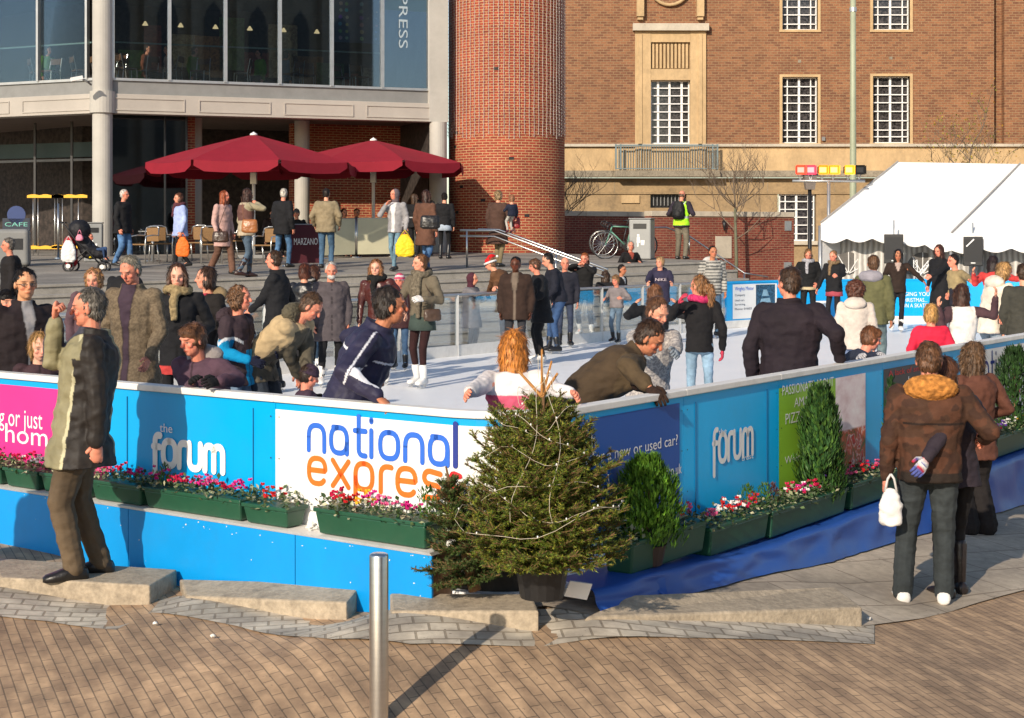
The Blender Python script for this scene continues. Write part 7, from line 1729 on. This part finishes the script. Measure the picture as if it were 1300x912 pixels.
# ------------------------------------------------------------------ plants
LEAFA = attr_mat('leaf', rough=.55, nscale=30, var=.35, bump=0, spec=.4)
PETAL = attr_mat('petal', rough=.6, nscale=20, var=.15, bump=0, spec=.3)
TROUGH = mat('green_trough', (.012,.075,.04), .42, .15, 3, dirt=.12)
SOIL = mat('soil', (.03,.02,.013), .95, .4, 12, .6, 60)
def leaf_card(b, p, d, up, l, w):
    d = d.normalized(); r = d.cross(up); r = r.normalized() if r.length > 1e-4 else Vector((1,0,0)); m = p+d*l*.5+up*l*.08
    b.add([p, m+r*w/2, p+d*l, m-r*w/2], [(0,1,2,3)])
def foliage(n, ln, wd, ht, leaf, cols, rnd, droop=.2):
    b = MB(); b.c = []
    for i in range(n):
        x, y = rnd.uniform(-ln/2, ln/2), rnd.uniform(-wd/2, wd/2)*1.25; h = abs(rnd.gauss(0,.5))*ht*.8
        if abs(y) > wd*.5: h -= rnd.uniform(0, droop)*ht*1.6
        d = Vector((rnd.gauss(0,1), rnd.gauss(0,1), rnd.uniform(-.3,1.2))); leaf_card(b, Vector((x,y,h)), d, Vector((rnd.gauss(0,.5),rnd.gauss(0,.5),1)).normalized(), leaf*rnd.uniform(.7,1.4), leaf*rnd.uniform(.5,.9))
        c = rnd.choice(cols); k = rnd.uniform(.6,1.3); b.c += [(c[0]*k,c[1]*k,c[2]*k,1)]*4
    return b
def flower(b, p, r, col, rnd, stem=True):
    for k in range(5):      # swept back petals
        a = k*2*math.pi/5+rnd.random(); d = Vector((math.cos(a)*.6, math.sin(a)*.6, rnd.uniform(.4,1.2))).normalized(); n0 = len(b.v)
        leaf_card(b, p, d, Vector((math.cos(a+1.57), math.sin(a+1.57), .3)).normalized(), r*rnd.uniform(.9,1.3), r*.9); kk = rnd.uniform(.75,1.2); b.c += [(col[0]*kk,col[1]*kk,col[2]*kk,1)]*(len(b.v)-n0)
PKS = {'crimson': (.55,.01,.07), 'magenta': (.62,.02,.24), 'pink': (.75,.12,.30), 'white': (.75,.72,.70), 'red': (.55,.015,.02), 'yellow': (.80,.45,.02), 'violet': (.10,.03,.28)}
GL = [(.035,.075,.02),(.055,.10,.03),(.09,.12,.05)]; GV = [(.30,.32,.18),(.10,.15,.06),(.40,.38,.24),(.06,.10,.035)]
def conif(b, p, h, r, n, rnd, cols, lean=0):
    """upright conifer: many small upward sprays in a pointed volume"""
    for i in range(n):
        t = rnd.random()**.8; z = t*h; rr = r*(math.sin(min(1,(1-t)*1.15+.12)*math.pi*.62))*(.35+.65*rnd.random()**.5)
        lump = 1+.3*noise.noise(Vector((math.cos(i)*0+t*5, p.x*9, 2))); a = rnd.uniform(0, 2*math.pi); lump *= 1+.55*noise.noise(Vector((math.cos(a)*2.6, math.sin(a)*2.6, t*5+p.x)))
        z += .05*h*noise.noise(Vector((math.cos(a)*3, math.sin(a)*3, 5)))
        if noise.noise(Vector((math.cos(a)*3.5*rr/r, math.sin(a)*3.5*rr/r, t*9+3))) > .28: continue
        q = p+Vector((math.cos(a)*rr*lump, math.sin(a)*rr*lump, z)); d = Vector((math.cos(a)*.45+rnd.gauss(0,.25), math.sin(a)*.45+rnd.gauss(0,.25), 1.1)); L_ = rnd.uniform(.03,.065)*(h/.6)**.4
        leaf_card(b, q, d, Vector((math.cos(a), math.sin(a), .1)), L_, L_*.32)
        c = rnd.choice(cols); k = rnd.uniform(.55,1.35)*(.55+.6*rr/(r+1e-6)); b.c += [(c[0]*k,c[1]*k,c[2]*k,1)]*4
def trough(label, t0, t1, z, off, flowers, seed, h=.13, wd=.17, plants=(), ng=260, pale=.4):
    rnd = random.Random(seed); tm = (t0+t1)/2; c = bar(tm, z, off); d = (bar(t1,z,off)-bar(t0,z,off)); ln = d.length; ang = math.atan2(d.y, d.x)
    o = thing('flower_trough', label, 'flower trough', c, ang, 'green troughs of winter flowers'); w2 = wd/2
    b = MB(); b.hexa([(-ln/2+.025,-w2+.02,0),(ln/2-.025,-w2+.02,0),(ln/2-.025,w2-.02,0),(-ln/2+.025,w2-.02,0)], [(-ln/2+.008,-w2,h-.02),(ln/2-.008,-w2,h-.02),(ln/2-.008,w2,h-.02),(-ln/2+.008,w2,h-.02)]); b.build('trough_body', TROUGH, o, bevel=.012)
    b = MB(); b.hexa([(-ln/2,-w2-.008,h-.024),(ln/2,-w2-.008,h-.024),(ln/2,w2+.008,h-.024),(-ln/2,w2+.008,h-.024)], [(-ln/2,-w2-.008,h),(ln/2,-w2-.008,h),(ln/2,w2+.008,h),(-ln/2,w2+.008,h)]); b.build('rim', TROUGH, o, bevel=.006)
    b = foliage(int(ng*ln/.5), ln*1.03, wd, .075, .032, GL+(GV if pale > .3 else []), rnd, .35); b.v = [(x,y,q+h) for x,y,q in b.v]; b.build('leaves', LEAFA, o)
    groups = {}
    for col, fr in flowers:
        b = groups.setdefault((col, fr), MB()); b.c = b.c or []
        nfl = 11
        for i in range(nfl): x = (fr-.5)*ln+rnd.gauss(0,.045); p = Vector((x, rnd.gauss(-.02,.035), h+.045+abs(rnd.gauss(.01,.026)))); flower(b, p, .019, PKS[col], rnd)
    for col, b in groups.items(): b.build('flowers', PETAL, o)
    for fr, hh_, kind in plants:
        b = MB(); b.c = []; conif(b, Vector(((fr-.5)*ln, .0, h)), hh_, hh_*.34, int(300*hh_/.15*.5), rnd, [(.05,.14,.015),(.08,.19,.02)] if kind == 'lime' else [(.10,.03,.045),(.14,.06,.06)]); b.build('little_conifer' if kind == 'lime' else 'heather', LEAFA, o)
    return o
zs_ = .255; of = .115
def tl(x): return tpx(x, of)
trough('green trough of pale flowers at the far left edge of the plinth', tl(-70), tl(14), zs_, of, [('crimson',.8),('pink',.3)], 1)
trough('small green trough left of the man in the olive jacket', tl(17), tl(61), zs_, of, [('crimson',.35),('white',.8)], 2)
trough('green trough just behind the legs of the man in the olive jacket', tl(64), tl(126), zs_, of, [('white',.3),('pink',.6)], 3)
trough('green trough with red and pink blooms right of the man in the olive jacket', tl(128), tl(192), zs_, of, [('pink',.15),('crimson',.35),('magenta',.75)], 4)
trough('long green trough with a lime conifer and crimson blooms below the forum lettering', tl(194), tl(319), zs_, of, [('magenta',.08),('crimson',.3),('crimson',.38),('magenta',.55),('pink',.62),('crimson',.8),('magenta',.92)], 5, plants=((.12,.13,'lime'),))
trough('short pale leaved green trough with one red bloom', tl(320), tl(378), zs_, of, [('red',.55)], 6, h=.12)
trough('long green trough of mixed blooms below the express lettering', tl(411), tl(553), zs_, of, [('crimson',.15),('red',.28),('yellow',.38),('magenta',.45),('pink',.6),('magenta',.78)], 7, h=.15, plants=((.93,.17,'lime'),))
# right side, standing on the tarpaulin
ofr = .185
def tr_(x): return tpx(x, ofr)
def ztt(t): return tarp_top(t)+.014
trough('green trough with magenta blooms beside the bright green shrub', tr_(783), tr_(880), ztt(tr_(830)), ofr, [('magenta',.55),('crimson',.7),('pink',.85)], 8, h=.19, wd=.2, plants=((.66,.13,'lime'),))
trough('green trough with white and red blooms left of the dark column shrub', tr_(884), tr_(960), ztt(tr_(920)), ofr, [('pink',.15),('white',.35),('red',.45),('white',.6),('crimson',.7),('red',.9)], 9, h=.18, wd=.2, plants=((.85,.16,'lime'),))
trough('green trough with heather and crimson blooms under the green board', tr_(962), tr_(1060), ztt(4), ofr, [('crimson',.4),('magenta',.55),('crimson',.65),('violet',.8),('white',.5)], 10, h=.18, wd=.2, plants=((.08,.15,'lime'),(.18,.13,'heather')), ng=330)
trough('green trough with red and pink blooms between dark shrub and hugging couple', tr_(1066), tr_(1126), ztt(4), ofr, [('pink',.1),('red',.3),('crimson',.5),('pink',.8)], 11, h=.19, wd=.2)
trough('green trough with yellow and violet blooms right of the hugging couple', tr_(1252), tr_(1312), ztt(4), ofr, [('crimson',.1),('violet',.25),('white',.45),('yellow',.65),('white',.85)], 12, h=.2, wd=.2)
def shrub(label, px, h, r, n, cols, seed, pot=(.05,.03,.02), off=.17, z=None, base=.12):
    rnd = random.Random(seed); t = tpx(px, off); c = bar(t, ztt(t), off); o = thing('potted_conifer', label, 'conifer', c, rnd.uniform(0,6), 'potted conifers along the boards')
    b = MB(); b.lathe((0,0,0), [(.085,0),(.11,base),(.115,base),(.1,base-.01)], 14); b.build('pot', mat('brown_pot', pot, .6, .2, 4), o)
    b = MB(); b.tube([(0,0,base-.02),(0,0,h*.8)], .015, 6); b.build('trunk', WOOD, o)
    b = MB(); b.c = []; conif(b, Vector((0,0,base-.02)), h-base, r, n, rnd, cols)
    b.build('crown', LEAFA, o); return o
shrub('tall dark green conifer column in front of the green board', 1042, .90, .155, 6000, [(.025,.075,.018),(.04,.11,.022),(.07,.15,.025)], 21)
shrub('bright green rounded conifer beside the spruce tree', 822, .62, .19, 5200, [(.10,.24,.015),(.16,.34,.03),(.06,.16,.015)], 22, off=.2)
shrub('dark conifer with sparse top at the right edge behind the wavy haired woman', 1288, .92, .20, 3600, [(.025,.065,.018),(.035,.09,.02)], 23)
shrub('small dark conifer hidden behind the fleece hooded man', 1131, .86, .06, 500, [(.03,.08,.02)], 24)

# spruce tree in its pot, with string lights; a second spruce lies against the plinth end
BARK = mat('bark', (.14,.075,.03), .85, .4, 20, .5, 60); NEED = attr_mat('needle', rough=.6, nscale=12, var=.35, bump=0, spec=.3)
def spruce(name, label, cat, base, H, Rm, seed, rot=None, whorls=13, per=8, parent=None, cols=None, fill=1.0, pot=True):
    rnd = random.Random(seed); o = thing(name, label, cat, base); M = rot or Matrix.Identity(3)
    cols = cols or [(.09,.14,.014),(.13,.17,.02),(.25,.24,.03),(.05,.09,.014)]
    tr = MB(); z0 = .17 if pot else 0; tr.tube([M @ Vector((0,0,z0*.4)), M @ Vector((0,0,H*.55)), M @ Vector((.01,0,H-.02))], [.035,.018,.005], 8); tr.build('trunk', BARK, o, smooth=True)
    br = MB(); nd = MB(); nd.c = []
    def twig(a, c, dens=1.0, tip=False, wide=1.0):
        d = (c-a); L_ = d.length; dn = d.normalized(); br.tube([M @ a, M @ c], [.0035,.0018], 3, False)
        q = Vector((0,0,1)).cross(dn); q = q.normalized() if q.length > .01 else Vector((1,0,0)); w = q.cross(dn)
        n = int(L_/.0030*dens)
        for i in range(n):
            t = rnd.random(); p = a+d*t; ang = rnd.uniform(0, 2*math.pi); s_ = (q*math.cos(ang)+w*math.sin(ang)); e = (s_+dn*.9).normalized(); l = rnd.uniform(.014,.023)*wide; r_ = e.cross(dn).normalized()*.0023
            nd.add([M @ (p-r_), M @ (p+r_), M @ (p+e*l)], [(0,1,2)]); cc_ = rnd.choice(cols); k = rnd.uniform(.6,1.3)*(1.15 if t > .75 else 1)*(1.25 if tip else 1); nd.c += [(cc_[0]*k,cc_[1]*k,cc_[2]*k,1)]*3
    for wi in range(whorls):
        t = wi/(whorls-1); z = z0+(.035 if pot else .08)+(H-z0-.22)*t**.95; reach = Rm*(1-t)**.72*(.9+.2*rnd.random())*(1 if t > .12 else .78)+.05
        for k in range(per if t < .8 else 6):
            a = 2*math.pi*k/per+wi*.7+rnd.uniform(-.25,.25); rr = reach*rnd.uniform(.72,1.12); up = .25+.9*t
            A_ = Vector((0,0,z)); pts = [A_]
            for q in range(1,7):
                u_ = q/6; pts.append(A_+Vector((math.cos(a)*rr*u_, math.sin(a)*rr*u_, rr*(up*u_*.55-.42*u_*(1-t)+.55*u_*u_*(.55)))))
            for q in range(6):
                br.tube([M @ pts[q], M @ pts[q+1]], [.008*(1-q/7)+.002, .008*(1-(q+1)/7)+.002], 4, False)
                twig(pts[q], pts[q+1], .9*fill, q == 5)
                if q >= 0:
                    for sd in (-1,1):
                        for rep in (0,1):
                            base_ = pts[q].lerp(pts[q+1], rnd.uniform(.1,.9)); dd = (pts[q+1]-pts[q]).normalized(); side = Vector((-dd.y, dd.x, 0)).normalized()*sd; ln = (rr*.42*(1-q/7.5)+.025)*rnd.uniform(.6,1.15)
                            tp_ = base_+(dd*.75+side*rnd.uniform(.5,.95)+Vector((0,0,rnd.uniform(-.1,.4)))).normalized()*ln
                            twig(base_, tp_, fill)
                            if ln > .06:
                                for s2 in (-1,1):
                                    b2 = base_.lerp(tp_, rnd.uniform(.35,.75)); e2 = b2+((tp_-base_).normalized()*.8+side.cross(Vector((0,0,1)))*s2*.6+Vector((0,0,rnd.uniform(-.2,.35)))).normalized()*ln*.45; twig(b2, e2, fill)
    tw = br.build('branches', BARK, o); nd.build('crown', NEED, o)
    # leader shoots
    l = MB(); l.c = None
    if pot:
        nd2 = MB(); nd2.c = []; nd_, br_ = nd, br; nd = nd2; br = l
        for k, (dx, dy, dz) in enumerate(((0,0,.24),(-.12,.02,.13),(.05,.02,.18),(.08,0,.12))):
            a = Vector((0,0,H-.12)); c = a+Vector((dx,dy,dz)); 
            d = c-a; L_ = d.length; dn = d.normalized(); l.tube([a,c],[.009,.006],6)
            for i in range(int(L_/.0022)):
                t_ = rnd.random(); p = a+d*t_; e = (Vector((rnd.gauss(0,1),rnd.gauss(0,1),rnd.gauss(0,1))).normalized()*.7+dn).normalized(); r_ = e.cross(dn); r_ = r_.normalized()*.0018 if r_.length > 1e-4 else Vector((.0018,0,0))
                nd2.add([p-r_,p+r_,p+e*.014],[(0,1,2)]); nd2.c += [(.30,.16,.03,1)]*3
        l.build('leader_shoots', mat('shoot_bark', (.42,.19,.05), .8, .2, 20), o); nd2.build('leader_needles', NEED, o)
        b = MB(); b.lathe((0,0,0), [(.11,0),(.135,.15),(.142,.16),(.138,.17),(.12,.16)], 18); b.build('pot', BLACK, o, smooth=False)
        b = MB(); b.lathe((0,0,.14), [(.13,0),(.12,.012),(.01,.015)], 14); b.build('soil', SOIL, o)
    return o
sp_ = 250; bs = Vector(((688-HX)/sp_, F/sp_, 0)); bs.z = CZ-(758-HY)/sp_
tree = spruce('spruce_tree', 'spruce tree with string lights standing in a black pot at the rink corner', 'tree', bs, CZ-(474-HY)/sp_-bs.z, .45, 5, whorls=20, per=11)
M_ = Matrix.Rotation(R(-14), 3, 'Y')
b2 = Vector(((603-HX)/238, F/238, 0)); b2.z = CZ-(750-HY)/238
spruce('spruce_offcut', 'darker smaller spruce pushed between the plinth end and the lit spruce tree', 'tree', b2, .70, .21, 9, rot=M_, whorls=8, per=7, cols=[(.045,.08,.016),(.06,.095,.02),(.035,.06,.015)], pot=False)
# the lights: pale wire looped over the crown with tiny bulbs
sl = thing('string_lights', 'pale wire of tiny lights looped over the spruce tree', 'string lights', bs); rnd = random.Random(3); Ht = CZ-(474-HY)/sp_-bs.z
WW = mat('cream_wire', (.62,.55,.42), .5, .1, 4); BU = mat('tiny_bulb', (.85,.85,.82), .15, .05, 4)
def surf_r(z): t = max(0, min(1, (z-.27)/(Ht-.30))); return (.45*(1-t)**.72+.05)*.95
for lab, path in (('wire', 6), ('wire', 3)):
    pts = []; ph = rnd.random()*6; n = 150
    for i in range(n+1):
        t = i/n; z = .34+(Ht-.36)*t; a = ph+path*.8*2*math.pi*t*(1 if path == 6 else -1); r_ = surf_r(z)*rnd.uniform(.97,1.03); pts.append((r_*math.cos(a), r_*math.sin(a), z+.05*math.sin(a*2.3+ph)+.02*math.sin(a*5)))
    b = MB(); b.tube(pts, .0013, 4); b.build('wire', WW, sl, smooth=True)
    b = MB()
    for p in pts[::4]: b.ell(Vector(p)+Vector((0,0,.006)), (.0042,.0042,.006), n=6, m=4)
    b.build('bulbs', BU, sl)
for a in (-1.85,-1.35):
    b = MB(); pts = [(surf_r(z)*math.cos(a+.15*math.sin(z*9))*1.02, surf_r(z)*math.sin(a+.15*math.sin(z*9))*1.02, z) for z in [.45+(Ht-.35)*i/14 for i in range(15)]]; b.tube(pts, .0013, 4); b.build('wire', WW, sl, smooth=True)

# street trees: bare winter crowns in front of the city hall
def bare_tree(label, px, s, H, seed, leaves=0, z0=-.4, spread=1.0):
    rnd = random.Random(seed); o = thing('bare_tree', label, 'tree', up_(px, s, z0), 0, 'young bare trees in front of the brick building'); trk = MB(); br = MB(); lf = MB(); lf.c = []
    trk.tube([(0,0,0),(.02,0,H*.3),(-.02,.02,H*.6)], [.07,.055,.035], 8)
    def grow(p, d, L_, r_, dep):
        q = p; pts = [p]
        for i in range(3): d = (d+Vector((rnd.gauss(0,.14),rnd.gauss(0,.14),.08))).normalized(); q = q+d*L_/3; pts.append(q)
        br.tube(pts, [r_, r_*.85, r_*.7, r_*.5], 4, False)
        if leaves and dep >= 2:
            for i in range(leaves):
                if rnd.random() < .5: leaf_card(lf, pts[-1]+Vector((rnd.gauss(0,.06),rnd.gauss(0,.06),rnd.gauss(0,.06))), Vector((rnd.gauss(0,1),rnd.gauss(0,1),rnd.gauss(-.5,1))), Vector((0,0,1)), .09, .06); c = rnd.choice([(.35,.28,.03),(.22,.24,.04),(.4,.22,.03)]); lf.c += [(*c,1)]*4
        if dep < 4:
            for k in range(rnd.choice((2,3))):
                e = Vector((rnd.gauss(0,1),rnd.gauss(0,1)*.8,rnd.uniform(-.1,.7))).normalized(); grow(pts[rnd.choice((1,2,3))], (d*.9+e*.8*spread).normalized(), L_*.7, r_*.6, dep+1)
    for i in range(9): z = H*(.42+.05*i); a = i*2.4; grow(Vector((0,0,z if z < H*.6 else H*.6)), Vector((math.cos(a)*spread, math.sin(a)*spread, .55)).normalized(), H*.20, .02, 0)
    grow(Vector((-.02,.02,H*.6)), Vector((0,0,1)), H*.22, .032, 0)
    trk.build('trunk', mat('grey_green_bark', (.13,.13,.08), .8, .3, 12, .4, 60), o, smooth=True); br.build('crown', mat('twig_bark', (.16,.12,.085), .8, .3, 12), o)
    if leaves: lf.build('leaves', LEAFA, o)
bare_tree('bare young tree left of the black street lamp', 934, 41, 5.4, 3)
bare_tree('young tree with a few yellow leaves behind the marquee', 1225, 38, 6.6, 8, leaves=2, spread=1.2)
bare_tree('bare young tree half hidden by the brick tower', 714, 40, 5.0, 12)
finish_people()
# ------------------------------------------------------------------ light and camera
w = bpy.data.worlds.new('World'); scene.world = w; w.use_nodes = True
nt = w.node_tree; nt.nodes.clear(); bg = nt.nodes.new('ShaderNodeBackground'); ow = nt.nodes.new('ShaderNodeOutputWorld'); sk = nt.nodes.new('ShaderNodeTexSky')
EL, AZ = 25.0, 27.0                     # the low winter sun stands behind the camera, to its left
sd = Vector((-math.sin(R(AZ))*math.cos(R(EL)), -math.cos(R(AZ))*math.cos(R(EL)), math.sin(R(EL))))
sk.sky_type = 'NISHITA'; sk.sun_disc = False; sk.sun_elevation = R(EL); sk.sun_rotation = math.atan2(sd.x, sd.y); sk.air_density = 1.0; sk.dust_density = .6; sk.ozone_density = 1.0
bg.inputs[1].default_value = .15; nt.links.new(sk.outputs[0], bg.inputs[0]); nt.links.new(bg.outputs[0], ow.inputs[0])
ld = bpy.data.lights.new('sun', 'SUN'); ld.energy = 5.0; ld.angle = R(.6); ld.color = (1, .87, .70)
lo = bpy.data.objects.new('sun', ld); COL.objects.link(lo); lo.rotation_euler = sd.to_track_quat('Z', 'Y').to_euler(); lo.location = (-20,-20,20)
cd = bpy.data.cameras.new('camera'); cam = bpy.data.objects.new('camera', cd); COL.objects.link(cam); scene.camera = cam
cam.location = (0,0,CZ); cam.rotation_euler = (R(90),0,0); cd.sensor_width = 36; cd.lens = F/1300*36; cd.shift_y = -(456-HY)/1300; cd.clip_end = 2000; cd.clip_start = .1
scene.view_settings.view_transform = 'Standard'; scene.view_settings.look = 'None'; scene.view_settings.exposure = 0; scene.view_settings.gamma = 1
scene.render.engine = 'CYCLES'; scene.cycles.use_denoising = True; scene.cycles.max_bounces = 6; scene.cycles.transparent_max_bounces = 12
